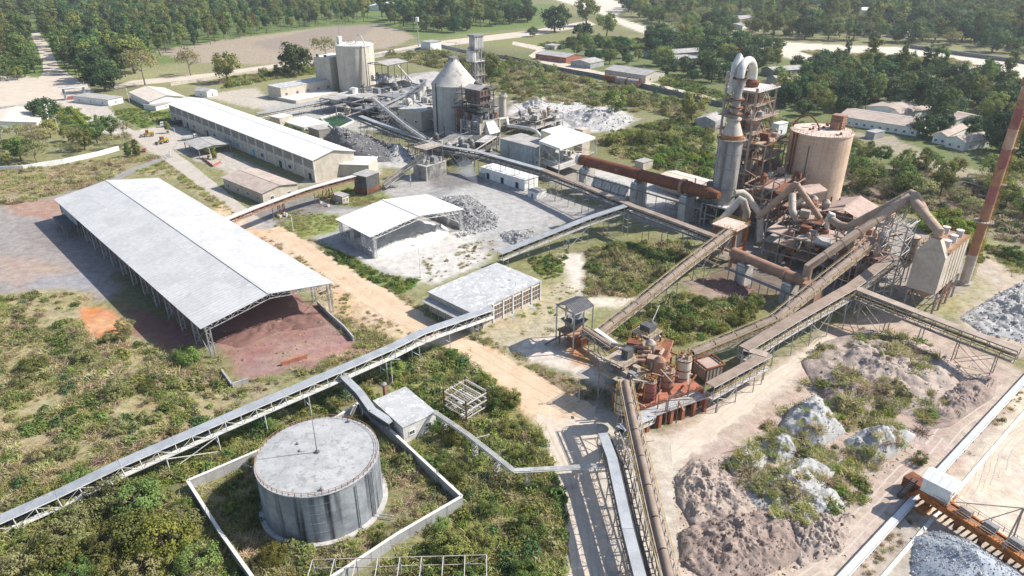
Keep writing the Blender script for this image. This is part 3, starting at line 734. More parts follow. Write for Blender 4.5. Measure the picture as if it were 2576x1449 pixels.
for s0, t0, s1, t1 in ((-1.01, -1, -1.01, 1), (1.01, -.95, 1.01, 1), (-1, 1.0, 1, 1.0)):
    MB().beam(q2(s0, t0, 1.1), q2(s1, t1, 1.1), .4, 2.9).build('panel', 'wall_grey', w_)

# ================= the big fuel tank in its bund
def ring_rail(m, c, r, z, n=40, a0=0, a1=2 * math.pi, h=1.0):
    pts = [c + Vector((r * math.cos(a0 + (a1 - a0) * i / n), r * math.sin(a0 + (a1 - a0) * i / n), z)) for i in range(n + 1)]
    return railing(m, pts, h, 50)
zt = 11.6
a = G(646, 1150, zt); b = G(953, 1133, zt); cT = up((a + b) / 2, 0); rT = (a - b).length / 2
cT = up(G(799, 1143, zt), 0)
tk = thing('fuel_tank', 'wide streaked grey cylindrical tank with flat mottled roof and mast', 'tank', cT)
MB().lathe(cT, [(rT * 1.08, -.2), (rT * 1.08, .5)], 64).build('plinth', 'conc', tk, True)
MB().lathe(cT, [(rT, .5), (rT, zt - .15)], 72).build('shell', 'tank_side', tk, True)
for zz in (2.8, 5.0, 7.2, 9.4): MB().lathe(cT, [(rT + .035, zz), (rT + .035, zz + .09)], 72).build('weld_band', 'tank_side', tk, True)
MB().lathe(cT, [(rT + .12, zt - .148), (rT + .12, zt), (rT * .5, zt + .35), (.3, zt + .5)], 72).build('roof', 'conc_roof2', tk, True)
rl = MB(); ring_rail(rl, cT, rT - .1, zt, 60, h=.8); rl.build('railing', 'rust_pale', tk)
MB().tube([up(cT, zt + .4), up(cT, zt + 11)], [.12, .05], 8).build('mast', 'steel_grey', tk)
MB().lathe(cT, [(.5, zt + .45), (.4, zt + .9), (.15, zt + 1.0)], 12).build('mast_base', 'steel_dark', tk)
for an_ in (-.42, -.36, -.72):
    p = cT + Vector((math.cos(an_), math.sin(an_), 0)) * (rT + .25)
    MB().tube([up(p, .4), up(p, zt - .6)], .11, 8).build('pipe', 'steel_grey', tk, True)
    o_ = p + Vector((3.5, -.6, 0)) * (1 if an_ > -.6 else .2)
    MB().tube([up(p, .45), up(o_, .45)], .11, 8).build('pipe', 'paint_grey', tk, True)
for an_, rr in ((1.2, .93), (-1.25, .9), (3.0, .3), (2.6, .45)):
    p = cT + Vector((math.cos(an_), math.sin(an_), 0)) * rT * rr
    MB().lathe(p, [(.35, zt + .05), (.35, zt + .6), (.15, zt + .8)], 10).build('vent', 'steel_grey', tk)
st = MB()
for k in range(26):
    an_ = 2.5 + k * .035; p = cT + Vector((math.cos(an_), math.sin(an_), 0)) * (rT + .45)
    st.obox(up(p, .5 + k * .42), Vector((math.cos(an_), math.sin(an_), 0)) * .4, Vector((-math.sin(an_), math.cos(an_), 0)) * .18, Vector((0, 0, .04)))
st.build('stair', 'steel_grey', tk)
bw = wallline('bund_wall', 'white-topped concrete bund wall enclosing the big grey tank', [(478,1232),(648,1158),(846,1072),(905,1034),(960,1080),(1163,1272),(1000,1368),(860,1462),(700,1560),(560,1362),(478,1232)], 2.4, .45, 'wall_grey', copem='conc_white', piece=9)

# ================= pump house
ph, c, ax, ay, la, lb = building('pump_house', 'small flat-roofed concrete pump house behind the big tank', 'building', [(932,1003),(1025,979),(1091,1031),(1021,1078)], 4.6, wm='conc_white', rm='conc_roof', over=.15, wins=[(2, 2, 1.6, 1.4, 1.1), (3, 1, 0.05, 1.6, 2.3, 'door')])
p = G(967, 983, 4.6); f = thing('flue', 'short red flue with a cap standing behind the pump house', 'flue', up(p, 0))
MB().tube([up(p, -.2), up(p, 6.2)], .4, 12).build('pipe', 'red_paint', f, True)
MB().lathe(p, [(.75, 6.5), (.7, 6.6), (.1, 7.0)], 14).build('cap', 'steel_grey', f)
# ================= long conveyor across the front
gallery('belt_conveyor', 'long straight grey-roofed white truss conveyor passing over the dirt road', [(-90,1345,3.2),(140,1243,4.2),(300,1166,5.6),(560,1053,7.2),(850,930,8.6),(985,872,8.6),(1062,834,8.6),(1238,774,6.2)], wd=2.7, d=2.6, bay=3.6, leg=10.5, cm='cover_grey', sm='paint_white', group=None)
gallery('belt_conveyor', 'short bent grey gallery dropping from the long conveyor to the pump house', [(862,944,7.0),(905,986,6.2),(936,1030,5.0),(986,1062,4.2)], wd=1.9, d=1.7, bay=2.5, leg=8, cm='cover_grey', sm='steel_grey')
# ================= pipe rack
rk = [(1092,1036,5.2),(1178,1094,5.0),(1292,1184,4.6),(1410,1178,5.0),(1535,1170,5.6)]
P = [G(*k) for k in rk]; r_ = thing('pipe_rack', 'white pipes on lattice stands running from pump house across the track', 'pipe rack', up(P[0], 0))
for o_ in (-.45, -.15, .15, .45):
    pts = []
    for k, p in enumerate(P):
        d = ((P[min(k + 1, len(P) - 1)] - P[max(k - 1, 0)])).normalized(); pts.append(p + Vector((-d.y, d.x, 0)) * o_ + Vector((0, 0, .15)))
    MB().tube(pts, .1, 8).build('pipe', 'pipe_white', r_, True)
for a, b in zip(P, P[1:]):
    d = (b - a).normalized(); nn = Vector((-d.y, d.x, 0))
    for s in (-1, 1): MB().beam(a + nn * s * .6 - Vector((0, 0, .1)), b + nn * s * .6 - Vector((0, 0, .1)), .12, .2).build('rail', 'paint_white', r_)
    k = max(1, round((b - a).length / 8))
    for i in range(k):
        p = a.lerp(b, (i + .3) / k); m = MB(); lattice(m, p, d, nn, .9, 1.1, 0, p.z - .3, 1.3, .1, .08)
        for cc in corners(p, d, nn, .9, 1.1): m.beam(up(cc, -.3), up(cc, p.z - .2), .12)
        m.build('stand', 'steel_pale', r_)
p = G(1196, 1102, 5.3); MB().beam(p, p + Vector((3, 1.2, 0)), .12).build('loop', 'pipe_white', r_)
# ================= substation gantry
pts = [G(u, v, 5.5) for u, v in ((1116,985),(1170,957),(1226,985),(1172,1020))]
c, ax, ay, la, lb = rect4(pts); g = thing('substation_gantry', 'open switchyard frame of dark posts and timber beams beside the pump house', 'gantry', c)
qq = corners(c, ax, ay, la, lb)
for p in qq: MB().beam(up(p, -.3), up(p, 6.6), .4).build('post', 'bark', g)
for z in (1.6, 3.4, 5.5):
    for i in range(4): MB().beam(up(qq[i], z + .2 * (i % 2)), up(qq[(i + 1) % 4], z + .2 * (i % 2)), .2, .25).build('beam', 'steel_pale', g)
    for k in range(5):
        MB().beam(up(qq[0].lerp(qq[1], (k + .5) / 5), z + .42), up(qq[3].lerp(qq[2], (k + .5) / 5), z + .42), .14, .18).build('cross_beam', 'paint_white' if k % 2 else 'steel_dust', g)
for z, t in ((1.2, .2), (1.2, .75)): MB().beam(up(qq[0].lerp(qq[3], t), z), up(qq[1].lerp(qq[2], t), z), 1.5, .1).build('platform', 'steel_pale', g)
m = MB()
for i in range(4): m.beam(up(qq[i], .2), up(qq[(i + 1) % 4], 5), .08); m.beam(up(qq[i], 6.6), up(qq[i] + (qq[i] - c) * .35, .1), .06)
m.build('stay', 'yellow', g)
# ================= skeleton frame at the bottom edge
a = G(786, 1408, 4.5); b = G(1224, 1396, 4.5); d = (b - a).normalized(); nn = Vector((-d.y, d.x, 0))
if nn.y > 0: nn = -nn
s_ = thing('building_skeleton', 'bare roofless steel frame standing in the weeds before the bund', 'frame', up(a, 0))
L = (b - a).length
for k in range(9):
    for s in (0, 5.0):
        p = a + d * L * k / 8 + nn * s; MB().beam(up(p, -.3), up(p, 4.5), .16).build('post', 'steel_pale', s_)
    MB().beam(a + d * L * k / 8, a + d * L * k / 8 + nn * 5, .12).build('rafter', 'steel_pale', s_)
for s in (0, 5.0):
    for z in (4.5, 2.4): MB().beam(up(a + nn * s, z), up(b + nn * s, z), .13).build('beam', 'steel_dust', s_)
for k in (0, 7): MB().beam(up(a + d * L * k / 8, 2.4), up(a + d * L * (k + 1) / 8, 4.5), .1).build('brace', 'steel_pale', s_)
# ================= switch room with glazed side in the middle
sr, c, ax, ay, la, lb = building('switch_house', 'flat-roofed hall with patchy grey roof and mesh-glazed side wall', 'building', [(1190,787),(1352,708),(1248,656),(1084,737)], 6.6, wm='wall_cream', rm='conc_roof', over=.25, thick=.35)
qq = corners(c, ax, ay, la, lb)
for i0, n in ((0, 7), (1, 5)):
    A, B = qq[i0], qq[(i0 + 1) % 4]
    for k in range(n):
        d = (B - A).normalized(); nn = Vector((d.y, -d.x, 0)); nn = nn if nn.dot((A + B) / 2 - c) > 0 else -nn
        p = A.lerp(B, (k + .5) / n); wdt = (B - A).length / n * .84
        fr = MB()
        for i in range(4): fr.box(p + d * (-wdt / 2 + wdt * i / 3) + nn * .05, d, nn, .1, .14, .9, 5.4)
        for z in (.9, 2.4, 3.9, 5.4): fr.box(p + nn * .05, d, nn, wdt, .12, z - .06, z + .06)
        o = fr.build('window', 'paint_white', sr)
        mat('pane_brown', (.15, .10, .075), (.10, .07, .055), 1.2, rough=.3)
        MB().box(p + nn * .02, d, nn, wdt - .1, .06, .9, 5.4).build('pane', 'pane_brown', o)
    for k in range(n + 1):
        p = A.lerp(B, k / n); MB().box(p, d, nn, .45, .5, -.2, 6.24).build('pier', 'conc_white', sr)
# low side canopy on the left
A, B = qq[3], qq[0]; d = (B - A).normalized(); nn = Vector((d.y, -d.x, 0)); nn = nn if nn.dot((A + B) / 2 - c) > 0 else -nn
L = (B - A).length
MB().slab([up(A + nn * 2.8, 4.4), up(B + nn * 2.8, 4.4), up(B + nn * .05, 4.9), up(A + nn * .05, 4.9)], .15).build('canopy', 'roof_asb', sr)
for k in range(6): MB().beam(up(A.lerp(B, (k + .3) / 6) + nn * 2.6, -.2), up(A.lerp(B, (k + .3) / 6) + nn * 2.6, 4.3), .2).build('post', 'steel_grey', sr)
for u, v in ((1283,795),(1335,775)):
    p = G(u, v); sheet('slab', 'weathered concrete slab on the ground beside the mesh-glazed hall', None, .05, 'wall_grey', 0.05, 4, world=[p + Vector(x) for x in ((-1.2, 1.5, 0), (0, 2.4, 0), (2.2, -.8, 0), (1, -1.8, 0))], kind='structure')

# ---- wheel ruts worn into the roads
mat('rut_dark', (.45, .32, .205), (.52, .40, .28), .35, bump=.04, thr=(.3, .7)); mat('rut_pale', (.56, .45, .335), (.52, .40, .285), .35, thr=(.3, .7)); mat('rut_grey', (.40, .345, .285), (.46, .40, .335), .35, bump=.03, thr=(.3, .7))
def rut(label, px, wd, m, z=.05, gap=.25):
    P = [G(u, v) for u, v in px]; D = [0]; b = MB(); st = None
    for a, c_ in zip(P, P[1:]): D.append(D[-1] + (c_ - a).length)
    n = int(D[-1] / 1.3); prev = None; R_ = random.Random(px[0][0])
    for i in range(n + 1):
        d = D[-1] * i / n; k = max(j for j in range(len(D)) if D[j] <= d + 1e-6); k = min(k, len(P) - 2); t = (d - D[k]) / (D[k + 1] - D[k]); p = P[k].lerp(P[k + 1], t)
        dd = (P[k + 1] - P[k]).normalized(); nn = Vector((-dd.y, dd.x, 0)); off = noise.noise(p * .05) * 1.0 + noise.noise(p * .3) * .2
        w_ = wd * (.55 + .9 * abs(noise.noise(p * .22 + Vector((5, px[0][1], 0))))); w_ = max(.06, w_)
        cur = (up(p + nn * (off - w_ / 2), z), up(p + nn * (off + w_ / 2), z))
        if prev: b.poly([prev[0], cur[0], cur[1], prev[1]])
        prev = cur
    # broken tracks: drop stretches
    b.f = [q_ for i, q_ in enumerate(b.f) if noise.noise(Vector((i * .09, px[0][0], 1))) > -gap]
    if b.f: tag(b.build('wheel_rut', m), label, 'rut', kind='structure')
for du, m_, wd_ in ((-22, 'rut_dark', .35), (-12, 'rut_pale', .5), (2, 'rut_dark', .3), (15, 'rut_pale', .45), (27, 'rut_dark', .4)):
    rut('wheel rut pressed into the orange dirt road', [(690 + du, 585 + du * -.15), (800 + du, 660 - du * .2), (960 + du, 775 - du * .3), (1130 + du, 858 - du * .4), (1290 + du, 948 - du * .4), (1400 + du, 1012 - du * .3)], wd_, m_, .05, .02)
for du in (-30, -16, 4, 20): rut('wheel rut along the pale gravel track', [(1400 + du, 1075), (1440 + du, 1180), (1465 + du, 1300), (1485 + du, 1449), (1490 + du, 1600)], .45, 'rut_grey', .055)
for du in (-8, 6): rut('wheel rut in the dirt track by the gravel heaps', [(1712 + du, 1140 + du), (1850 + du, 1026 + du), (1990 + du, 925 + du), (2080 + du, 850 + du)], .5, 'rut_grey', .05)
for du in (-14, 2, 18): rut('wheel rut in the haul track beside the ground conveyor', [(2000 + du, 1449 + du), (2150 + du, 1320 + du), (2270 + du, 1190 + du), (2400 + du, 1070 + du), (2520 + du, 965 + du)], .6, 'rut_grey', .05)
for k in range(7): rut('curved tyre mark on the pale stockyard floor', [(2400 + k * 22, 1290 - k * 18), (2440 + k * 20, 1180 - k * 8), (2500 + k * 18, 1110 - k * 6), (2590 + k * 12, 1050)], .35, 'rut_pale' if k % 2 else 'rut_grey', .05)
for du in (-18, -6, 10): rut('tyre mark on the concrete road', [(330 + du, 332), (420 + du, 392), (520 + du, 468), (620 + du, 545)], .5, 'rut_grey', .045)
for k in range(5): rut('dusty tyre mark sweeping over the clinker yard', [(1120 + k * 30, 470 + k * 4), (1200 + k * 25, 500), (1300 + k * 12, 545), (1380 + k * 4, 555 + k * 4)], .8, 'road_asph' if k % 2 else 'ash_floor', .03) if 0 else None
# ================= kiln line
def Dp(p): return p.y * math.cos(TH) - (p.z - HC) * math.sin(TH)
def vp(b, v): return up(b, ZT(b, v))
def rpx(p, px): return px * Dp(p) / FP
U3 = Vector((0, 0, 1))
# ---- preheater tower
Fb = G(1858, 545); Lb = G(1789, 525); Rb = G(1902, 521)
la = (Lb - Fb).length; lb = (Rb - Fb).length; tc = (Lb + Rb) / 2
pt = thing('preheater_tower', 'tall dusty open steel preheater tower with platforms and cyclones', 'tower', tc)
q = corners(tc, E1, E2, la, lb)                       # q0 front, q1 left, q2 back, q3 right
ztop = ZT(Fb, 231); zs = [ZT(Fb, v) for v in (500, 438, 376, 303, 233)]
for i, p in enumerate(q): MB().beam(up(p, -.3), up(p, ZT(Lb, 180) if i in (1, 2) else ztop + 1.2), .75).build('column', 'steel_dust', pt)
for k, z in enumerate(zs):
    ex = 1.6 if k % 2 else .9
    cc = corners(tc + E2 * .5, E1, E2, la + 2 * ex, lb + 2 * ex)
    MB().prism(cc, z, z + .3).build('platform', 'roof_dust' if k < 4 else 'conc_white', pt)
    r_ = MB(); cc2 = [up(p, z + .3) for p in cc]; railing(r_, cc2 + cc2[:1], 1.1, 1.6, .09); r_.build('railing', 'steel_dust' if k % 2 else 'rust_pale', pt)
    z0 = 0 if k == 0 else zs[k - 1] + .3
    for i in range(4):
        a, b = q[i], q[(i + 1) % 4]; m_ = a.lerp(b, .5)
        MB().beam(up(a, z - .3), up(b, z - .3), .45, .6).build('beam', 'steel_dust', pt)
        MB().beam(up(a, z0), up(m_, z - .5), .3).build('brace', 'duct_tan', pt); MB().beam(up(b, z0), up(m_, z - .5), .3).build('brace', 'steel_dust', pt); MB().beam(up(a, (z + z0) / 2), up(b, (z + z0) / 2), .35, .4).build('beam', 'rust_pale', pt)
    # cyclones
    if k < 4:
        h = zs[k + 1] - z
        for s, rr in ((-.17, .28), (.2, .25)):
            p = tc + E1 * la * s + E2 * lb * .05
            MB().lathe(p, [(.5, z + h * .1), (la * rr * .75, z + h * .5), (la * rr * .75, z + h * .85), (la * rr * .4, z + h * .95)], 18).build('cyclone', 'duct_tan' if s < 0 else 'rust_pale', pt, True)
            for zz_ in (.5, .68, .85): MB().lathe(p, [(la * rr * .78, z + h * zz_), (la * rr * .78, z + h * zz_ + .2)], 18).build('band', 'rust', pt, True)
        # stair flight on the right side
        st = MB(); a = q[3].lerp(q[2], .1) + E2 * 1.2; b = q[3].lerp(q[2], .85) + E2 * 1.2
        if k % 2: a, b = b, a
        for s in (-.4, .4): st.beam(up(a, z + .3) + E2 * s, up(b, zs[k + 1] + .3) + E2 * s, .12, .3)
        for i in range(12): p = up(a, z + .3).lerp(up(b, zs[k + 1] + .3), i / 12); st.obox(p, E2 * .4, E1 * .13, U3 * .03)
        st.build('stair', 'steel_dust', pt)
        bx = q[0].lerp(q[3], .35); MB().box(bx + E2 * .3, E1, E2, 1.8, 1.6, z + .3, z + 2.4).build('cabinet', 'paint_grey' if k % 2 else 'duct_pale', pt)
        MB().prism(corners(tc - E2 * lb * .3, E1, E2, la + 2.4, lb * .5), z + h * .5, z + h * .5 + .2).build('mezzanine', 'steel_dust', pt); r_ = MB(); c3 = [up(x_, z + h * .5 + .2) for x_ in corners(tc - E2 * lb * .3, E1, E2, la + 2.3, lb * .5)]; railing(r_, c3 + c3[:1], 1.1, 1.6, .09); r_.build('railing', 'rust_pale', pt)
        for i in range(34):
            p = tc + E1 * rng.uniform(-.45, .45) * la + E2 * rng.uniform(-.45, .5) * lb; hh = rng.uniform(.6, 2.4)
            if rng.random() < .5: MB().lathe(p, [(.5, z + .3), (.5, z + .3 + hh)], 10).build('vessel', rng.choice(('rust', 'duct_tan', 'steel_dust', 'pipe_white')), pt, True)
            else: MB().box(p, E1, E2, rng.uniform(.5, 1.6), rng.uniform(.5, 1.4), z + .3, z + .3 + hh).build('machine', rng.choice(('rust_pale', 'steel_dust', 'duct_tan', 'steel_grey')), pt)
        for i in range(8):
            a_ = tc + E1 * rng.uniform(-.45, .45) * la + E2 * rng.uniform(-.4, .55) * lb; MB().tube([up(a_, z), up(a_, z + h)], rng.uniform(.12, .28), 8).build('riser_pipe', rng.choice(('pipe_white', 'rust', 'duct_tan')), pt, True)
cz = zs[-1] + .3; zu = ZT(tc, 198)
MB().lathe(tc, [(rpx(up(tc, cz), 15), cz), (rpx(up(tc, cz), 17), cz + 1.2), (rpx(up(tc, cz), 17), zu - 1), (rpx(up(tc, cz), 8), zu)], 24).build('top_cyclone', 'rust', pt, True)
mz = ZT(Lb, 180); a = up(q[1].lerp(q[2], .35), mz)
m = MB(); m.beam(a - U3 * 9, a + U3 * 12, .22)
for s in (E1, -E1, E2): m.beam(a + U3 * 8 + s * 2.2, a + U3 * 9.5, .09); m.beam(a + U3 * 7.8 + s * 2.2, a + U3 * 7.8 - s * .1, .09)
m.build('lightning_mast', 'rust', pt)
for k in range(3): MB().beam(up(q[1], mz - 1 - k * 5), up(q[2], mz - 1 - k * 5), .3).build('beam', 'steel_dust', pt)
# ---- gas conditioning tower
gb = G(1810, 562); z0 = ZT(gb, 508); z1 = ZT(gb, 347); r = rpx(up(gb, (z0 + z1) / 2), 28.5)
gc = thing('conditioning_tower', 'tall streaked grey steel cylinder with cone top before the preheater tower', 'tower', gb)
MB().lathe(gb, [(r, z0), (r, z1)], 40).build('shell', 'gct_steel', gc, True)
for v in (420, 470, 385): z = ZT(gb, v); MB().lathe(gb, [(r + .06, z), (r + .06, z + .25)], 40).build('band', 'steel_grey', gc, True)
MB().lathe(gb, [(r + 1.1, z1 - .25), (r + 1.1, z1)], 32).build('gallery', 'steel_dust', gc)
rl = MB(); ring_rail(rl, gb, r + 1.0, z1, 26, h=1.2); rl.build('railing', 'rust_pale', gc)
z2 = ZT(gb, 337); z3 = ZT(gb, 301); MB().lathe(gb, [(r * .93, z1 + .01), (r * .93, z2)], 36).build('expansion_ring', 'rust_orange', gc, True)
MB().lathe(gb, [(r * .88, z2 + .01), (r * .42, z3), (r * .6, z3 + .02), (r * .6, z3 + .7)], 36).build('cone', 'duct_pale', gc, True)
z4 = ZT(gb, 250); z5 = ZT(gb, 243); z6 = ZT(gb, 196)
MB().lathe(gb, [(r * .32, z3 + .7), (r * .32, z4)], 20).build('neck', 'gct_steel', gc, True)
MB().lathe(gb, [(r * .38, z4), (r * .38, z4 + 1), (r * .32, z5 + .8), (r * .55, z6)], 20).build('flare', 'gct_steel', gc, True)
for z in (z4 - 3, z4, z6 - .4, z3 + 2): MB().lathe(gb, [(r * .6, z), (r * .6, z + .4)], 20).build('flange', 'rust', gc, True)
n_ = 14; A_ = up(gb, z6); B_ = up(tc, zu - .3); ap = ZT(gb, 148) - z6; pts = [A_ - U3 * .5]
for i in range(n_ + 1):
    t = i / n_; an_ = math.pi * t; p = A_.lerp(B_, .5 - .5 * math.cos(an_)); pts.append(p + U3 * (ap * math.sin(an_) ** .75))
pts.append(B_ - U3 * .5)
MB().tube(pts, r * .33, 18).build('gooseneck_duct', 'pipe_white', gc, True)
off = E1 * 3.2 + E2 * 1
MB().tube([A_ + off - U3 * 6, A_ + off + U3 * ap * .6, A_ + off + E2 * 2.2 + U3 * ap * .95, A_ + off + E2 * 4 + U3 * ap * .7], r * .3, 14).build('bypass_duct', 'pipe_white', gc, True)
zq = corners(gb, E1, E2, r * 2.6, r * 2.6)
MB().prism(zq, z0 - .6, z0 - .002).build('deck', 'conc_white', gc)
for p in zq: MB().beam(up(p, -.3), up(p, z0 - .6), .6).build('leg', 'steel_pale', gc)
for i in range(4): MB().beam(up(zq[i], z0 * .5), up(zq[(i + 1) % 4], z0 * .5), .35).build('beam', 'steel_dust', gc)
rl = MB(); railing(rl, [up(p, z0) for p in zq + zq[:1]], 1.1, 2); rl.build('railing', 'steel_dust', gc)
# ---- raw meal silo
sb = G(2026, 538); zt = ZT(sb, 327); r = rpx(up(sb, zt), 74)
si = thing('meal_silo', 'massive tan concrete silo with cluttered pink-dusted roof', 'silo', sb)
MB().lathe(sb, [(r, -.3), (r, zt - .6)], 72).build('wall', 'silo_tan', si, True)
mat('silo_top', (.60, .47, .40), (.48, .36, .29), .4, bump=.05)
MB().lathe(sb, [(r + .25, zt - .598), (r + .25, zt), (r * .6, zt + .25)], 72).build('roof', 'silo_top', si, True)
rl = MB(); ring_rail(rl, sb, r, zt, 44, h=1.2); rl.build('railing', 'rust_pale', si)
arc = [(1992,312),(2004,293),(2029,283),(2052,293),(2064,325)]
pa = G(1994, 318, zt); pb = G(2062, 330, zt); pts = []
for i in range(15):
    t = i / 14; pts.append(pa.lerp(pb, t) + U3 * 5.2 * math.sin(math.pi * t) ** .7)
MB().tube(pts, .3, 10).build('arch_pipe', 'rust', si, True)
p = G(2106, 325, zt); MB().box(p, E1, E2, 4.5, 4, zt + .2, zt + 5.6).build('filter_house', 'rust_pale', si)
for k in range(5): MB().box(p, E1, E2, 4.75, 4.25, zt + .8 + k, zt + .92 + k).build('rib', 'rust', si)
MB().box(p - E2 * 2.6, E1, E2, 3, 1.2, zt + .2, zt + 3.2).build('fan', 'rust_pale', si)
for i in range(14):
    an_ = rng.uniform(0, 6.28); rr = rng.uniform(.2, .85) * r; pp = sb + Vector((math.cos(an_), math.sin(an_), 0)) * rr
    if i % 2: MB().lathe(pp, [(.5, zt + .1), (.5, zt + .8), (.2, zt + 1.1)], 10).build('hatch', 'rust', si, True)
    else: MB().beam(up(pp, zt + .35), up(pp, zt + .35) + Vector((rng.uniform(-3, 3), rng.uniform(-3, 3), 0)), .25).build('pipe', 'rust_pale', si)
p = G(2138, 330, zt); m = MB(); railing(m, [up(x, zt + 2) for x in corners(p, E1, E2, 3, 3)] , 1.1, 1.5)
for x in corners(p, E1, E2, 3, 3): m.beam(up(x, zt), up(x, zt + 2), .15)
m.build('landing', 'steel_dust', si)
for an_ in (3.35, 3.5): p = sb + Vector((math.cos(an_), math.sin(an_), 0)) * (r + .4); MB().tube([up(p, 0), up(p, zt)], .35, 8).build('riser', 'rust', si, True)
for an_ in (4.0,): p = sb + Vector((math.cos(an_), math.sin(an_), 0)) * (r + .15); MB().beam(up(p, 8), up(p, zt - 4), .25).build('ladder', 'steel_dark', si)
# bridge tower -> silo
a = up(q[3], zs[2] + .3) + E2 * 1; b = up(sb - Vector((.8, -.2, 0)) * r, zt - .4); b.z = a.z + 1
br = thing('foot_bridge', 'dusty steel foot bridge from the preheater tower to the tan silo', 'bridge', up(a, 0))
MB().beam(a, b, 1.6, .5).build('deck', 'roof_dust', br); m = MB(); x = (b - a).cross(U3).normalized()
for s in (-.8, .8): railing(m, [a + x * s + U3 * .2, b + x * s + U3 * .2], 1.1, 1.6)
m.build('railing', 'steel_dust', br); st = MB()
for s in (-.5, .5): st.beam(b + x * s, up(sb, zt) - Vector((.75 * r, .55 * r, -.2)) + x * s, .15, .35)
st.build('stair', 'rust_pale', br); MB().beam(up(a.lerp(b, .5), -.3), a.lerp(b, .5), .4).build('post', 'steel_dust', br)
# ---- chimney
cb = G(2424, 714); ch = thing('chimney', 'tall leaning-looking steel chimney in flaking red and pale bands', 'chimney', cb)
vz = [714, 640, 557, 512, 466, 420, 374, 324, 271, 250, 195]; ms = ['chim_pale', 'chim_rust', 'chim_rust', 'red_paint', 'chim_rust', 'red_paint', 'chim_pale', 'red_paint', 'chim_rust', 'chim_pale']
ms[0] = 'duct_pale'
zz = [ZT(cb, v) for v in vz]; zz[0] = -.3; H_ = zz[-1]
rad = lambda z: rpx(up(cb, 0), 11.5) * (1 - .12 * z / H_)
for i, m in enumerate(ms): MB().lathe(cb, [(rad(zz[i]), zz[i]), (rad(zz[i + 1]), zz[i + 1] - .01)], 28).build('section', m, ch, True)
MB().lathe(cb, [(rad(H_), H_), (rad(H_) + .45, H_ + .02), (rad(H_) + .45, H_ - 2.2), (rad(H_), H_ - 2.3)][::-1], 28).build('cap', 'rust_pale', ch, True)
MB().lathe(cb, [(rad(H_) - .3, H_ + .04), (rad(H_) - .3, H_ + .06)], 24).build('mouth', 'dark', ch)
MB().lathe(cb, [(rad(0) + .5, -.3), (rad(0) + .5, .7)], 24).build('plinth', 'conc', ch, True)
for v, big in ((557, 1), (466, 0), (374, 0), (283, 0)):
    z = ZT(cb, v); rr = rad(z)
    if big:
        MB().lathe(cb, [(rr + 1.4, z), (rr + 1.4, z + .3)], 28).build('platform', 'steel_dust', ch); m = MB(); ring_rail(m, cb, rr + 1.35, z + .3, 20, h=1.1); m.build('railing', 'yellow', ch)
    else:
        p = cb + Vector((rr + .8, .2, 0)); MB().box(p, E1, E2, 1.9, 1.9, z, z + .25).build('platform', 'steel_dust', ch); m = MB(); k_ = [up(x, z + .25) for x in corners(p, E1, E2, 1.9, 1.9)]; railing(m, k_ + k_[:1], 1.1, 1); m.build('railing', 'yellow', ch)
m = MB(); p = cb + Vector((rad(0) + .45, .1, 0))
for s in (-.3, .3): m.beam(up(p, 1) + Vector((0, s, 0)), up(p, H_ - 3) + Vector((-.1, s, 0)), .1); m.beam(up(p, 2) + Vector((.75, s, 0)), up(p, H_ - 3) + Vector((.65, s, 0)), .08)
k = 0
while 1.5 + k * .9 < H_ - 3:
    z = 1.5 + k * .9; m.beam(up(p, z) + Vector((0, -.3, 0)), up(p, z) + Vector((0, .3, 0)), .07)
    if k % 2 == 0:
        for s in (-.35, .35): m.beam(up(p, z) + Vector((0, s, 0)), up(p, z) + Vector((.75, s, 0)), .06)
    k += 1
m.build('ladder_cage', 'yellow', ch)
# ---- baghouse (dust filter)
Bg = G(2343, 796); zb = ZT(Bg, 733); A_ = G(2279, 712, zb); B_ = G(2352, 732, zb); C_ = G(2420, 688, zb)
la = (A_ - B_).length; lb = (C_ - B_).length; bc = up((A_ + C_) / 2, 0); ztb = ZT(up(B_, 0), 634)
bh = thing('dust_filter', 'large dusty box-shaped dust filter on steel legs beside the chimney', 'dust filter', bc)
q = corners(bc, E1, E2, la, lb)                       # q0 = B side? resolve by projection
MB().prism(q, zb, ztb - .3).build('casing', 'duct_pale', bh)
for i in range(4):
    for k in range(1, 6):
        p = q[i].lerp(q[(i + 1) % 4], k / 6); d_ = (q[(i + 1) % 4] - q[i]).normalized(); nn = Vector((d_.y, -d_.x, 0)); nn = nn if nn.dot(p - bc) > 0 else -nn
        MB().box(p + nn * .06, d_, nn, .16, .14, zb + .2, ztb - .5).build('rib', 'duct_pale', bh)
MB().prism(corners(bc, E1, E2, la + .5, lb + .5), ztb - .298, ztb).build('roof', 'rust_pale', bh)
rl = MB(); k_ = [up(p, ztb) for p in corners(bc, E1, E2, la + .4, lb + .4)]; railing(rl, k_ + k_[:1], 1.1, 1.6); rl.build('railing', 'yellow', bh)
for i in range(3):
    for s in (-.22, .26):
        p = bc + E2 * lb * (-.28 + .3 * i) + E1 * la * s
        MB().lathe(p, [(1.0, ztb), (1.0, ztb + 1.9), (1.12, ztb + 1.95), (1.12, ztb + 2.1)], 16).build('fan_drum', 'pipe_white', bh, True)
        MB().box(p + E2 * 1.4, E1, E2, 1, .8, ztb, ztb + 1.2).build('motor', 'steel_dust' if i else 'paint_grey', bh)
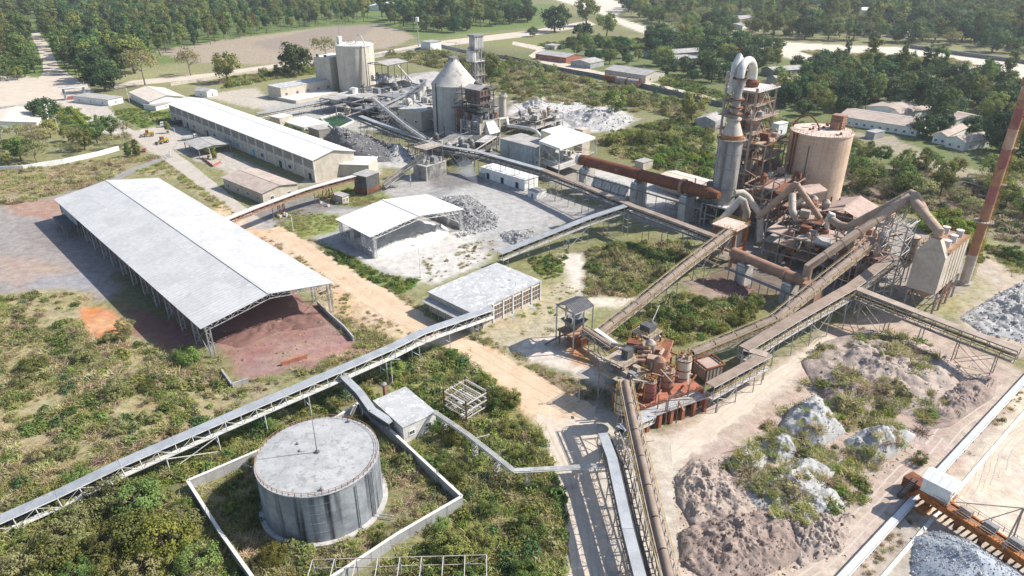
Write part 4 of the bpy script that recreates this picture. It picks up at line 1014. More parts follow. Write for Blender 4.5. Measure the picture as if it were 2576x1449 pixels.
# inlet hood on the near end (towards -E2)
hf = bc - E2 * (lb / 2); zh = ZT(up(hf, 0), 594); m = MB()
prof = [(-.5, zb), (.5, zb), (.5, zb + (ztb - zb) * .92), (.16, zh), (-.16, zh), (-.5, zb + (ztb - zb) * .92)]
f0 = [up(hf + E1 * la * s * 1.0, z) - E2 * .01 for s, z in prof]; f1 = [p - E2 * 2.6 for p in f0]
m.poly(f1); m.poly(f0[::-1])
for i in range(6): m.poly([f0[i], f0[(i + 1) % 6], f1[(i + 1) % 6], f1[i]])
m.build('inlet_hood', 'duct_pale', bh)
neck = hf - E2 * 1.3
MB().obox(up(neck, zh + .5), E1 * la * .2, E2 * 1.5, U3 * .25).build('flange', 'rust_pale', bh)
nb_ = 3
for i in range(nb_):
    cc = bc + E2 * lb * ((i + .5) / nb_ - .5); t_ = corners(cc, E1, E2, la * .96, lb / nb_ * .96); m = MB(); b_ = corners(cc, E1, E2, .8, .8); zz0 = zb - 4.2
    for k in range(4): m.poly([up(t_[k], zb - .01), up(t_[(k + 1) % 4], zb - .01), up(b_[(k + 1) % 4], zz0), up(b_[k], zz0)])
    m.poly([up(p, zz0) for p in b_]); m.build('hopper', 'duct_tan', bh)
for i in range(4):
    for s in (-.5, .5):
        p = bc + E2 * lb * (i / 3 - .5) + E1 * la * s; MB().beam(up(p, -.3), up(p, zb), .4).build('leg', 'steel_dust', bh)
        if i < 3:
            p2 = bc + E2 * lb * ((i + 1) / 3 - .5) + E1 * la * s; MB().beam(up(p, .3), up(p2, zb - .3), .2).build('brace', 'steel_dust', bh)
            MB().beam(up(p, zb * .5), up(p2, zb * .5), .25).build('beam', 'rust', bh)
for s in (-.5, .5):
    a = bc + E2 * lb * s; MB().beam(up(a - E1 * la / 2, zb - .3), up(a, 1), .2).build('brace', 'steel_dust', bh); MB().beam(up(a + E1 * la / 2, zb - .3), up(a, 1), .2).build('brace', 'steel_dust', bh)
MB().box(bc + E2 * (lb / 2 + 2), E1, E2, 3.5, 3, 0, 7).build('fan_casing', 'rust', bh)
# ---- ducts
def duct(name, label, pts, px, m, flanges=True, stand=None):
    P = [p if isinstance(p, Vector) else G(*p) for p in pts]
    r = rpx(P[len(P) // 2], px); root = thing(name, label, 'duct', up(P[0], 0))
    for a, b in zip(P, P[1:]): pass
    MB().tube(P, r, 18).build('pipe', m, root, True)
    if flanges:
        for a, b in zip(P, P[1:]):
            L = (b - a).length; k = int(L / 7)
            for i in range(1, k + 1):
                p = a.lerp(b, i / (k + 1)); d = (b - a).normalized(); MB().tube([p - d * .12, p + d * .12], r * 1.07, 18).build('flange', m, root, True)
    return root
nk = up(neck, zh + .7)
zpk = ZT(up(G(2283, 560), 0), 497)
pk = G(2284, 497, 30); d1 = G(2034, 671, 13)
duct('exhaust_duct', 'fat tan duct rising from the dryer over a peak into the dust filter', [d1 - U3 * 4 , d1, pk, G(2300, 506, 29.6), nk + U3 * 1.2, nk - U3 * .3], 11, 'duct_tan')
duct('exhaust_duct', 'second tan duct running behind its twin down to the white elbow', [G(2092, 553, 17), G(2112, 566, 17), G(2134, 571, 17), G(2292, 487, 31), G(2304, 492, 31), G(2326, 532, 27)], 10, 'duct_tan')
duct('elbow_pipe', 'pale white hooked stack pipe among the mill ducts', [G(2077, 592, 10), G(2082, 550, 17), G(2088, 538, 19), G(2096, 541, 18.5), G(2096, 556, 16)], 5.5, 'pipe_white', False)
duct('inverted_duct', 'thin tan duct making an inverted V in front of the tan silo', [G(1906, 548, 12), G(2000, 464, 27), G(2006, 466, 27), G(2062, 548, 14)], 7.5, 'duct_tan')
duct('branched_duct', 'grey-tan bent duct with a short branch beneath the inverted V duct', [G(1993, 490, 18), G(1993, 530, 14), G(2003, 548, 12), G(2033, 594, 7)], 9, 'duct_pale')
duct('branch_duct', 'short side branch joining the bent grey-tan duct', [G(1996, 520, 14), G(2022, 500, 17)], 6, 'duct_pale', False)
duct('hot_gas_duct', 'pale bent duct leaving the foot of the grey cylinder', [G(1848, 486, 17), G(1868, 485, 17), G(1880, 494, 16), G(1912, 538, 10), G(1912, 612, 2)], 8.5, 'duct_pale')
duct('hot_gas_duct', 'cream inverted V duct meeting the top of the long incline conveyor', [G(1803, 566, 9), G(1862, 503, 17), G(1870, 507, 17), G(1879, 534, 12), G(1876, 548, 9)], 9, 'duct_pale')
p = G(1876, 552, 8); v_ = thing('rust_vessel', 'orange rusty vertical vessel below the cream inverted V duct', 'vessel', up(p, 0))
MB().lathe(p, [(1.9, 0), (1.9, 9), (1.2, 10.5)], 20).build('shell', 'rust_orange', v_, True)
for z in (2, 5, 8.8): MB().lathe(p, [(2.05, z), (2.05, z + .2)], 20).build('band', 'rust', v_, True)
# stand round the hot gas duct
p = G(1915, 600); t_ = thing('pipe_tower', 'square white-dusted lattice stand holding the bent duct', 'lattice tower', p)
for x in corners(p, E1, E2, 3.4, 3.4): MB().beam(up(x, -.3), up(x, 13), .28).build('post', 'duct_pale', t_)
for z in (3, 6, 9, 12.8):
    k_ = corners(p, E1, E2, 3.4, 3.4)
    for i in range(4): MB().beam(up(k_[i], z), up(k_[(i + 1) % 4], z), .22).build('beam', 'steel_dust', t_)
m = MB(); lattice(m, p, E1, E2, 3.4, 3.4, 0, 12.8, 3.2, .2, .1); m.build('bracing', 'steel_dust', t_)['kind'] = 'stuff'
# ---- lattice tower by the dust filter
Lq = G(2180, 730); Fq = G(2230, 750); Rq = G(2262, 732); c_ = (Lq + Rq) / 2; zl = ZT(Fq, 572)
lt = thing('lattice_tower', 'pale cross-braced lattice tower with open top under the twin ducts', 'lattice tower', c_)
la = (Lq - Fq).length; lb = (Rq - Fq).length
for x in corners(c_, E1, E2, la, lb): MB().beam(up(x, -.3), up(x, zl), .32).build('leg', 'steel_pale', lt)
k_ = corners(c_, E1, E2, la, lb)
for k in range(5):
    za, zb_ = zl * k / 5, zl * (k + 1) / 5
    for i in range(4):
        MB().beam(up(k_[i], zb_), up(k_[(i + 1) % 4], zb_), .22).build('beam', 'steel_pale', lt)
        MB().beam(up(k_[i], za), up(k_[(i + 1) % 4], zb_), .16).build('brace', 'paint_white', lt); MB().beam(up(k_[(i + 1) % 4], za), up(k_[i], zb_), .16).build('brace', 'steel_pale', lt)
kk = corners(c_, E1, E2, la + 1, lb + 1)
for i in range(7): MB().beam(up(kk[0].lerp(kk[1], i / 6), zl + .15), up(kk[3].lerp(kk[2], i / 6), zl + .15), .18).build('cross_beam', 'steel_pale', lt)
c2 = c_ + E2 * lb * .35 + E1 * la * .2
for x in corners(c2, E1, E2, 2.2, 2.2): MB().beam(up(x, zl), up(x, zl + 7), .2).build('leg', 'steel_dust', lt)
m = MB(); lattice(m, c2, E1, E2, 2.2, 2.2, zl, zl + 7, 2.3, .2, .1); m.build('bracing', 'steel_dust', lt)['kind'] = 'stuff'
p = G(2268, 700); v_ = thing('banded_vessel', 'dark banded cylindrical vessel between lattice tower and dust filter', 'vessel', p)
MB().lathe(p, [(.7, 4), (2.3, 7), (2.3, 15), (1.5, 15.5)], 20).build('shell', 'steel_dust', v_, True)
for z in (7.4, 10, 12.5, 14.8): MB().lathe(p, [(2.45, z), (2.45, z + .25)], 20).build('band', 'rust', v_, True)
for x in corners(p, E1, E2, 3.4, 3.4): MB().beam(up(x, -.3), up(x, 8), .25).build('leg', 'steel_dust', v_)

# ---- kiln
def cyl_thing(name, label, a, b, px, m, tyres, mt='rust', cat='kiln', piers=(), girth=None, roll=True):
    root = thing(name, label, cat, up(a.lerp(b, .5), 0)); r = rpx(a.lerp(b, .5), px); d = (b - a).normalized(); x = d.cross(U3).normalized()
    n = 5
    for i in range(n): MB().tube([a.lerp(b, i / n), a.lerp(b, (i + 1) / n) - d * .02], r * (1 + .004 * (i % 2)), 32).build('shell', m, root, True)
    for t in tyres:
        p = a.lerp(b, t); MB().tube([p - d * .45, p + d * .45], r * 1.12, 32).build('tyre', mt, root, True)
    if girth is not None:
        p = a.lerp(b, girth); MB().tube([p - d * .6, p + d * .6], r * 1.28, 36).build('girth_gear', 'rust_pale', root, True)
    for t in piers:
        p = a.lerp(b, t); h = p.z - r * 1.5
        MB().box(p, d * 1 if abs(d.z) < .01 else Vector((d.x, d.y, 0)).normalized(), x, 3.2, r * 3.0, -.3, h).build('pier', 'conc', root)
        for s in (-1, 1):
            rp = up(p, h + r * .35) + x * s * r * .75; MB().tube([rp - d * .7, rp + d * .7], r * .34, 14).build('roller', 'steel_grey', root, True)
            rq = up(p, h + .5) + x * s * r * 1.3; MB().tube([rq - d * 1.3, rq + d * 1.3], .4, 12).build('motor', 'pipe_white', root, True)
    return root, r, d, x
ka = G(1458, 400, 13.5); kb = G(1786, 486, 14.5)
kl, r, d, x = cyl_thing('rotary_kiln', 'long rust-red rotary kiln cylinder sloping on concrete piers', ka, kb, 14.2, 'rust_kiln', (.07, .5, .86), piers=(.07, .5, .86), girth=.82)
MB().tube([ka - d * .4, ka + d * 1.0], r * 1.13, 28).build('hood_ring', 'pipe_white', kl, True)
MB().tube([kb - d * 2, kb + d * 4], [r * 1.02, r * .6], 28).build('inlet_seal', 'rust', kl, True)
wk = MB(); wk.beam(up(ka, 8.5) + x * r * 1.6, up(kb, 8.9) + x * r * 1.6, 1.1, .2); railing(wk, [up(ka, 8.6) + x * r * 1.75, up(kb, 9) + x * r * 1.75], 1.1, 4); wk.build('walkway', 'steel_grey', kl)
for i in range(14): p = ka.lerp(kb, (i + .5) / 14) + x * r * 1.6; MB().beam(up(p, -.2), up(p, 8.5), .22).build('walkway_post', 'steel_grey', kl)
cl = thing('cooler_drums', 'row of white satellite drums lying under the kiln end', 'cooler', up(ka, 0))
for i in range(10):
    p = ka.lerp(kb, .17 + i * .028); MB().tube([up(p, 4.5) + x * r * 1.35, up(p, 8) + x * r * .35], 1.05, 14).build('drum', 'pipe_white', cl, True)
    MB().tube([up(p, 4.2) + x * r * 1.42, up(p, 4.6) + x * r * 1.33], .6, 12).build('end_cap', 'paint_grey', cl, True)
MB().beam(up(ka.lerp(kb, .15), 2) + x * r * 1.0, up(ka.lerp(kb, .45), 2) + x * r * 1.0, 3, 4.2).build('plinth', 'conc', cl)
# ---- raw dryer drum
da = G(1843, 634, 9.5); db = G(2028, 711, 8.5)
dr, r, d, x = cyl_thing('dryer_drum', 'shorter brown rusty dryer drum lying before the mill building', da, db, 13.2, 'rust_pale', (.2, .86), mt='rust_pale', piers=(.2, .82), girth=.72)
wk = MB(); wk.beam(up(da, 4.6) + x * r * 1.7, up(db, 4.2) + x * r * 1.7, 1.3, .2); railing(wk, [up(da, 4.7) + x * r * 1.9, up(db, 4.3) + x * r * 1.9], 1.1, 3)
for i in range(9): p = da.lerp(db, (i + .5) / 9) + x * r * 1.7; wk.beam(up(p, 0), up(p, 4.4), .2)
wk.build('walkway', 'steel_grey', dr)
MB().box(up(db, 0) + d * 2.2, Vector((d.x, d.y, 0)).normalized(), x, 4.5, r * 2.6, -.3, 9).build('end_chamber', 'rust_pale', dr)
p = G(1826, 655); f_ = thing('feed_frame', 'rust-orange steel frame with flat concrete roof at the dryer mouth', 'frame', p)
k_ = corners(p, E1, E2, 8, 8)
for x_ in k_: MB().beam(up(x_, -.3), up(x_, 13), .7).build('column', 'rust_orange', f_)
for z in (5.5, 13):
    for i in range(4): MB().beam(up(k_[i], z), up(k_[(i + 1) % 4], z), .6).build('beam', 'rust_orange', f_)
MB().prism(corners(p, E1, E2, 9.4, 9.4), 13.3, 13.7).build('roof', 'silo_top', f_)
MB().box(p, E1, E2, 6, 6, 5.8, 11.5).build('chute_house', 'steel_dust', f_)
r_ = MB(); kk = [up(x_, 13.7) for x_ in corners(p, E1, E2, 9.2, 9.2)]; railing(r_, kk + kk[:1], 1.1, 2); r_.build('railing', 'yellow', f_)
# ---- roofs over the mill
def shelter(name, label, px, ze, rise, rm, fm='steel_dust', legs=True, cat='shelter', sides=None, long_ridge=True):
    pts = [G(u, v, ze) for u, v in px]; c, ax, ay, la, lb = rect4(pts); root = thing(name, label, cat, c)
    if (la >= lb) != long_ridge: ax, ay, la, lb = ay, ax, lb, la
    for s in (-1, 1):
        e = c + ay * s * lb / 2; n = max(2, round(la / 4))
        for i in range(n):
            a = e + ax * la * (i / n - .5); b = e + ax * la * ((i + 1) / n - .5) - ax * .03; lift = rng.uniform(0, .03)
            MB().slab([up(a, ze + lift), up(b, ze + lift), up(b - ay * s * lb / 2, ze + rise + lift), up(a - ay * s * lb / 2, ze + rise + lift)], .08).build('roof_sheet', rm, root)
    MB().beam(up(c - ax * la / 2, ze + rise + .06), up(c + ax * la / 2, ze + rise + .06), .5, .1).build('ridge_cap', rm, root)
    if legs:
        for i in range(max(2, round(la / 7)) + 1):
            for s in (-.47, .47):
                k = max(2, round(la / 7)); p = c + ax * la * (i / k - .5) * .95 + ay * lb * s
                MB().beam(up(p, -.3), up(p, ze - .05), .35).build('column', fm, root)
        for s in (-.47, .47): MB().beam(up(c - ax * la * .475 + ay * lb * s, ze - .3), up(c + ax * la * .475 + ay * lb * s, ze - .3), .25, .4).build('beam', fm, root)
        for s in (-.475, .475): MB().beam(up(c - ay * lb * .47 + ax * la * s, ze - .3), up(c + ay * lb * .47 + ax * la * s, ze - .3), .25, .4).build('beam', fm, root)
    if sides:
        for z0, z1, m in sides: MB().box(c, ax, ay, la * .9, lb * .88, z0, z1).build('floor', m, root)
    return root, c, ax, ay, la, lb
shelter('mill_roof', 'dusty brown gable roof over the open mill hall behind the ducts', [(2062,532),(2117,499),(2214,520),(2166,553)], 15, 2.4, 'roof_dust', sides=[(9.5, 9.9, 'roof_dust'), (4.5, 4.9, 'conc')])
shelter('mill_roof', 'small tilted brown sheet roof against the foot of the tan silo', [(2013,474),(2029,461),(2075,476),(2032,494)], 19, 1.2, 'roof_dust', sides=[(13, 13.3, 'roof_dust'), (7, 7.3, 'conc')])
# ---- steel process frame full of machines below the ducts
pts = [G(1930, 660), G(2150, 720), G(2230, 640), G(2010, 570)]
c_, a1, a2, la, lb = rect4(pts); pf = thing('process_frame', 'dense multi-level steel frame packed with dusty mill machinery and pipes', 'process frame', c_)
nx, ny = 6, 5
for i in range(nx + 1):
    for j in range(ny + 1):
        p = c_ + a1 * la * (i / nx - .5) + a2 * lb * (j / ny - .5); MB().beam(up(p, -.3), up(p, rng.choice((7.5, 11, 11, 14))), .35).build('column', rng.choice(('steel_dust', 'rust_pale', 'steel_dust')), pf)
for z in (4, 7.5, 11):
    for j in range(ny + 1):
        o_ = a2 * lb * (j / ny - .5); MB().beam(up(c_ - a1 * la / 2 + o_, z), up(c_ + a1 * la / 2 + o_, z), .3, .4).build('beam', 'steel_dust', pf)
    for i in range(nx + 1):
        o_ = a1 * la * (i / nx - .5); MB().beam(up(c_ - a2 * lb / 2 + o_, z), up(c_ + a2 * lb / 2 + o_, z), .3, .4).build('beam', 'rust_pale' if i % 2 else 'steel_dust', pf)
for i, j, z in rng.sample([(i, j, z) for i in range(nx) for j in range(ny) for z in (4, 7.5, 11)], 40):
    p = c_ + a1 * la * ((i + .5) / nx - .5) + a2 * lb * ((j + .5) / ny - .5)
    MB().box(p, a1, a2, la / nx * .98, lb / ny * .98, z + .21, z + .3).build('grating', rng.choice(('steel_dust', 'roof_dust', 'conc', 'duct_tan')), pf)
    if rng.random() < .7:
        m = MB(); k_ = [up(x_, z + .3) for x_ in corners(p, a1, a2, la / nx * .95, lb / ny * .95)]; railing(m, k_[:3], 1.1, 2); m.build('railing', rng.choice(('yellow', 'steel_dust', 'rust_pale')), pf)
for k in range(90):
    p = c_ + a1 * la * rng.uniform(-.48, .48) + a2 * lb * rng.uniform(-.48, .48); z = rng.choice((0, 4.3, 7.8, 11.3)); s = rng.uniform(.8, 2.6); t = rng.random()
    mm = rng.choice(('steel_dust', 'rust', 'duct_tan', 'rust_pale', 'steel_dust', 'steel_grey', 'roof_dust', 'rust_orange'))
    if t < .35: MB().box(p, a1, a2, s * 1.4, s, z, z + s * 1.1).build('machine', mm, pf)
    elif t < .7: MB().lathe(p, [(s * .3, z), (s * .6, z + s * .5), (s * .6, z + s * 1.8), (s * .2, z + s * 2.1)], 14).build('vessel', mm, pf, True)
    else:
        e = p + a1 * rng.uniform(-7, 7) + a2 * rng.uniform(-3, 3); MB().tube([up(p, z + .5), up(p, z + 2), up(e, z + 2 + rng.uniform(0, 3))], rng.uniform(.2, .6), 10).build('pipe', mm, pf, True)
def frame2(label, px, nx, ny, lev, nmach, mats, seed, tall=0):
    R2 = random.Random(seed); c_, a1, a2, la, lb = rect4([G(u, v) for u, v in px]); pf = thing('process_frame', label, 'process frame', c_)
    for i in range(nx + 1):
        for j in range(ny + 1):
            p = c_ + a1 * la * (i / nx - .5) + a2 * lb * (j / ny - .5); MB().beam(up(p, -.3), up(p, R2.choice(lev[-2:]) + R2.choice((0, 0, 3))), .4).build('column', R2.choice(mats), pf)
    for z in lev:
        for j in range(ny + 1): o_ = a2 * lb * (j / ny - .5); MB().beam(up(c_ - a1 * la / 2 + o_, z), up(c_ + a1 * la / 2 + o_, z), .3, .45).build('beam', R2.choice(mats), pf)
        for i in range(nx + 1): o_ = a1 * la * (i / nx - .5); MB().beam(up(c_ - a2 * lb / 2 + o_, z), up(c_ + a2 * lb / 2 + o_, z), .3, .45).build('beam', R2.choice(mats), pf)
        for i in range(nx):
            for j in range(ny):
                if R2.random() < .6:
                    p = c_ + a1 * la * ((i + .5) / nx - .5) + a2 * lb * ((j + .5) / ny - .5); MB().box(p, a1, a2, la / nx * .97, lb / ny * .97, z + .23, z + .32).build('grating', R2.choice(mats), pf)
                    if R2.random() < .6: m = MB(); k_ = [up(x_, z + .32) for x_ in corners(p, a1, a2, la / nx * .95, lb / ny * .95)]; railing(m, k_[:3], 1.1, 2); m.build('railing', R2.choice(('yellow', 'rust_pale', mats[0])), pf)
        for i in range(nx): a = c_ + a1 * la * (i / nx - .5) - a2 * lb / 2; MB().beam(up(a, max(0, z - 4)), up(a + a1 * la / nx, z), .2).build('brace', R2.choice(mats), pf)
    for k in range(nmach):
        p = c_ + a1 * la * R2.uniform(-.48, .48) + a2 * lb * R2.uniform(-.48, .48); z = R2.choice([0] + lev) + .33; s = R2.uniform(.8, 2.6); t = R2.random(); mm = R2.choice(mats + ('duct_tan', 'steel_dust'))
        if t < .33: MB().box(p, a1, a2, s * 1.4, s, z, z + s * 1.1).build('machine', mm, pf)
        elif t < .62: MB().lathe(p, [(s * .3, z), (s * .6, z + s * .5), (s * .6, z + s * 1.6), (s * .2, z + s * 2)], 12).build('vessel', mm, pf, True)
        else: e = p + a1 * R2.uniform(-6, 6) + a2 * R2.uniform(-4, 4); MB().tube([up(p, z + .3), up(p, z + 1.8), up(e, z + 1.8 + R2.uniform(-.5, 3))], R2.uniform(.15, .5), 8).build('pipe', mm, pf, True)
BR = ('steel_dust', 'rust', 'rust_pale', 'steel_dust', 'roof_dust')
frame2('brown stair-and-pipe frame wedged between preheater tower and tan silo', [(1880,585),(1960,612),(2010,545),(1930,520)], 4, 3, [5, 10, 15, 19], 60, BR, 3)
frame2('rusty pump and fan frame below the inverted V duct', [(1990,640),(2050,655),(2090,600),(2030,588)], 3, 3, [5, 9, 13], 40, BR, 4)
frame2('dusty girder frame under the dryer drum end and lattice tower', [(2080,720),(2190,742),(2230,690),(2120,670)], 4, 3, [4, 8, 12], 50, BR, 5)
frame2('sooty pipe frame along the foot of the grey cylinder', [(1700,545),(1800,575),(1835,540),(1740,515)], 4, 2, [4.5, 9], 36, ('steel_grey', 'steel_dust', 'conc', 'steel_dark'), 6)
frame2('sooty hopper frame between cone silo and yard corner block', [(1090,400),(1200,425),(1225,385),(1110,362)], 5, 2, [4.5, 8], 40, ('steel_dark', 'steel_grey', 'wall_soot', 'conc'), 7)
frame2('grey pipework frame behind the kiln canopy', [(1285,330),(1350,345),(1400,318),(1330,300)], 4, 3, [4, 8], 40, ('steel_grey', 'conc', 'steel_dust', 'wall_grey'), 8)
building('mill_block', 'grey concrete machine block with small openings under the mill ducts', 'building', [(1962,590),(2012,604),(2040,585),(1990,570)], 8, wm='wall_grey', rm='roof_dust', wins=[(0, 2, 3, 1.2, 1.5), (1, 2, 3, 1.2, 1.5)])
# ---- kiln firing hall: grey clad box and white L canopy
building('clad_building', 'blue-grey sheet-clad box building beside the white kiln canopy', 'building', [(1276,346),(1316,332),(1380,356),(1344,376)], 11, wm='wall_blue', rm='roof_asb', over=.15)
building('clad_annex', 'small cream box cabin against the blue-grey clad building', 'building', [(1345,389),(1355,385),(1371,390),(1361,396)], 7, wm='wall_cream', rm='roof_asb', over=.1, wins=[(3, 1, 3, 1.3, 1.6)])
cn = thing('kiln_canopy', 'white L-shaped canopy roof on tall posts over the kiln hood', 'canopy', G(1420, 430))
zc = 16.5; P1 = [G(u, v, zc) for u, v in ((1355,354),(1388,336),(1497,344),(1408,373))]
out = [G(u, v, zc) for u, v in ((1356,354),(1389,337),(1361,327),(1409,315),(1497,344),(1408,373))]
i_ = MB(); ins = [up(p, zc) for p in out]
i_.prism(ins, zc - .25, zc).build('roof', 'roof_white', cn)
for p in out: MB().beam(up(p.lerp(sum(out, Vector()) / 6, .04), -.3), up(p.lerp(sum(out, Vector()) / 6, .04), zc - .25), .5).build('column', 'paint_white', cn)
for i in range(6): MB().beam(up(out[i], zc - .7), up(out[(i + 1) % 6], zc - .7), .25, .7).build('beam', 'paint_white', cn)
m = MB()
for i in range(6): m.beam(up(out[i], 9), up(out[(i + 1) % 6], zc - 1), .18); m.beam(up(out[i], 9), up(out[(i + 1) % 6], 9), .2)
m.build('bracing', 'steel_pale', cn)['kind'] = 'stuff'
cen = sum(out, Vector()) / 6; MB().prism([up(p.lerp(cen, .08), 0) for p in out], 5.6, 6.0).build('floor', 'conc', cn)
for k in range(22):
    p = cen + Vector((rng.uniform(-9, 9), rng.uniform(-7, 7), 0)); s = rng.uniform(.8, 2)
    MB().lathe(p, [(s * .5, 6), (s * .6, 6 + s), (s * .3, 6 + s * 1.6)], 10).build('machine', rng.choice(('pipe_white', 'steel_grey', 'wall_blue', 'steel_dust')), cn, True)
MB().box(G(1462, 398), E1, E2, 5.5, 6, 0, 15.5).build('firing_hood', 'duct_pale', cn)
building('low_store', 'long low white store with dark doorways along the clinker yard', 'building', [(1224,417),(1251,407),(1340,444),(1312,457)], 5, wm='wall_white', rm='roof_white', over=.3, wins=[(3, 3, .05, 2.2, 3.0, 'door')])
building('low_cabin', 'small white box cabin at the edge of the clinker yard', 'building', [(1334,476),(1352,468),(1369,476),(1350,486)], 3.2, wm='wall_white', rm='roof_asb', over=.15, wins=[(3, 1, .05, 1, 2, 'door')])
building('low_cabin', 'tiny blue-white kiosk beside the smoking rubbish', 'building', [(1207,430),(1218,426),(1230,431),(1218,436)], 2.6, wm='wall_blue', rm='roof_white', over=.15)
building('control_room', 'low gabled cream block beyond the kiln', 'building', [(1665,443),(1700,427),(1785,455),(1750,475)], 5.5, roof='gable', rise=1, wm='wall_cream', rm='roof_cream', over=.3, wins=[(3, 4, 1.2, 1.2, 1.3)])
building('cement_hut', 'small flat-roofed hut hidden beyond the kiln', 'building', [(1600,403),(1622,396),(1640,402),(1620,410)], 4, wm='wall_cream', rm='roof_asb', over=.2)
building('bunker', 'vaulted grey bunker under the trees left of the preheater tower', 'building', [(1757,298),(1772,286),(1815,293),(1806,309)], 5, roof='gable', rise=2.2, wm='wall_grey', rm='roof_asb', over=.1)
# ================= conveyors of the right half
gallery('belt_conveyor', 'grey-roofed conveyor climbing from the mesh-glazed hall to the junction', [(1257,636,5.5),(1300,618,6.2),(1480,547,9.5),(1587,512,12)], wd=2.6, d=2.6, bay=3.4, leg=9, cm='cover_grey', sm='steel_pale')
gallery('belt_conveyor', 'long conveyor running along the kiln from white store to the mill', [(1365,426,11),(1480,470,11.5),(1590,516,12),(1700,556,12),(1806,596,12)], wd=2.8, d=2.8, bay=3.6, leg=9, cm='cover_brown', sm='steel_grey')
gallery('belt_conveyor', 'dark sooty conveyor linking the cone silo to the kiln conveyor', [(1112,366,10.5),(1200,380,11),(1290,405,11),(1365,426,11)], wd=3, d=2.8, bay=3.6, leg=9, cm='cover_grey', sm='steel_grey')
gallery('belt_conveyor', 'steep brown incline conveyor with yellow rails rising to the mill', [(1507,832,3.2),(1600,760,6.2),(1720,664,10),(1842,572,14)], wd=3.0, d=1.9, bay=3.5, leg=16, cm='cover_brown', sm='steel_dust', cover='arch', gaps=.12, rail=2, skirt=.9)
gallery('belt_conveyor', 'half-round hooded conveyor curving up from the crusher bins to the mill', [(1742,882,6.5),(1850,838,8),(1950,796,10),(2070,700,14),(2200,598,19)], wd=3.0, d=1.9, bay=3.4, leg=15, cm='cover_brown', sm='steel_dust', cover='arch', rail=2)
gallery('belt_conveyor', 'broad flat-covered trestle conveyor with yellow pipes climbing to the filter', [(1872,876,8.5),(2000,800,10),(2142,720,11.5),(2250,640,13)], wd=3.2, d=3.4, bay=3.2, leg=8.5, cm='cover_brown', sm='steel_pale', rail=2)
gallery('belt_conveyor', 'flat-covered trestle conveyor standing beside the gravel track', [(1786,968,8),(1932,890,8)], wd=2.6, d=3.6, bay=2.8, leg=7, cm='cover_brown', sm='steel_pale', rail=2)
a = G(1872, 876, 8.3); b = G(1930, 893, 8.1)
j_ = thing('transfer_bridge', 'short flat bridge joining the two offset trestle conveyors', 'bridge', up(a, 0)); MB().beam(a, b, 2.6, .12).build('cover', 'cover_dust', j_)
for s in (0, 1):
    for k in (-1, 1): p = a.lerp(b, s) + (b - a).cross(U3).normalized() * k * 1.2; MB().beam(up(p, -.3), p - U3 * .1, .22).build('leg', 'steel_pale', j_)
gallery('belt_conveyor', 'pink-dusted conveyor on tall posts running out to the quarry side', [(2144,720,11),(2260,765,10.5),(2420,826,10),(2566,880,9.5)], wd=2.8, d=3.4, bay=3.2, leg=9, cm='cover_dust', sm='steel_dust', rail=2)
gallery('belt_conveyor', 'grey flat-covered conveyor coming up the track to the crusher', [(1532,1088,10),(1556,1150,9.4),(1598,1330,8.2),(1636,1470,7.6),(1690,1650,7)], wd=4.6, cw=2.0, co=1.3, d=3.2, bay=2.4, leg=8, cm='cover_grey', sm='steel_dust', rail=1)
gallery('belt_conveyor', 'half-round grey hooded conveyor beside the flat one', [(1574,955,13),(1600,1080,10.5),(1650,1300,8.5),(1692,1470,7.6),(1740,1650,7)], wd=2.7, d=2.0, bay=2.4, leg=11, cm='cover_brown', sm='steel_dust', cover='arch', gaps=.06, rail=2)
gallery('belt_conveyor', 'short dark hooded conveyor dropping from the hopper canopy', [(1470,822,7.5),(1540,868,5.2),(1612,918,3.5)], wd=2.6, d=1.7, bay=3, leg=9, cm='cover_brown', sm='steel_dust', cover='arch', gaps=.12)
gallery('belt_conveyor', 'narrow flat gallery alongside the short dark hooded conveyor', [(1498,828,5.2),(1600,902,4.6)], wd=1.6, d=1.5, bay=3, leg=9, cm='cover_white', sm='steel_dust')
gallery('belt_conveyor', 'short grey gallery leaving the brick-red deck for the track', [(1560,1078,9.6),(1640,1042,6.5)], wd=2.2, d=1.6, bay=2.5, leg=6, cm='cover_grey', sm='steel_pale')
# ---- hopper under its canopy
hp, c, ax, ay, la, lb = shelter('hopper_canopy', 'tall dark ribbed gable canopy over the feed hopper', [(1402,767),(1447,744),(1493,770),(1445,791)], 12.2, 1.3, 'roof_slate', 'steel_pale')
for s in (-1, 1):
    for i in range(15):
        e = c + ax * la * (i / 14 - .5) * .99; MB().beam(up(e + ay * s * lb * .5, 12.27), up(e, 13.57), .14, .12).build('roof_rib', 'steel_grey', hp)
MB().prism(corners(c, ax, ay, la * .9, lb * .9), 4.2, 4.6).build('floor', 'rust_pale', hp)
t_ = corners(c, ax, ay, la * .75, lb * .75); b_ = corners(c, ax, ay, 1.2, 1.2); m = MB()
for k in range(4): m.poly([up(t_[k], 8), up(t_[(k + 1) % 4], 8), up(b_[(k + 1) % 4], 4.6), up(b_[k], 4.6)])
m.build('hopper', 'steel_grey', hp)
MB().box(c + ax * 1.2, ax, ay, 2.4, 2.0, 8, 9.6).build('drive', 'paint_grey', hp)
for p in t_: MB().beam(up(p, -.2), up(p, 4.2), .5).build('leg', 'rust_orange', hp)
MB().box(c + ax * la * .2, ax, ay, la * .3, lb * .8, -.2, 2.5).build('plinth', 'rust_orange', hp)
m = MB(); a = up(c - ax * la * .5, 4.5); b = up(c - ax * la * .5 - ay * 5 - ax * 2, 0)
for s in (-.5, .5): m.beam(a + ay * s * .1 + ax * s, b + ax * s, .15, .3)
for i in range(14): m.obox(a.lerp(b, i / 14), ax * .5, ay * .15, U3 * .03)
m.build('stair', 'steel_dark', hp)
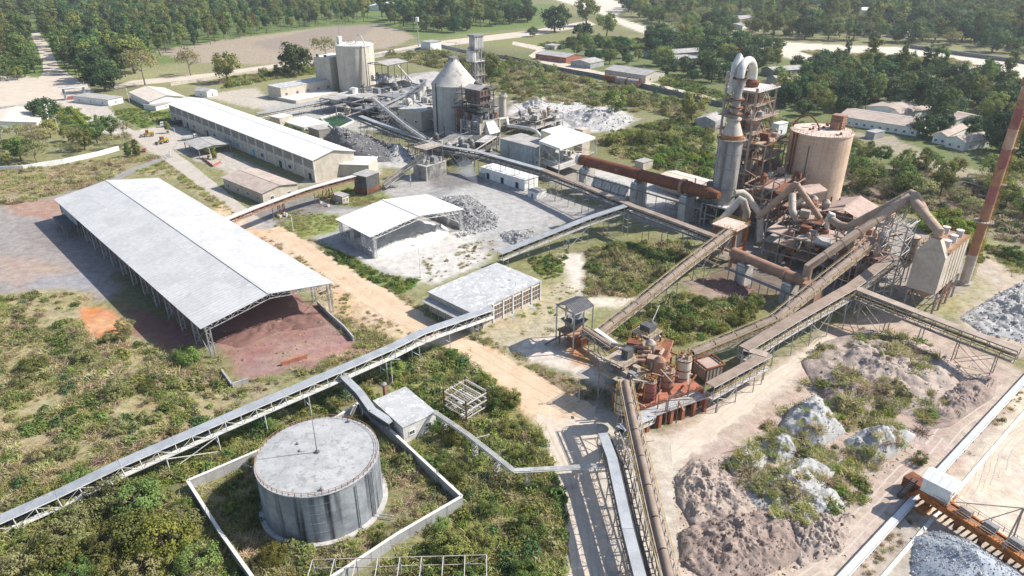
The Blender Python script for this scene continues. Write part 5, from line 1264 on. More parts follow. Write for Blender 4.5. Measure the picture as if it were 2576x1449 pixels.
# ---- crusher bins on a brick-red deck
pts = [G(1600, 1046, 4.5), G(1762, 970, 4.5), G(1700, 925, 4.5), G(1560, 985, 4.5)]
c, ax, ay, la, lb = rect4(pts); dk = thing('bin_deck', 'brick-red concrete deck on stout piers carrying the crusher bins', 'deck', c)
MB().prism(corners(c, ax, ay, la, lb), 3.6, 4.5).build('slab', 'brick', dk)
for i in range(8):
    for j in range(3):
        p = c + ax * la * (i / 7 - .5) * .96 + ay * lb * (j / 2 - .5) * .94; MB().box(p, ax, ay, 1.0, 1.0, -.3, 3.598).build('pier', 'brick', dk)
for i in range(7):
    p = c + ax * la * ((i + .5) / 7 - .5) * .96 - ay * lb * .5; MB().box(p, ax, ay, la / 7 * .5, .3, 4.5, 5.7).build('parapet', 'brick', dk)
f_ = c - ay * (lb / 2 + 1.6); MB().box(f_ - ax * 1, ax, ay, la * .9, 3, 4.2, 4.45).build('walkway', 'conc_roof2', dk)
for i in range(6): p = f_ + ax * la * (i / 5 - .5) * .85; MB().box(p - ay * .8, ax, ay, .8, .8, -.3, 4.198).build('pier', 'brick', dk)
rl = MB(); railing(rl, [up(f_ - ax * la * .45 - ay * 1.4, 4.45), up(f_ + ax * la * .45 - ay * 1.4, 4.45)], 1.1, 1.8); railing(rl, [up(f_ - ax * la * .45 + ay * 1.3, 4.5), up(f_ + ax * la * .45 + ay * 1.3, 4.5)], 1.1, 1.8); rl.build('railing', 'rust_pale', dk)
def binn(label, u, vt, vb, px, m, rim='rust'):
    p = G(u, vb - 2, 4.5); z1 = ZT(up(p, 0), vt); r = rpx(up(p, 6), px); p = p + Vector((0, r * .8, 0)); z1 = ZT(up(p, 0), vt - 2)
    b = thing('crusher_bin', label, 'bin', up(p, 4.5)); p = up(p, 0)
    MB().lathe(p, [(r * .96, 4.5), (r, 5.2), (r, z1)], 28).build('shell', m, b, True)
    for z in (5.2, (z1 + 4.5) / 2, z1 - .3): MB().lathe(p, [(r + .1, z), (r + .1, z + .25)], 28).build('band', rim, b, True)
    MB().lathe(p, [(r * .98, z1 + .01), (r * .5, z1 + .5)], 28).build('lid', 'steel_dust', b, True)
    m_ = MB(); ring_rail(m_, p, r * .95, z1, 14, h=1.1); m_.build('railing', 'yellow', b)
    for k in range(4): an_ = k * 1.6 + .3; MB().lathe(p + Vector((math.cos(an_), math.sin(an_), 0)) * r * .5, [(.4, z1 + .2), (.4, z1 + 1.1)], 8).build('hatch', 'rust', b)
    MB().beam(up(p, 4.6) + Vector((-.9, -.5, 0)) * r, up(p, z1) + Vector((-.9, -.5, 0)) * r, .3).build('ladder', 'yellow', b)
    return p, z1, r
binn('cream-white cylindrical bin at the far end of the brick-red deck', 1718, 902, 962, 20.5, 'silo_cream')
binn('rust-streaked squat bin in the middle of the brick-red deck', 1677, 932, 985, 20, 'rust_pale')
binn('narrow red-stained bin beside the rust-streaked one', 1634, 960, 1014, 16, 'red_paint')
p, z1, r = binn('large cream bin under the hooded conveyor head', 1568, 985, 1046, 22, 'silo_cream')
# crusher tower
p = G(1618, 930); ct = thing('crusher_house', 'rusty multi-level crusher frame with ladders behind the bins', 'crusher', p)
for k, (z0_, z1_) in enumerate(((0, 4.5), (4.5, 8), (8, 11.5))):
    w_ = 7.5 - k * 1.2
    for x_ in corners(p, E1, E2, w_, w_): MB().beam(up(x_, z0_ - .2), up(x_, z1_), .35).build('column', 'rust', ct)
    MB().prism(corners(p, E1, E2, w_ + .6, w_ + .6), z1_, z1_ + .25).build('platform', 'steel_dust', ct)
    m = MB(); kk = [up(x_, z1_ + .25) for x_ in corners(p, E1, E2, w_ + .5, w_ + .5)]; railing(m, kk + kk[:1], 1.1, 1.5); m.build('railing', 'yellow', ct)
    MB().box(p + E1 * .5, E1, E2, w_ * .55, w_ * .5, z0_, z1_ - .2).build('casing', 'rust' if k != 1 else 'brick', ct)
MB().box(p, E1, E2, 3, 2.4, 11.75, 13.6).build('drive', 'steel_dark', ct); MB().lathe(p + E2 * 1.8, [(1.3, 11.75), (1.3, 13), (.4, 13.8)], 14).build('flywheel', 'steel_dark', ct)
m = MB(); a = up(p - E1 * 4 - E2 * 3, 4.6); b = up(p - E1 * 1 - E2 * 4.5, 11.7)
for s in (-.6, .6): m.beam(a + E1 * s, b + E1 * s, .15, .3); railing(m, [a + E1 * s, b + E1 * s], 1.0, 2)
for i in range(20): m.obox(a.lerp(b, i / 20), E1 * .6, E2 * .14, U3 * .03)
m.build('stair', 'yellow', ct)
MB().beam(up(p + E2 * 2, 13.8), up(p + E2 * 2 + E1 * 1 + E2 * 4, 16.5), .2).build('jib', 'steel_pale', ct); MB().beam(up(p + E2 * 2, 11.7), up(p + E2 * 2, 14), .2).build('jib_post', 'steel_pale', ct)
hd = G(1566, 1010); hh = thing('conveyor_head', 'dark drive head house at the top of the hooded conveyor', 'head house', hd)
for x_ in corners(hd, E1, E2, 9, 8): MB().beam(up(x_, -.3), up(x_, 11.5), .35).build('column', 'steel_dust', hh)
MB().prism(corners(hd, E1, E2, 9.5, 8.5), 8.2, 8.5).build('platform', 'steel_dust', hh)
MB().prism(corners(hd + E1 * 1.5, E1, E2, 6, 5.5), 11.3, 11.6).build('platform', 'steel_dust', hh)
MB().box(hd + E2 * 1.4 + E1 * .8, E1, E2, 1.8, 2.2, 11.6, 14).build('drive', 'steel_dark', hh)
MB().box(hd - E1 * 1.5, E1, E2, 3.2, 3.2, 4, 8.2).build('chute', 'steel_grey', hh)
m = MB(); kk = [up(x_, 8.5) for x_ in corners(hd, E1, E2, 9.4, 8.4)]; railing(m, kk + kk[:1], 1.1, 1.7); kk = [up(x_, 11.6) for x_ in corners(hd + E1 * 1.5, E1, E2, 5.9, 5.4)]; railing(m, kk + kk[:1], 1.1, 1.7); m.build('railing', 'yellow', hh)
for k in range(4):
    x_ = corners(hd, E1, E2, 9, 8); MB().beam(up(x_[k], .5), up(x_[(k + 1) % 4], 8), .2).build('brace', 'steel_dust', hh)
for k in range(10): p_ = hd + E1 * rng.uniform(-4, 4) + E2 * rng.uniform(-3.5, 3.5); s = rng.uniform(.6, 1.4); MB().box(p_, E1, E2, s * 1.3, s, 8.5, 8.5 + s).build('machine', rng.choice(('steel_grey', 'steel_dust', 'rust_pale')), hh)
# rectangular rusted hopper
c, ax, ay, la, lb = rect4([G(1752, 905, 5), G(1790, 890, 5), G(1815, 915, 5), G(1778, 935, 5)])
rh = thing('sorting_bin', 'open rectangular plate bin with rusty pipe rims beside the cream bin', 'bin', c)
MB().prism(corners(c, ax, ay, la, lb), 1.6, 4.6).build('casing', 'steel_dust', rh); MB().prism(corners(c, ax, ay, la * .92, lb * .92), 4.6, 4.68).build('top', 'roof_dust', rh)
kk = corners(c, ax, ay, la, lb)
for i in range(4): MB().tube([up(kk[i], 5.2), up(kk[(i + 1) % 4], 5.2)], .22, 8).build('rim_pipe', 'rust', rh, True); MB().beam(up(kk[i], -.3), up(kk[i], 5.2), .35).build('leg', 'rust', rh)
for i in range(4):
    for k in range(1, 5): pp = kk[i].lerp(kk[(i + 1) % 4], k / 5); MB().beam(up(pp, 1.6), up(pp, 5.2), .2).build('rib', 'steel_dust', rh)
# loose tangle of pipes and girders over the bins
for k in range(26):
    a = G(rng.uniform(1560, 1740), rng.uniform(930, 1010), rng.uniform(5, 11)); b = a + Vector((rng.uniform(-4, 7), rng.uniform(-4, 5), rng.uniform(-2, 2.5)))
    MB().beam(a, b, rng.uniform(.15, .5)).build('girder', rng.choice(('rust', 'rust_pale', 'steel_dust', 'duct_tan')), dk)
    if k % 2: MB().beam(up(a, 4.4), a, .22).build('stanchion', 'rust_pale', dk)
for u, v, lb_ in ((1622, 955, 'cream inverted V chute pipe over the narrow red-stained bin'), (1648, 935, 'cream inverted V chute pipe behind the rust-streaked bin')): duct('chute_pipe', lb_, [G(u - 16, v + 22, 5), G(u, v - 8, 10), G(u + 12, v + 20, 5)], 4.5, 'silo_cream', False)

frame2('tangled rust-orange girder frame packed around the crusher bins', [(1548,1012),(1640,1004),(1700,935),(1602,905)], 4, 3, [5.2, 8.2], 60, ('rust', 'rust_pale', 'rust_orange', 'steel_dust', 'rust_pale'), 9)

frame2('beige stair and pipe frame hugging the right flank of the preheater tower', [(1868,545),(1905,556),(1935,520),(1898,508)], 3, 3, [6, 12, 18, 24, 30], 60, ('duct_tan', 'steel_dust', 'rust_pale', 'roof_dust', 'rust'), 12)
# ================= far half of the plant: silos, mill, packing
def px4(w): return [PX(p) for p in w]
# ---- cement silo with flat top
b = G(902, 229); zt = ZT(b, 110); r = rpx(up(b, zt * .6), 46.5)
s_ = thing('cement_silo', 'tall cream concrete silo with flat railed roof by the packing plant', 'silo', b)
MB().lathe(b, [(r, -.3), (r, zt - .8)], 64).build('wall', 'silo_cream', s_, True)
MB().lathe(b, [(r + .35, zt - .798), (r + .35, zt), (r * .5, zt + .3)], 64).build('roof', 'conc_white', s_, True)
m = MB(); ring_rail(m, b, r + .2, zt, 40, h=1.3); m.build('railing', 'steel_dust', s_)
MB().box(b + Vector((-r * .72, -r * .2, 0)), E1, E2, 3.2, 2.6, zt, zt + 5.5).build('filter', 'conc_white', s_)
pa = up(b, zt) + Vector((r * .1, -r * .2, 0)); pb = up(b, zt) + Vector((r * .7, -r * .72, 0))
MB().tube([pa + (pb - pa) * (i / 12) + U3 * 7 * math.sin(math.pi * i / 12) ** .7 for i in range(13)] + [pb - U3 * 30], .35, 8).build('arch_pipe', 'pipe_white', s_, True)
m = MB()
for k in range(7): m.beam(up(b, zt + 1) + Vector((rng.uniform(-.6, .6) * r, rng.uniform(-.6, .6) * r, 0)), up(b, zt + 3) + Vector((rng.uniform(-.6, .6) * r, rng.uniform(-.6, .6) * r, 0)), .15)
for k in range(6):
    p = b + Vector((rng.uniform(-.6, .6) * r, rng.uniform(-.6, .6) * r, 0)); m.beam(up(p, zt), up(p, zt + 2.5), .2)
m.build('roof_frame', 'steel_dust', s_)
MB().beam(up(b, zt) + Vector((-r * .75, .2, 0)), up(b, zt + 14) + Vector((-r * .75, .2, 0)), .14).build('mast', 'steel_grey', s_)
MB().beam(up(b, 1) + Vector((r * .35, -r * .97, 0)), up(b, zt) + Vector((r * .55, -r * .87, 0)), .4).build('riser_pipe', 'steel_dark', s_)
# ---- packing tower and wing
pk_, c, ax, ay, la, lb = building('packing_tower', 'tall cream block standing against the flat-topped cement silo', 'building', [(801,142),(832,146),(862,136),(832,131)], ZT(G(836, 231), 145), wm='wall_cream', rm='conc_white', over=.1, wins=[(0, 2, 24, 2.6, 2.2)])
wing, c, ax, ay, la, lb = building('packing_wing', 'long low cream wing with a flat roof running from the packing tower', 'building', [(685,215),(710,223),(822,199),(800,191)], 8.5, wm='wall_cream', rm='conc_roof', over=.2, wins=[(1, 5, 3, 2, 1.6)])
building('loading_dock', 'low concrete loading dock with pale floor before the packing wing', 'building', [(712,243),(745,256),(840,230),(800,222)], 2.2, wm='wall_cream', rm='conc_white', over=.1)
# ---- packing canopy on steel frame
cp, c, ax, ay, la, lb = shelter('packing_canopy', 'dusty two-part sheet canopy on tall steel frame right of the cement silo', [(934,158),(975,148),(1014,155),(976,167)], 24, 1.6, 'roof_asb', 'steel_dark', sides=[(12, 12.4, 'conc'), (6, 6.4, 'conc')])
for k in range(40):
    p = c + ax * la * rng.uniform(-.45, .45) + ay * lb * rng.uniform(-.45, .45); z = rng.choice((0, 6.4, 12.4)); s = rng.uniform(1, 3)
    if k % 2: MB().lathe(p, [(s * .5, z), (s * .7, z + s), (s * .3, z + s * 1.8)], 10).build('machine', rng.choice(('wall_grey', 'steel_grey', 'conc', 'steel_dust')), cp, True)
    else: MB().box(p, ax, ay, s * 1.5, s, z, z + s * 1.2).build('machine', rng.choice(('wall_grey', 'steel_grey', 'conc', 'steel_dust')), cp)
MB().tube([up(c + ax * la * .4, 22), up(c + ax * la * .4, 22) + Vector((12, -2, -13))], .6, 8).build('chute', 'pipe_white', cp, True)
building('vaulted_store', 'low grey vaulted store between cement silo and cone silo', 'building', [(1000,205),(1030,182),(1108,196),(1090,225)], 8, roof='gable', rise=3.2, wm='wall_grey', rm='roof_asb', over=.4)
# ---- cone silo
b = G(1147, 329); zt = ZT(b, 210); r = rpx(up(b, zt * .5), 56); za = ZT(b, 146)
cs = thing('clinker_silo', 'grey concrete silo with peeling cone roof and conveyor on its back', 'silo', b)
MB().lathe(b, [(r, -.3), (r, zt)], 64).build('wall', 'silo_grey', cs, True)
mat('cone_dust', (.47, .44, .40), (.38, .35, .32), .2, spots=((.20, .195, .19), .22, .585), bump=.06)
MB().lathe(b, [(r + .3, zt - .3), (r + .3, zt + .3), (r * .93, zt + 1.5), (r * .45, zt + (za - zt) * .62), (r * .13, za)], 48).build('cone_roof', 'cone_dust', cs, True)
MB().box(b, E1, E2, 4.2, 4.2, za - 1.5, za + .6).build('head_platform', 'steel_grey', cs)
m = MB(); k_ = [up(x_, za + .6) for x_ in corners(b, E1, E2, 6, 6)]; railing(m, k_ + k_[:1], 1.3, 2); m.beam(up(b, za), up(b, za + 9) + Vector((2, 0, 0)), .2); m.beam(up(b, za + 8.5) + Vector((-4, 0, 0)), up(b, za + 8) + Vector((3, 0, 0)), .2); m.beam(up(b, za), up(b, za + 9) + Vector((4, 1, 0)), .15)
m.build('head_frame', 'steel_pale', cs)
for s in (-1, 1): MB().beam(up(b, za - .5) + E1 * s * .9, up(b, zt - 1) + Vector((.95, .45, 0)) * r + E1 * s * .9, .5, 1.4).build('stair_side', 'steel_grey', cs)
m = MB(); a_, b_ = up(b, za), up(b, zt - .5) + Vector((.95, .45, 0)) * r
for i in range(26): m.obox(a_.lerp(b_, i / 26), E1 * .9, E2 * .2, U3 * .05)
m.build('stair_tread', 'steel_pale', cs)
MB().tube([up(b, zt + 1.4) + Vector((-.75, -.66, 0)) * r, up(b, .5) + Vector((-.75, -.67, 0)) * r], .5, 8).build('pipe', 'steel_dark', cs, True)
# ---- elevator tower behind the cone silo
p = G(1200, 318); et = thing('elevator_tower', 'pale steel elevator tower with bag filter and white drum behind the cone silo', 'tower', p)
ze = ZT(p, 152)
for x_ in corners(p, E1, E2, 7, 7): MB().beam(up(x_, -.3), up(x_, ze), .5).build('column', 'steel_pale', et)
for k in range(1, 6):
    z = ze * k / 5; MB().prism(corners(p, E1, E2, 8, 8), z - .3, z).build('platform', 'conc_white' if k == 5 else 'steel_dust', et)
    m = MB(); kk = [up(x_, z) for x_ in corners(p, E1, E2, 7.9, 7.9)]; railing(m, kk + kk[:1], 1.2, 2); m.build('railing', 'steel_pale', et)
MB().box(p, E1, E2, 5, 5, 0, ze * .8).build('casing', 'conc', et)
for k in range(5):
    x_ = corners(p, E1, E2, 7, 7)
    for i in range(4): MB().beam(up(x_[i], ze * k / 5), up(x_[(i + 1) % 4], ze * (k + 1) / 5), .25).build('brace', 'steel_grey', et)
for k in range(14): a_ = p + E1 * rng.uniform(-3.4, 3.4) + E2 * rng.uniform(-3.4, 3.4); MB().tube([up(a_, 0), up(a_, ze + rng.uniform(0, 9))], rng.uniform(.2, .5), 8).build('pipe', rng.choice(('steel_grey', 'steel_dust', 'conc')), et, True)
zd = ZT(p, 178); MB().lathe(p - E2 * 3, [(2.9, ze), (2.9, ze + 5.5), (3.1, ze + 5.6), (3.1, ze + 6)], 24).build('drum', 'pipe_white', et, True)
kb_ = p - E1 * 1.0
for i in range(5):
    MB().box(kb_ + E2 * (i - 2) * 1.35, E1, E2, 5, 1.1, ze + 7.5, ze + 13.5).build('filter_bag', 'conc', et)
MB().prism(corners(kb_, E1, E2, 6, 8), ze + 13.5, ze + 14.3).build('filter_head', 'steel_grey', et); MB().prism(corners(kb_, E1, E2, 6, 8), ze + 6.6, ze + 7.5).build('filter_base', 'steel_grey', et)
for x_ in corners(kb_, E1, E2, 5.8, 7.6): MB().beam(up(x_, ze), up(x_, ze + 6.6), .35).build('post', 'steel_pale', et)
# ---- sooty raw mill building
Bf = G(1207, 374); zm = ZT(Bf, 306)
mb, c, ax, ay, la, lb = building('mill_building', 'soot-blackened cream mill building with burnt-looking upper frame', 'building', [(1160,299),(1207,309),(1256,298),(1209,287)], zm, wm='wall_soot', rm='roof_asb', over=.2, wins=[(0, 2, 3, 1.8, 2), (0, 2, 9, 1.8, 2), (1, 2, 3, 2.2, 4)])
qq = corners(c, ax, ay, la, lb)
for z in (zm * .33, zm * .66):
    for i in range(4): MB().beam(up(qq[i], z), up(qq[(i + 1) % 4], z), .5, .5).build('floor_band', 'wall_cream', mb)
for i in range(4):
    for t in (0, .5): p = qq[i].lerp(qq[(i + 1) % 4], t); MB().box(p, ax, ay, .8, .8, -.2, zm - .26).build('pilaster', 'wall_cream', mb)
c2 = c + (qq[1] - qq[0]).normalized() * -1.5; zb2 = ZT(up(c2, 0), 256); zt2 = ZT(up(c2, 0), 222)
for x_ in corners(c2, ax, ay, la * .72, lb * .5): MB().beam(up(x_, zm), up(x_, zb2), .5).build('column', 'steel_dark', mb)
MB().prism(corners(c2, ax, ay, la * .8, lb * .56), zb2 - .4, zb2).build('platform', 'steel_dark', mb)
mat('soot', (.10, .095, .09), (.16, .13, .11), .3); MB().prism(corners(c2, ax, ay, la * .7, lb * .48), zb2, zt2).build('separator_house', 'soot', mb)
for z in (zb2 - 4, zb2, zb2 + 4, zt2 - 1):
    kk = [up(x_, z) for x_ in corners(c2, ax, ay, la * .95, lb * .7)]; MB().prism(corners(c2, ax, ay, la * .95, lb * .7), z - .25, z - .01).build('gallery', 'steel_dark', mb) if z < zt2 - 2 else None; m = MB(); railing(m, kk + kk[:1], 1.2, 2); m.build('railing', 'steel_grey', mb)
for x_ in corners(c2, ax, ay, la * .95, lb * .7): MB().beam(up(x_, zm), up(x_, zt2), .4).build('column', 'steel_dark', mb)
for k in range(12):
    x_ = corners(c2, ax, ay, la * .72, lb * .5); i = k % 4; p = x_[i].lerp(x_[(i + 1) % 4], .3 + .35 * (k // 4) % 1); MB().box(p, ax, ay, .7, .7, zb2 + 1, zt2 - .5).build('vent_panel', 'rust' if k % 3 else 'steel_dark', mb)
e_ = corners(c2, ax, ay, la * .85, lb * .62); r1 = (e_[0] + e_[3]) / 2; r2 = (e_[1] + e_[2]) / 2
MB().slab([up(e_[0], zt2 + .1), up(e_[1], zt2 + .1), up(r2, zt2 + 1.8), up(r1, zt2 + 1.8)], .12).build('roof_slope', 'roof_asb', mb)
MB().slab([up(e_[3], zt2 + .1), up(e_[2], zt2 + .1), up(r2, zt2 + 1.8), up(r1, zt2 + 1.8)], .12).build('roof_slope', 'roof_asb', mb)
for k in range(30):
    p = c + ax * la * rng.uniform(-.48, .48) + ay * lb * rng.uniform(-.48, .48); s = rng.uniform(.8, 2.2); MB().box(p, ax, ay, s * 1.3, s, zm, zm + s * 1.6).build('machine', rng.choice(('steel_dark', 'wall_soot', 'steel_grey', 'rust')), mb)
m = MB(); k_ = [up(x_, zm) for x_ in corners(c, ax, ay, la, lb)]; railing(m, k_ + k_[:1], 1.2, 1.8)
for k in range(8): p = c + ax * la * rng.uniform(-.45, .45) + ay * lb * rng.uniform(-.45, .45); m.beam(up(p, zm), up(p, zm + rng.uniform(3, 9)), .3)
m.build('roof_frame', 'steel_dark', mb)
p = qq[1] + (qq[1] - c).normalized() * 1; p = G(1157, 362); MB().beam(up(p, -.3), up(p, ZT(p, 272)), 2.4).build('hoist_shaft', 'rust', mb)
MB().prism(corners(p, ax, ay, 5.5, 5.5), ZT(p, 272), ZT(p, 272) + .5).build('hoist_platform', 'steel_dark', mb)
m = MB(); k_ = [up(x_, ZT(p, 272) + .5) for x_ in corners(p, ax, ay, 5.4, 5.4)]; railing(m, k_ + k_[:1], 1.2, 2); m.build('railing', 'steel_grey', mb)
# white hopper hood on the right face
f_ = (qq[1] + qq[2]) / 2; hd2 = (f_ - c).normalized(); t2 = Vector((-hd2.y, hd2.x, 0))
m = MB(); z3, z4 = zm * .45, zm * .98
A0 = [up(f_ + hd2 * .1 - t2 * 3, z4), up(f_ + hd2 * .1 + t2 * 3, z4)]; A1 = [up(f_ + hd2 * 4 - t2 * 4, z3 + 2), up(f_ + hd2 * 4 + t2 * 4, z3 + 2)]; A2 = [up(f_ + hd2 * .1 - t2 * 4, z3), up(f_ + hd2 * .1 + t2 * 4, z3)]
m.poly([A0[0], A1[0], A1[1], A0[1]]); m.poly([A1[0], A2[0], A2[1], A1[1]]); m.poly([A0[0], A2[0], A1[0]]); m.poly([A0[1], A1[1], A2[1]]); m.build('dust_hood', 'conc_white', mb)
p = G(1265, 299); sk = thing('small_stack', 'short pale concrete stack with collar beside the sooty mill', 'stack', p); z = ZT(p, 236)
MB().lathe(p, [(2.3, -.3), (2.1, z - 2), (2.9, z - 1.8), (2.9, z - .9), (2.1, z - .8), (2.1, z)], 22).build('shaft', 'silo_cream', sk, True)
MB().lathe(p, [(1.7, z + .01), (1.7, z + .03)], 18).build('mouth', 'dark', sk); m = MB(); ring_rail(m, p, 2.8, z - .9, 14, h=1); m.build('railing', 'steel_pale', sk)
duct('transfer_pipe', 'white pipe bending from the sooty mill to the kiln canopy', [G(1255, 300, 12), G(1275, 298, 12), G(1278, 316, 11), G(1335, 324, 13), G(1350, 331, 13), G(1362, 346, 11)], 4, 'pipe_white', False)
# ---- tangle of plant between silos
pts = [G(935, 275), G(1090, 345), G(1110, 290), G(985, 225)]
c_, a1, a2, la, lb = rect4(pts); gf = thing('grinding_frame', 'dust-grey tangle of frames and machines between the two old silos', 'process frame', c_)
nx, ny = 7, 5
for i in range(nx + 1):
    for j in range(ny + 1):
        p = c_ + a1 * la * (i / nx - .5) + a2 * lb * (j / ny - .5); MB().beam(up(p, -.3), up(p, rng.choice((6, 9, 9, 13))), .4).build('column', rng.choice(('steel_dark', 'steel_grey', 'conc')), gf)
for z in (5, 9):
    for j in range(ny + 1): o_ = a2 * lb * (j / ny - .5); MB().beam(up(c_ - a1 * la / 2 + o_, z), up(c_ + a1 * la / 2 + o_, z), .35, .5).build('beam', 'steel_grey', gf)
    for i in range(nx + 1): o_ = a1 * la * (i / nx - .5); MB().beam(up(c_ - a2 * lb / 2 + o_, z), up(c_ + a2 * lb / 2 + o_, z), .35, .5).build('beam', 'steel_grey', gf)
for ci, cj, z in rng.sample([(i, j, z) for i in range(nx) for j in range(ny) for z in (5, 9)], 30):
    p = c_ + a1 * la * ((ci + .5) / nx - .5) + a2 * lb * ((cj + .5) / ny - .5); MB().box(p, a1, a2, la / nx * .97, lb / ny * .97, z + .26, z + .4).build('floor', rng.choice(('conc', 'conc', 'steel_grey', 'roof_asb')), gf)
for k in range(100):
    p = c_ + a1 * la * rng.uniform(-.5, .5) + a2 * lb * rng.uniform(-.5, .5); z = rng.choice((0, 5.4, 9.4)); s = rng.uniform(1, 3.2); mm = rng.choice(('steel_grey', 'conc', 'wall_grey', 'steel_dark', 'conc_white', 'steel_dust'))
    if k % 3 == 0: MB().lathe(p, [(s * .3, z), (s * .7, z + s * .6), (s * .7, z + s * 1.6), (s * .2, z + s * 2)], 10).build('vessel', mm, gf, True)
    elif k % 3 == 1: MB().box(p, a1, a2, s * 1.5, s, z, z + s * 1.1).build('machine', mm, gf)
    else: e = p + a1 * rng.uniform(-8, 8) + a2 * rng.uniform(-4, 4); MB().tube([up(p, z + .5), up(p, z + 2), up(e, z + 2 + rng.uniform(-1, 3))], rng.uniform(.2, .5), 8).build('pipe', mm, gf, True)
building('ball_mill_house', 'cream mill block with pilasters between the old silos', 'building', [(1020,272),(1060,285),(1088,270),(1050,258)], 11, wm='wall_cream', rm='conc', over=.2, wins=[(0, 2, 4, 1.6, 1.6)])
for u, v, hh in ((1068, 270, 207), (1060, 285, 225)): p = G(u, v); cz_ = thing('elevator_shaft', 'slim pale ribbed elevator shaft beside the cream mill block, %s one' % ('taller' if hh == 207 else 'shorter'), 'elevator', p); MB().box(p, E1, E2, 2.6, 2.6, -.3, ZT(p, hh)).build('casing', 'conc_white', cz_); [MB().box(p, E1, E2, 2.75, 2.75, z, z + .2).build('rib', 'conc', cz_) for z in range(2, int(ZT(p, hh)), 3)]; MB().box(p, E1, E2, 3.4, 3.4, ZT(p, hh), ZT(p, hh) + 2).build('head', 'steel_grey', cz_)
G2 = 'steel_grey'
gallery('belt_conveyor', 'grey tube-backed incline conveyor rising between the old silos', [(1086,358,10),(1020,313,14),(944,250,21)], wd=3.4, d=2.2, bay=4, leg=16, cm='cover_grey', sm='steel_dust', cover='arch')
gallery('belt_conveyor', 'long dark gallery running behind the coal heap to the cone silo', [(906,291,10),(1000,328,10),(1112,366,10.5)], wd=3.2, d=3, bay=4, leg=9, cm='cover_grey', sm=G2)
gallery('belt_conveyor', 'twin-belt incline conveyor climbing toward the elevator shafts', [(952,270,12),(1020,238,17),(1066,206,24)], wd=3.2, d=2, bay=4, leg=14, cm='cover_grey', sm='steel_pale')
gallery('belt_conveyor', 'flat pipe gallery with pale posts leading to the packing dock', [(646,284,6),(740,266,6.5),(856,243,7)], wd=3, d=3, bay=4, leg=9, cm='cover_grey', sm='steel_pale')
gallery('belt_conveyor', 'white-roofed conveyor from the large shed to the dark transfer house', [(545,560,9.5),(640,522,9),(760,478,8.6),(815,462,8.6),(898,440,8.6)], wd=2.8, d=1.9, bay=3.5, leg=22, cm='cover_white', sm='rust_pale')
gallery('belt_conveyor', 'steep pale incline conveyor from the dark house to the transfer block', [(962,462,3),(1010,425,8),(1064,386,15)], wd=3, d=2, bay=3.5, leg=12, cm='cover_brown', sm='steel_pale', cover='arch', gaps=.15, rail=1)
p = G(828, 512); tr = thing('trestle', 'rusty red A-frame trestle holding the white-roofed conveyor', 'trestle', p)
for s in (-1, 1):
    for t in (-1, 1): MB().beam(up(p, -.2) + E1 * s * 3 + E2 * t * 2.2, up(p, 7) + E1 * s * 1 + E2 * t * 1.2, .32).build('leg', 'rust', tr); MB().box(p + E1 * s * 3 + E2 * t * 2.2, E1, E2, 1, 1, -.2, .9).build('footing', 'conc_white', tr)
    MB().beam(up(p, 1) + E1 * s * 2.8 - E2 * 2.1, up(p, 5.5) + E1 * s * 1.6 + E2 * 1.5, .2).build('brace', 'rust', tr)
p = G(711, 545); tr = thing('trestle', 'slim red lattice trestle on white footings near the large shed', 'trestle', p)
for s in (-1, 1):
    for t in (-1, 1): MB().beam(up(p, -.2) + E1 * s * .9 + E2 * t * 1.3, up(p, 6.8) + E1 * s * .6 + E2 * t * .9, .26).build('leg', 'rust', tr); MB().box(p + E1 * s * .9 + E2 * t * 1.3, E1, E2, .9, .9, -.2, 1.3).build('footing', 'conc_white', tr)
    for z in (2, 4): MB().beam(up(p, z) + E1 * s * .8 - E2 * 1.1, up(p, z + 1.8) + E1 * s * .7 + E2 * 1.1, .14).build('brace', 'rust', tr)
th_, c, ax, ay, la, lb = building('transfer_house', 'black-mouthed steel transfer house at the end of the white-roofed conveyor', 'building', [(897,437),(921,446),(945,432),(921,424)], 9, wm='steel_dark', rm='roof_asb', over=.4)
MB().box(c, ax, ay, la * 1.08, lb * 1.08, 1.2, 3).build('skirt', 'rust', th_)
tb, c, ax, ay, la, lb = building('transfer_block', 'sooty cream concrete block with railed roof at the yard corner', 'building', [(1046,411),(1072,421),(1116,404),(1088,394)], 7, wm='wall_soot', rm='conc', over=.2, wins=[(1, 2, 3.2, 1, 1)])
m = MB(); k_ = [up(x_, 7) for x_ in corners(c, ax, ay, la, lb)]; railing(m, k_ + k_[:1], 1.2, 1.8); m.build('railing', 'steel_pale', tb)
for k in range(9): p = c + ax * la * rng.uniform(-.4, .4) + ay * lb * rng.uniform(-.4, .4); s = rng.uniform(1, 2.4); MB().box(p, ax, ay, s, s, 7, 7 + s * 1.3).build('machine', rng.choice(('steel_grey', 'steel_dust', 'conc')), tb)
for x_ in corners(c, ax, ay, la * .8, lb * .8): MB().beam(up(x_, 7), up(x_, 14.5), .35).build('column', 'steel_grey', tb)
MB().prism(corners(c, ax, ay, la * .9, lb * .9), 14.5, 14.8).build('platform', 'steel_dust', tb); m = MB(); k_ = [up(x_, 14.8) for x_ in corners(c, ax, ay, la * .88, lb * .88)]; railing(m, k_ + k_[:1], 1.2, 1.8); m.build('railing', 'steel_pale', tb)
building('yard_hut', 'small flat-roofed cream hut under the white-roofed conveyor', 'building', [(841,486),(855,481),(872,489),(859,496)], 3.6, wm='wall_cream', rm='roof_asb', over=.3, wins=[(3, 2, 1.4, .9, 1), (2, 2, 1.4, .9, 1)])
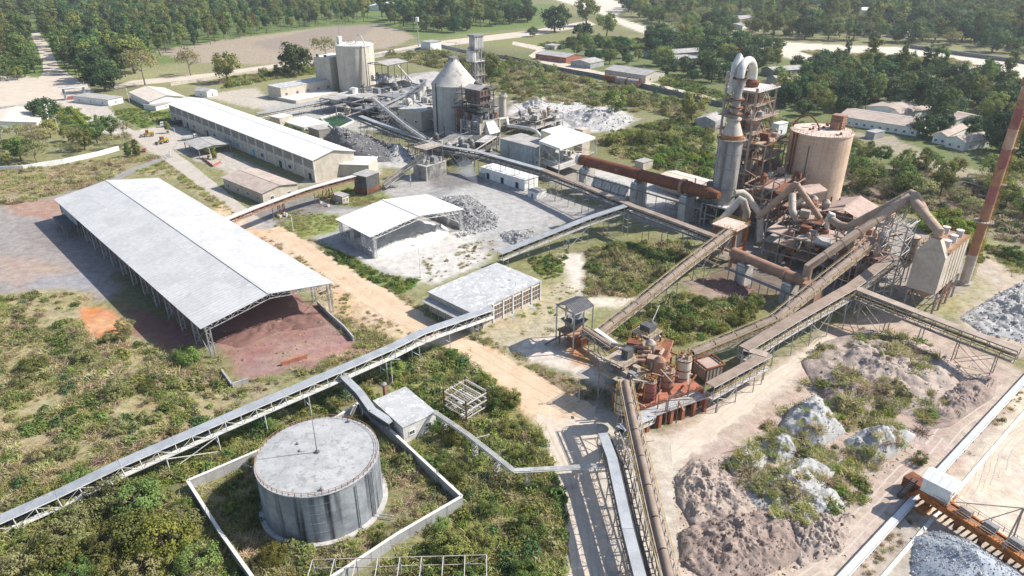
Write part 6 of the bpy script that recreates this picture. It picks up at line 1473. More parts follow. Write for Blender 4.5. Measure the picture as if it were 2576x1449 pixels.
# ---- long warehouse
ze = 10.8; nl, nr, fl = G(750, 411, ze), G(848, 386, ze), G(461, 257, ze); fr = fl + (nr - nl)
wh, c, ax, ay, la, lb = building('long_warehouse', 'very long warehouse with glaring white gable roof and cream panelled walls', 'warehouse', px4([nl, nr, fr, fl]), ze, roof='gable', rise=2.6, wm='wall_cream', rm='roof_white', over=.9)
q = corners(c, ax, ay, la, lb); A, B = q[3], q[0]; d = (B - A).normalized(); nn = Vector((d.y, -d.x, 0)); nn = nn if nn.dot((A + B) / 2 - c) > 0 else -nn; L = (B - A).length
for k in range(19): MB().box(A.lerp(B, k / 18) + nn * .2, d, nn, .7, .5, -.2, ze - .3).build('pilaster', 'conc_white', wh)
mat('louvre', (.25, .225, .20), (.20, .18, .16), .6)
for k in range(18):
    MB().box(A.lerp(B, (k + .5) / 18) + nn * .06, d, nn, L / 18 * .82, .12, 6.2, 9.8).build('louvre', 'louvre', wh)
    if k % 3 != 1: opening(wh, A, B, c, .05 if k % 3 else 1.5, (k + .5) / 18, 3.2, 3.6 if k % 3 else 2, 'door' if k % 3 else 'window', 'paint_white', 'blue_paint' if k in (8, 9, 11) else 'glass')
MB().box((A + B) / 2 + nn * .15, d, nn, L, .4, 5.2, 5.6).build('ledge', 'conc_white', wh)
ex, c2, ax2, ay2, la2, lb2 = building('warehouse_annex', 'lower white-roofed annex on the end of the long warehouse', 'building', [(800,418),(925,407),(955,396),(845,390)], 6, wm='wall_cream', rm='roof_white', over=.4)
building('workshop', 'grey gabled workshop block in front of the long warehouse', 'building', [(575,445),(650,488),(735,464),(650,421)], 5.2, roof='gable', rise=1.4, wm='wall_cream', rm='roof_tan', over=.7, wins=[(0, 4, 1.4, 1.6, 1.4), (1, 2, 1.4, 1.6, 1.4)])
lt_, c, ax, ay, la, lb = shelter('truck_canopy', 'low rusty-grey canopy roof beside the long warehouse', [(466,356),(494,378),(575,362),(545,341)], 4.2, .8, 'roof_asb', 'steel_grey')
# ---- cooling pond
sheet('pond', 'green algae-covered cooling pond with white rim', [(808,300),(850,288),(886,306),(842,326)], .06, 'water', .1, 4, kind='structure')
wallline('pond_wall', 'low white concrete rim around the green pond', [(806,299),(852,286),(890,306),(842,329),(806,299)], .9, .6, 'conc_white')
building('cooling_slab', 'raised pale concrete settling basin beside the green pond', 'basin', [(724,302),(776,288),(806,310),(758,324)], 2.0, wm='conc_white', rm='conc_white', over=.1)
building('cooling_tower', 'dark slatted cooling box at the pond corner', 'cooling tower', [(784,318),(806,312),(818,322),(798,329)], 4.5, wm='louvre', rm='roof_asb', over=.2)
building('pump_room', 'small cream pump room with a tank at the basin edge', 'building', [(690,291),(712,283),(722,290),(702,299)], 5, wm='wall_cream', rm='conc_white', over=.2)
# ---- heaps
mat('coal', (.085, .082, .085), (.14, .135, .135), .2, bump=.25, thr=(.35, .65)); mat('clinker', (.16, .16, .165), (.30, .295, .29), .8, bump=.4, thr=(.4, .6)); mat('ash', (.40, .385, .37), (.31, .30, .29), .25, bump=.2)
outline_heap('coal_heap', 'steep dark grey coal heap behind the long warehouse', 'heap', [(797,366),(850,386),(900,402),(960,412),(1010,402),(1000,372),(950,352),(890,338),(830,342)], 10, M('coal'), 21, .3, off=(-14, 4), power=.9)
outline_heap('ash_heap', 'light grey ash slope at the foot of the coal heap', 'heap', [(960,395),(985,412),(1040,405),(1050,390),(1010,365),(975,362)], 5, M('ash'), 22, .35)
outline_heap('clinker_heap', 'rough dark clinker heap behind the white shed', 'heap', [(1108,498),(1140,490),(1180,497),(1215,520),(1248,545),(1245,560),(1200,580),(1150,585),(1120,560)], 3.6, M('clinker'), 23, .5, fine=1.0, n=110, rings=34)
outline_heap('clinker_heap', 'small low clinker heap at the foot of the climbing conveyor', 'heap', [(1256,590),(1290,578),(1335,590),(1345,606),(1300,622),(1262,608)], 1.8, M('clinker'), 24, .6, fine=1.0, n=90, rings=26)
for i, (px, h, lab) in enumerate([([(1310,262),(1345,248),(1380,262),(1370,276),(1325,278)], 5, 'dark-capped waste heap on the white dump'), ([(1400,290),(1470,272),(1560,285),(1600,305),(1540,328),(1450,330)], 4.5, 'broad pale waste heap on the white dump behind the kiln canopy'), ([(1300,290),(1380,285),(1420,310),(1340,320)], 3, 'flat white waste heap nearest the sooty mill')]):
    outline_heap('waste_heap', lab, 'heap', px, h, M('ash'), 30 + i, .7, fine=.8)
outline_heap('waste_heap', 'grey rubble heap in the scrub beyond the kiln', 'heap', [(1545,352),(1600,335),(1650,350),(1660,372),(1590,385)], 3, M('ash'), 35, .7)
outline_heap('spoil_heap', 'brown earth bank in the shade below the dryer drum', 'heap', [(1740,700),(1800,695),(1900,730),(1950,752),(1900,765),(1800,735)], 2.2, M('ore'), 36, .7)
# ---- boundary walls
mat('wall_old', (.13, .13, .125), (.19, .185, .175), .3)  # dark tone; on the long boundary wall it paints in the shadowed side
wallline('boundary_wall', 'long dark boundary wall with shade in its colour below the workers quarters', [(1270,147),(1390,176),(1500,196),(1620,222),(1720,246),(1818,270)], 3.4, .5, 'wall_old', piece=10)
wallline('boundary_wall', 'old boundary wall beside the highway and watch post', [(905,150),(1010,133),(1082,122),(1100,116),(1180,135),(1270,147)], 2.8, .4, 'wall_grey', piece=14)
wallline('boundary_wall', 'pale wall along the highway left of the round tree', [(430,216),(560,196),(700,176),(730,172)], 2.4, .4, 'wall_cream', piece=14)
wallline('boundary_wall', 'dark old wall stretch behind the chimney', [(2290,500),(2420,470),(2600,520)], 2.6, .4, 'wall_old', piece=12)
wallline('river_wall', 'grassy embankment wall on the far bank of the dry river', [(2290,121),(2420,140),(2576,160),(2700,180)], 3.5, 3.0, 'wall_old', piece=30)
building('watch_post', 'small white watch post at the boundary wall corner', 'building', [(1074,103),(1086,99),(1093,103),(1082,108)], 9, wm='wall_white', rm='roof_asb', over=.6)
# ---- tall light mast
p = G(1053, 117); ms_ = thing('light_mast', 'tall grey floodlight mast with a drum head beside the highway', 'mast', p); z = ZT(p, 52)
MB().tube([up(p, -.3), up(p, z)], [.7, .35], 10).build('pole', 'paint_grey', ms_, True); MB().lathe(p, [(1.8, z - 1), (1.8, z + 3.4)], 12).build('head', 'paint_white', ms_)
# smoke of the rubbish fire

frame2('tall sooty scaffold of pipes and floors between cone silo and mill building', [(1165,352),(1215,362),(1240,330),(1190,322)], 3, 3, [8, 14, 20, 26], 60, ('steel_dark', 'steel_grey', 'wall_soot', 'steel_dust'), 14)
# ================= quarters, gate houses, vehicles, lamps, people, right stockyard
H = [ # name,label,px,h,rise,wall,roof,wins
 ('gate_house','white house with cream hipped-looking gable roof by the gate garden',[(325,231),(376,255),(466,243),(412,221)],5,2.6,'wall_white','roof_cream',[(0,5,1.2,1.3,1.4),(1,3,1.2,1.3,1.4)]),
 ('office_block','long white office with cream roof and window row',[(-60,318),(82,309),(127,272),(-60,284)],5,2.2,'wall_white','roof_cream',[(0,8,1.2,1.6,1.4)]),
 ('quarters','brick-ended grey gabled hut above the boundary wall',[(1368,134),(1420,147),(1446,138),(1390,126)],5,1.8,'brick','roof_asb',[(0,3,1.4,1.6,1.4)]),
 ('quarters','smaller grey gabled hut between bushes above the wall',[(1449,153),(1487,161),(1508,152),(1468,145)],4.6,1.8,'wall_grey','roof_asb',[(0,2,1.4,1.4,1.4)]),
 ('quarters','grey gabled hall behind the three rusty drums',[(1540,174),(1622,192),(1656,181),(1572,163)],6,2.2,'wall_cream','roof_asb',[(0,4,1.6,2,1.6),(1,2,1.6,2,1.6)]),
 ('quarters','long grey gabled barrack near the river bank',[(1668,142),(1752,124),(1738,116),(1660,133)],5,2,'wall_grey','roof_asb',[(0,5,1.4,1.6,1.4)]),
 ('quarters','short grey gabled barrack in a lawn among dark trees',[(1694,152),(1750,142),(1742,134),(1690,144)],5,2,'wall_grey','roof_asb',[(0,3,1.4,1.6,1.4)]),
 ('quarters','grey roofed hut just left of the preheater mast',[(1812,172),(1850,165),(1842,157),(1806,164)],5,2,'wall_grey','roof_asb',[]),
 ('quarters','grey roof half hidden behind the preheater top on its right',[(1957,182),(1993,170),(1985,162),(1950,174)],5,2,'wall_grey','roof_asb',[]),
 ('quarters','sunlit gable roof below the half hidden one right of the preheater',[(1965,205),(2022,194),(2014,184),(1960,196)],5,2,'wall_grey','roof_tan',[]),
 ('quarters','small stone-coloured gable end hut beside the preheater top',[(1950,224),(1972,218),(1966,210),(1946,216)],5,2,'wall_grey','roof_asb',[]),
 ('colony_house','very long pale tan roofed terrace right of the tan silo',[(2124,291),(2312,324),(2336,302),(2150,270)],5,2.2,'wall_white','roof_tan',[(0,10,1.2,1.4,1.3)]),
 ('colony_house','second long tan roofed terrace behind the first',[(2200,268),(2285,285),(2308,270),(2222,250)],5,2,'wall_white','roof_tan',[(0,5,1.2,1.4,1.3)]),
 ('colony_house','tan roofed wing crossing the terraces end',[(2286,286),(2300,292),(2322,262),(2308,257)],5,1.6,'wall_white','roof_tan',[]),
 ('colony_house','L-placed tan house with stepped roof right of the big mango tree',[(2360,285),(2412,305),(2428,290),(2376,268)],5,1.8,'wall_white','roof_tan',[(0,3,1.2,1.4,1.3)]),
 ('colony_house','pale roof corner peeping among dense trees',[(2352,246),(2384,238),(2394,222),(2364,226)],5,1.8,'wall_white','roof_tan',[]),
 ('colony_house','small tan roof peeping out above the second terrace',[(2258,232),(2282,227),(2276,218),(2252,223)],5,1.6,'wall_white','roof_tan',[]),
 ('colony_house','shaded tan bungalow with a low porch',[(2366,338),(2396,345),(2420,318),(2388,312)],5,1.6,'wall_white','roof_tan',[(0,2,1.2,1.4,1.3)]),
 ('colony_house','white-walled bungalow with tan gable roof at the track',[(2408,350),(2440,360),(2468,344),(2436,330)],5,2,'wall_white','roof_tan',[(0,2,1.2,1.4,1.3),(1,2,1.2,1.4,1.3)]),
 ('village_house','long white house far behind the dark central wood',[(936,15),(985,16),(990,8),(942,7)],7,2.5,'wall_white','roof_white',[]),
 ('village_house','white gabled village house at the top edge among trees',[(2374,8),(2410,10),(2414,2),(2380,0)],7,2.5,'wall_white','roof_white',[]),
 ('village_house','grey-white village house with water tank on the far bank',[(2274,78),(2306,84),(2310,72),(2280,66)],7,1.6,'wall_white','roof_asb',[]),
 ('village_house','small blue-roofed village shack beyond the bridge',[(1852,62),(1880,66),(1884,58),(1858,54)],5,1.4,'wall_white','roof_asb',[]),
 ('village_house','low grey village hut in the fields beyond the bridge',[(1838,45),(1872,50),(1880,42),(1846,37)],5,1.6,'wall_grey','roof_asb',[]),
 ('village_house','dark roofed hut beside the far field trees',[(1952,40),(1984,42),(1990,34),(1958,32)],5,2,'wall_grey','roof_asb',[]),
 ('village_house','pale blue walled house at the top edge beyond the river',[(1710,12),(1736,14),(1740,6),(1714,4)],7,2,'blue_paint','roof_white',[]),
 ('garden_hut','tiny white hut with pale blue gable roof beside the road',[(500,226),(518,231),(534,225),(515,219)],4.2,1.5,'wall_white','roof_asb',[(0,1,1,1.1,1.1),(1,1,.05,1,2.1,'door')]),
]
for nm, lab, px, h, rise, wm, rm, wins in H:
    building(nm, lab, 'hut' if 'hut' in nm else 'house', px, h, roof='gable', rise=rise, wm=wm, rm=rm, over=.6, wins=wins)
building('guard_room', 'flat-roofed white guard room beside the gate portal', 'building', [(220,236),(250,256),(270,246),(240,229)], 4.4, wm='wall_white', rm='roof_asb', over=.5, wins=[(1, 1, 1.2, 1.2, 1.2), (0, 3, 1.2, 1.2, 1.2)])
building('guard_room', 'small white ticket room left of the gate hedge', 'building', [(92,250),(104,256),(122,253),(110,246)], 4.4, wm='wall_white', rm='roof_asb', over=.4, wins=[(1, 1, 1.2, 1.2, 1.2)])
building('lean_to', 'small white lean-to on the corner of the gate garden house', 'building', [(378,262),(392,268),(425,256),(408,249)], 3.2, wm='wall_white', rm='roof_asb', over=.3, wins=[(1, 1, 1, 1, 1)])
building('tool_shed', 'little grey tin shed at the colony track', 'building', [(2192,330),(2206,336),(2214,328),(2200,322)], 4, wm='wall_grey', rm='roof_asb', over=.2)
building('wayside_hut', 'tiny flat-topped stone hut near the wall track', 'building', [(1384,112),(1396,116),(1401,112),(1389,108)], 4, wm='wall_cream', rm='roof_asb', over=.3)
building('stilt_house', 'white painted stair hut between preheater and tan silo', 'building', [(1957,310),(1966,314),(1972,306),(1962,302)], 8, wm='wall_white', rm='roof_white', over=.3)
bl, c, ax, ay, la, lb = building('blue_house', 'bright blue two-storey house with white roof terrace on the far bank', 'house', [(2158,31),(2194,34),(2197,26),(2162,24)], 14, wm='blue_paint', rm='wall_white', over=.8, wins=[(0, 3, 2, 2, 2.4), (0, 3, 8, 2, 2.4)])
MB().box(c, ax, ay, la * 1.02, lb * 1.02, 6.4, 7).build('floor_band', 'wall_white', bl); MB().box(c, ax, ay, la, lb, 14, 17.5).build('terrace', 'wall_white', bl)
# gate portal
a = G(166, 252); b = G(216, 247); gt = thing('gate_portal', 'white gate portal of two pillars and a wide flat slab', 'gate', a)
zg = 8; d = (b - a).normalized(); n_ = Vector((-d.y, d.x, 0))
for p in (a, b): MB().box(p, d, n_, 1.5, 1.8, -.3, zg).build('pillar', 'wall_blue', gt)
MB().box((a + b) / 2, d, n_, (b - a).length + 6, 5, zg, zg + .9).build('slab', 'wall_white', gt); MB().box((a + b) / 2, d, n_, (b - a).length + 5.6, 4.6, zg + .9, zg + 1).build('slab_top', 'roof_asb', gt)
for s in (.27, .73): MB().box(a.lerp(b, s), d, n_, (b - a).length * .36, .15, .1, 2.4).build('gate_leaf', 'red_paint', gt)
wallline('garden_wall', 'white plastered wall behind the scrubby trees of the left yard', [(-20,432),(60,428),(120,418),(160,412),(250,392),(300,378)], 2.4, .4, 'wall_white', piece=12)
wallline('office_wall', 'low grey wall along the office yard by the gate', [(-40,282),(40,272),(92,262)], 2, .3, 'wall_grey', piece=10)
# bridge over the river
a = G(1862, 82); b = G(1690, 75); 
a = G(1857, 78, 3); b = G(1956, 76, 3); rb = thing('road_bridge', 'white concrete road bridge with railings over the dry river', 'bridge', up(a, 0)); a = G(1650, 79, 3); b = G(1722, 76, 3)
rb.location = (a.x, a.y, 0); ORG[rb.name] = Vector((a.x, a.y, 0)); d = (b - a).normalized(); n_ = Vector((-d.y, d.x, 0))
MB().beam(a, b, 9, 1).build('deck', 'conc_white', rb); m = MB(); [railing(m, [a + n_ * s + U3 * .5, b + n_ * s + U3 * .5], 1.6, 6, .35) for s in (-4.3, 4.3)]; m.build('railing', 'conc_white', rb)
for k in range(4): MB().beam(up(a.lerp(b, (k + .5) / 4), -.3), up(a.lerp(b, (k + .5) / 4), 2.6), 2.5).build('pier', 'conc', rb)
# ---- three rusted mill drums and black pipes
a = G(1524, 198, 2.6); b = G(1611, 213, 2.6); d = (b - a).normalized(); r = rpx(a, 9.5)
for i, lab in enumerate(('scrapped steel drum with red-rusted end furthest up the track', 'scrapped grey steel drum in the middle of the row of three', 'scrapped steel drum with spoked red end nearest the tall green scrub')):
    p0 = a.lerp(b, i / 3); p1 = a.lerp(b, (i + .9) / 3); p0.z = p1.z = r; dm = thing('steel_drum', lab, 'drum', up(p0, 0))
    MB().tube([p0, p1], r, 26).build('shell', 'steel_dust' if i else 'rust', dm, True)
    for e in (p0, p1): MB().tube([e - d * .2, e + d * .2], r * 1.03, 26).build('rim', 'rust', dm, True)
    x = d.cross(U3)
    m = MB()
    for k in range(8): an_ = k * math.pi / 4; m.beam(p1 + d * .3, p1 + d * .3 + x * math.cos(an_) * r + U3 * math.sin(an_) * r, .35)
    m.build('spokes', 'red_paint', dm); MB().tube([p1 + d * .23, p1 + d * .27], r * .9, 20).build('end_plate', 'dark', dm)
for k in range(16):
    p = G(1522 + k * 3.6, 222 + k * .9, .8) + Vector((rng.uniform(-1, 1), rng.uniform(-1, 1), 0)); lay = k % 3; e = p + E2 * rng.uniform(3, 5) if k < 11 else p - E1 * 9
    o = MB().tube([up(p, .8 + lay * .9), up(e, .8 + lay * .9)], .85, 10).build('pipe', 'black_pipe', None, True); tag(o, 'black pipe length in the stack dumped below the boundary wall', 'pipe', 'black pipes stacked below the wall')
# ---- lamps
def lamp(u, v, vt, lab, out=1):
    p = G(u, v); z = ZT(p, vt); l_ = thing('lamp_post', lab, 'lamp post', p); MB().tube([up(p, -.3), up(p, z - .6), up(p, z) + Vector((-.5 * out, 0, 0)), up(p, z + .1) + Vector((-1.6 * out, 0, 0))], [.13, .1, .08, .07], 8).build('pole', 'paint_white', l_, True)
    MB().obox(up(p, z + .1) + Vector((-1.9 * out, 0, 0)), Vector((.45, 0, 0)), Vector((0, .18, 0)), Vector((0, 0, .1))).build('lamp_head', 'paint_grey', l_); MB().box(p, E1, E2, .5, .5, -.2, .3).build('footing', 'conc', l_)
for a in ((738,582,540,'curved street lamp on the round grass island',1),(1058,698,618,'tall lamp at the corner of the white shed',1),(1297,770,705,'lamp post beside the mesh-glazed hall canopy',1),(988,968,905,'lamp under the long conveyor near the pump house',-1),(1456,1010,950,'dark lamp on the bank by the brick-red deck',1),(1500,385,347,'lamp right of the white kiln canopy',-1),(1700,440,402,'lamp behind the middle of the kiln',-1),(326,258,220,'lamp in front of the gate garden house',1),(100,320,294,'lamp at the office entrance',1),(148,330,297,'lamp at the end of the garden hedge',1),(446,362,322,'lamp beside the parked lorry',1),(534,413,372,'lamp at the railed shrine',1)): lamp(*a)
# ---- power pole with wires
for u, v, vt, lab in ((1820,243,180,'steel power pole left of the preheater tower'),(1440,215,205,'box-topped pole on the wall track'),):
    p = G(u, v); pp = thing('power_pole', lab, 'pole', p); z = ZT(p, vt); MB().tube([up(p, -.3), up(p, z)], .2, 8).build('pole', 'steel_dust', pp, True); MB().beam(up(p, z - .4) - E1 * 2.4, up(p, z - .4) + E1 * 2.4, .2).build('cross_arm', 'steel_dust', pp)
    for s in (-2, 0, 2): MB().lathe(p + E1 * s, [(.12, z - .3), (.12, z + .3)], 6).build('insulator', 'paint_white', pp)
# ---- vehicles
def wheel(root, p, ax_, r, w_):
    o = MB().tube([p - ax_ * w_ / 2, p + ax_ * w_ / 2], r, 16).build('wheel', 'tyre', root, True); MB().tube([p - ax_ * (w_ / 2 + .03), p + ax_ * (w_ / 2 + .03)], r * .55, 12).build('rim', 'paint_grey', o, True)
def truck(lab, u, v, yaw, body, L=8.5, kind='tank'):
    p = G(u, v); f = Vector((math.cos(yaw), math.sin(yaw), 0)); s = Vector((-f.y, f.x, 0)); t = thing('lorry', lab, 'lorry', p)
    MB().box(p, f, s, L, 1.0, .8, 1.15).build('chassis', 'steel_dark', t)
    cb_ = p + f * (L / 2 - .9); m = MB(); m.box(cb_, f, s, 1.9, 2.3, 1.0, 2.2); m.box(cb_ - f * .15, f, s, 1.6, 2.2, 2.2, 3.0); m.build('cab', 'wall_white', t)
    MB().box(cb_ + f * .66, f, s, .08, 1.9, 2.25, 2.9).build('windscreen', 'glass', t); MB().box(cb_ + f * 1.0, f, s, .16, 2.3, .8, 1.1).build('bumper', 'steel_dark', t)
    for q_ in (-.85, .85): MB().box(cb_ + f * .97 + s * q_, f, s, .08, .3, 1.25, 1.5).build('headlight', 'paint_white', t); MB().box(cb_ - f * .1 + s * q_ * 1.31, f, s, 1.0, .04, 2.25, 2.85).build('side_window', 'glass', t)
    if kind == 'tank': MB().tube([up(p - f * (L / 2), 2.3), up(p + f * (L / 2 - 2.2), 2.3)], 1.15, 18).build('tank', body, t, True)
    else:
        m = MB(); bc_ = p - f * 1.1; BL = L - 2.6; m.box(bc_, f, s, BL, 2.4, 1.2, 1.4)
        for q_ in (-1.15, 1.15): m.box(bc_ + s * q_, f, s, BL, .12, 1.4, 2.5)
        for q_ in (-BL / 2, BL / 2): m.box(bc_ + f * q_, f, s, .12, 2.4, 1.4, 2.5)
        m.build('tipper_body', body, t)
    for fx in (L / 2 - 1.2, -L / 2 + 1.2, -L / 2 + 2.5):
        for q_ in (-1.05, 1.05): wheel(t, up(p + f * fx + s * q_, .55), s, .55, .35)
truck('white-cabbed lorry with long dark tank parked by the conifer', 432, 318, math.radians(200), 'black_pipe', 12)
truck('white tipper lorry parked beside the warehouse canopy', 478, 352, math.radians(25), 'paint_white', 8.5, 'tip')
def loader(lab, u, v, yaw):
    p = G(u, v); f = Vector((math.cos(yaw), math.sin(yaw), 0)); s = Vector((-f.y, f.x, 0)); t = thing('wheel_loader', lab, 'loader', p)
    MB().box(p - f * 1.3, f, s, 3, 2.1, 1.1, 2.4).build('engine_cover', 'yellow', t); m = MB(); m.box(p + f * .6, f, s, 1.6, 1.7, 1.2, 2.2); m.box(p + f * .6, f, s, 1.7, 1.8, 3.6, 3.75)
    for q_ in (-.75, .75):
        for w_ in (-.75, .75): m.box(p + f * (.6 + w_) + s * q_, f, s, .14, .14, 2.2, 3.6)
    m.build('cab', 'rust_orange', t); MB().box(p + f * .6, f, s, 1.4, 1.4, 2.2, 3.6).build('cab_glass', 'glass', t)
    for q_ in (-.7, .7): MB().beam(up(p + f * 1.2 + s * q_, 2), up(p + f * 3.6 + s * q_, .9), .25, .4).build('boom_arm', 'yellow', t)
    m = MB(); m.box(p + f * 3.7, f, s, .15, 2.8, .3, 1.5); m.box(p + f * 4.2, f, s, 1.1, 2.8, .25, .4)
    for q_ in (-1.35, 1.35): m.box(p + f * 4.1 + s * q_, f, s, .9, .1, .4, 1.3)
    m.build('bucket', 'steel_grey', t)
    for fx in (1.7, -1.7):
        for q_ in (-1.1, 1.1): wheel(t, up(p + f * fx + s * q_, .8), s, .8, .55)
loader('yellow wheel loader parked on the road beside the garden', 375, 343, math.radians(-150)); loader('second yellow wheel loader standing near the lorry', 412, 360, math.radians(-120))
p = G(363, 381); f = Vector((.3, -.95, 0)).normalized(); s = Vector((-f.y, f.x, 0)); t = thing('red_car', 'small red car parked under the garden conifers', 'car', p)
m = MB(); m.box(p, f, s, 4.2, 1.75, .35, .95); m.build('body', 'car_red', t); m = MB(); q0 = corners(p - f * .2, f, s, 2.5, 1.6); q1 = corners(p - f * .3, f, s, 1.6, 1.4)
for k in range(4): m.poly([up(q0[k], .95), up(q0[(k + 1) % 4], .95), up(q1[(k + 1) % 4], 1.5), up(q1[k], 1.5)])
m.poly([up(x_, 1.5) for x_ in q1]); m.build('cabin', 'glass', t); MB().prism(corners(p - f * .3, f, s, 1.65, 1.45), 1.5, 1.55).build('roof', 'car_red', t)
for fx in (1.35, -1.35):
    for q_ in (-.8, .8): wheel(t, up(p + f * fx + s * q_, .33), s, .33, .22)
# ---- people: one skinned body each
def person(lab, u, v, yaw, cloth, stride=.22):
    p = G(u, v); vs = [(0, 0, .95), (0, 0, 1.2), (0, 0, 1.42), (0, 0, 1.52), (0, .02, 1.66), (.1, 0, .9), (.11, stride * .5, .5), (.11, stride, .06), (.11, stride + .14, .04), (-.1, 0, .9), (-.11, -stride * .3, .5), (-.11, -stride, .08), (-.11, -stride + .14, .04), (.2, 0, 1.4), (.25, -.08, 1.12), (.26, .06, .88), (-.2, 0, 1.4), (-.25, .08, 1.12), (-.26, .16, .9)]
    es = [(0, 1), (1, 2), (2, 3), (3, 4), (0, 5), (5, 6), (6, 7), (7, 8), (0, 9), (9, 10), (10, 11), (11, 12), (2, 13), (13, 14), (14, 15), (2, 16), (16, 17), (17, 18)]
    rad = [.15, .15, .16, .06, .1, .1, .07, .05, .04, .1, .07, .05, .04, .07, .05, .035, .07, .05, .035]
    c_, s_ = math.cos(yaw), math.sin(yaw); vs = [(x * c_ - y * s_, x * s_ + y * c_, z) for x, y, z in vs]
    me = bpy.data.meshes.new('person'); me.from_pydata(vs, es, []); o = bpy.data.objects.new('person', me); LINK(o); o.location = p; ORG[o.name] = p.copy()
    md = o.modifiers.new('skin', 'SKIN'); 
    for k, sv in enumerate(me.skin_vertices[0].data if me.skin_vertices else []): pass
    if not me.skin_vertices:
        import bmesh
        bm = bmesh.new(); bm.from_mesh(me); lay = bm.verts.layers.skin.verify()
        for k, v_ in enumerate(bm.verts): v_[lay].radius = (rad[k], rad[k] * .85); v_[lay].use_root = (k == 0)
        bm.to_mesh(me); bm.free()
    o.modifiers.new('sub', 'SUBSURF').levels = 1; o.modifiers['sub'].render_levels = 1
    me.materials.append(MATS[cloth]); tag(o, lab, 'person')
    hz = MB(); hz.lathe(p + Vector((0, 0, 0)), [(.03, 1.52), (.1, 1.58), (.115, 1.68), (.09, 1.77), (.02, 1.8)], 10); hz.build('head', 'skin', o, True)
    hh = MB(); hh.lathe(p - Vector((0, .02, 0)), [(.118, 1.68), (.12, 1.74), (.07, 1.815), (.01, 1.825)], 10); hh.build('hair', 'hair', o, True)
person('person in white walking past the grey workshop block', 554, 478, 2.3, 'cloth_white'); person('person in white standing on the open road', 428, 388, .5, 'cloth_white', .08); person('person in red at the office entrance', 13, 321, 0, 'cloth_red', .05)
# ---- shrine enclosure
wallline('shrine_fence', 'low brick fence around the shrine and its two conifers', [(510,400),(536,420),(556,410)], 1.1, .25, 'brick', piece=2.5)
# ---- ground conveyor and stacker of the right stockyard
a = G(2090, 1480, .9); b = G(2640, 885, .9); gc_ = thing('ground_conveyor', 'bright steel-edged belt conveyor lying along the stockyard edge', 'conveyor', up(a, 0)); d = (b - a).normalized(); n_ = Vector((-d.y, d.x, 0)); L = (b - a).length
mat('belt_bright', (.50, .51, .53), (.42, .43, .45), .3, rough=.45)
MB().beam(a, b, 1.25, .12).build('belt', 'belt_bright', gc_)
for s in (-.75, .75): MB().beam(a + n_ * s - U3 * .25, b + n_ * s - U3 * .25, .14, .35).build('stringer', 'paint_white' if s < 0 else 'steel_dark', gc_)
k = 0
while k * 1.6 < L:
    p = a + d * k * 1.6; MB().beam(up(p - n_ * .85, .55), up(p + n_ * .85, .55), .16).build('idler', 'steel_dark', gc_)
    if k % 3 == 0:
        for s in (-.8, .8): MB().beam(up(p + n_ * s, -.2), up(p + n_ * s, .6), .14).build('leg', 'steel_grey', gc_)
    k += 1
for off, lab in ((4.5, 'pale rail kerb running beside the bright ground conveyor'),):
    a2 = a - n_ * off * -1; sgn = 1 if (a + n_ * off).x > a.x else -1
    o = MB().beam(up(a + n_ * sgn * off, .1), up(b + n_ * sgn * off, .1), .7, .4).build('rail_kerb', 'conc_white'); tag(o, lab, 'rail')
dn = n_ * (1 if n_.x > 0 else -1)                     # towards the yard
cbx = [G(u, v, 8.6) for u, v in ((2326,1194),(2350,1172),(2421,1206),(2397,1229))]; c, ax, ay, la, lb = rect4(cbx)
stk = thing('stockyard_stacker', 'orange travelling stacker with a white drive cabin straddling the ground conveyor', 'stacker', c)
cab_ = MB(); qq = corners(c, ax, ay, la, lb); cab_.prism(qq, 4.8, 8.0); LA = 0 if la > lb else 1
A, B, LA_, LB_ = (ax, ay, la, lb) if la > lb else (ay, ax, lb, la)
for s in (-1, 1):
    e = c + A * s * (LA_ / 2 - .05); t3 = [up(e - B * LB_ / 2, 8), up(e + B * LB_ / 2, 8), up(e, 8.8)]; cab_.poly(t3)
cab_.build('cabin', 'wall_white', stk)
for s in (-1, 1): MB().slab([up(c + B * s * (LB_ / 2 + .3) - A * (LA_ / 2 + .3), 7.95), up(c + B * s * (LB_ / 2 + .3) + A * (LA_ / 2 + .3), 7.95), up(c + A * (LA_ / 2 + .3), 8.9), up(c - A * (LA_ / 2 + .3), 8.9)], .08).build('roof_slope', 'roof_white', stk)
opening(stk, qq[2], qq[3], c, 6.0, .72, 1.3, 1.2, 'window'); opening(stk, qq[2], qq[3], c, 4.9, .9, .8, 1.9, 'door', 'paint_white', 'paint_grey')
MB().prism(corners(c, ax, ay, la * 1.12, lb * 1.12), 4.4, 4.79).build('cabin_floor', 'orange', stk)
b0 = up(c, 3.3) - dn * 2; b1 = G(2680, 1470, 3.0); bd = (b1 - b0).normalized(); bx_ = Vector((-bd.y, bd.x, 0))
for s in (-1.2, 1.2): MB().beam(b0 + bx_ * s, b1 + bx_ * s, .4, 1.4).build('girder', 'orange', stk)
k = 0
while k * 3 < (b1 - b0).length: p = b0 + bd * k * 3; MB().beam(p - bx_ * 1.6, p + bx_ * 1.6, .3, .6).build('cross_beam', 'orange', stk); k += 1
MB().beam(b0 + bx_ * 0 + U3 * .3, b1 + U3 * .3, 1.5, .2).build('scraper_track', 'rust_orange', stk)
k = 0
while k * 1.1 < (b1 - b0).length: p = b0 + bd * k * 1.1 - U3 * 1.5; MB().beam(p - bx_ * 2.1, p + bx_ * 2.1, .2, .5).build('scraper_blade', 'rust', stk); k += 1
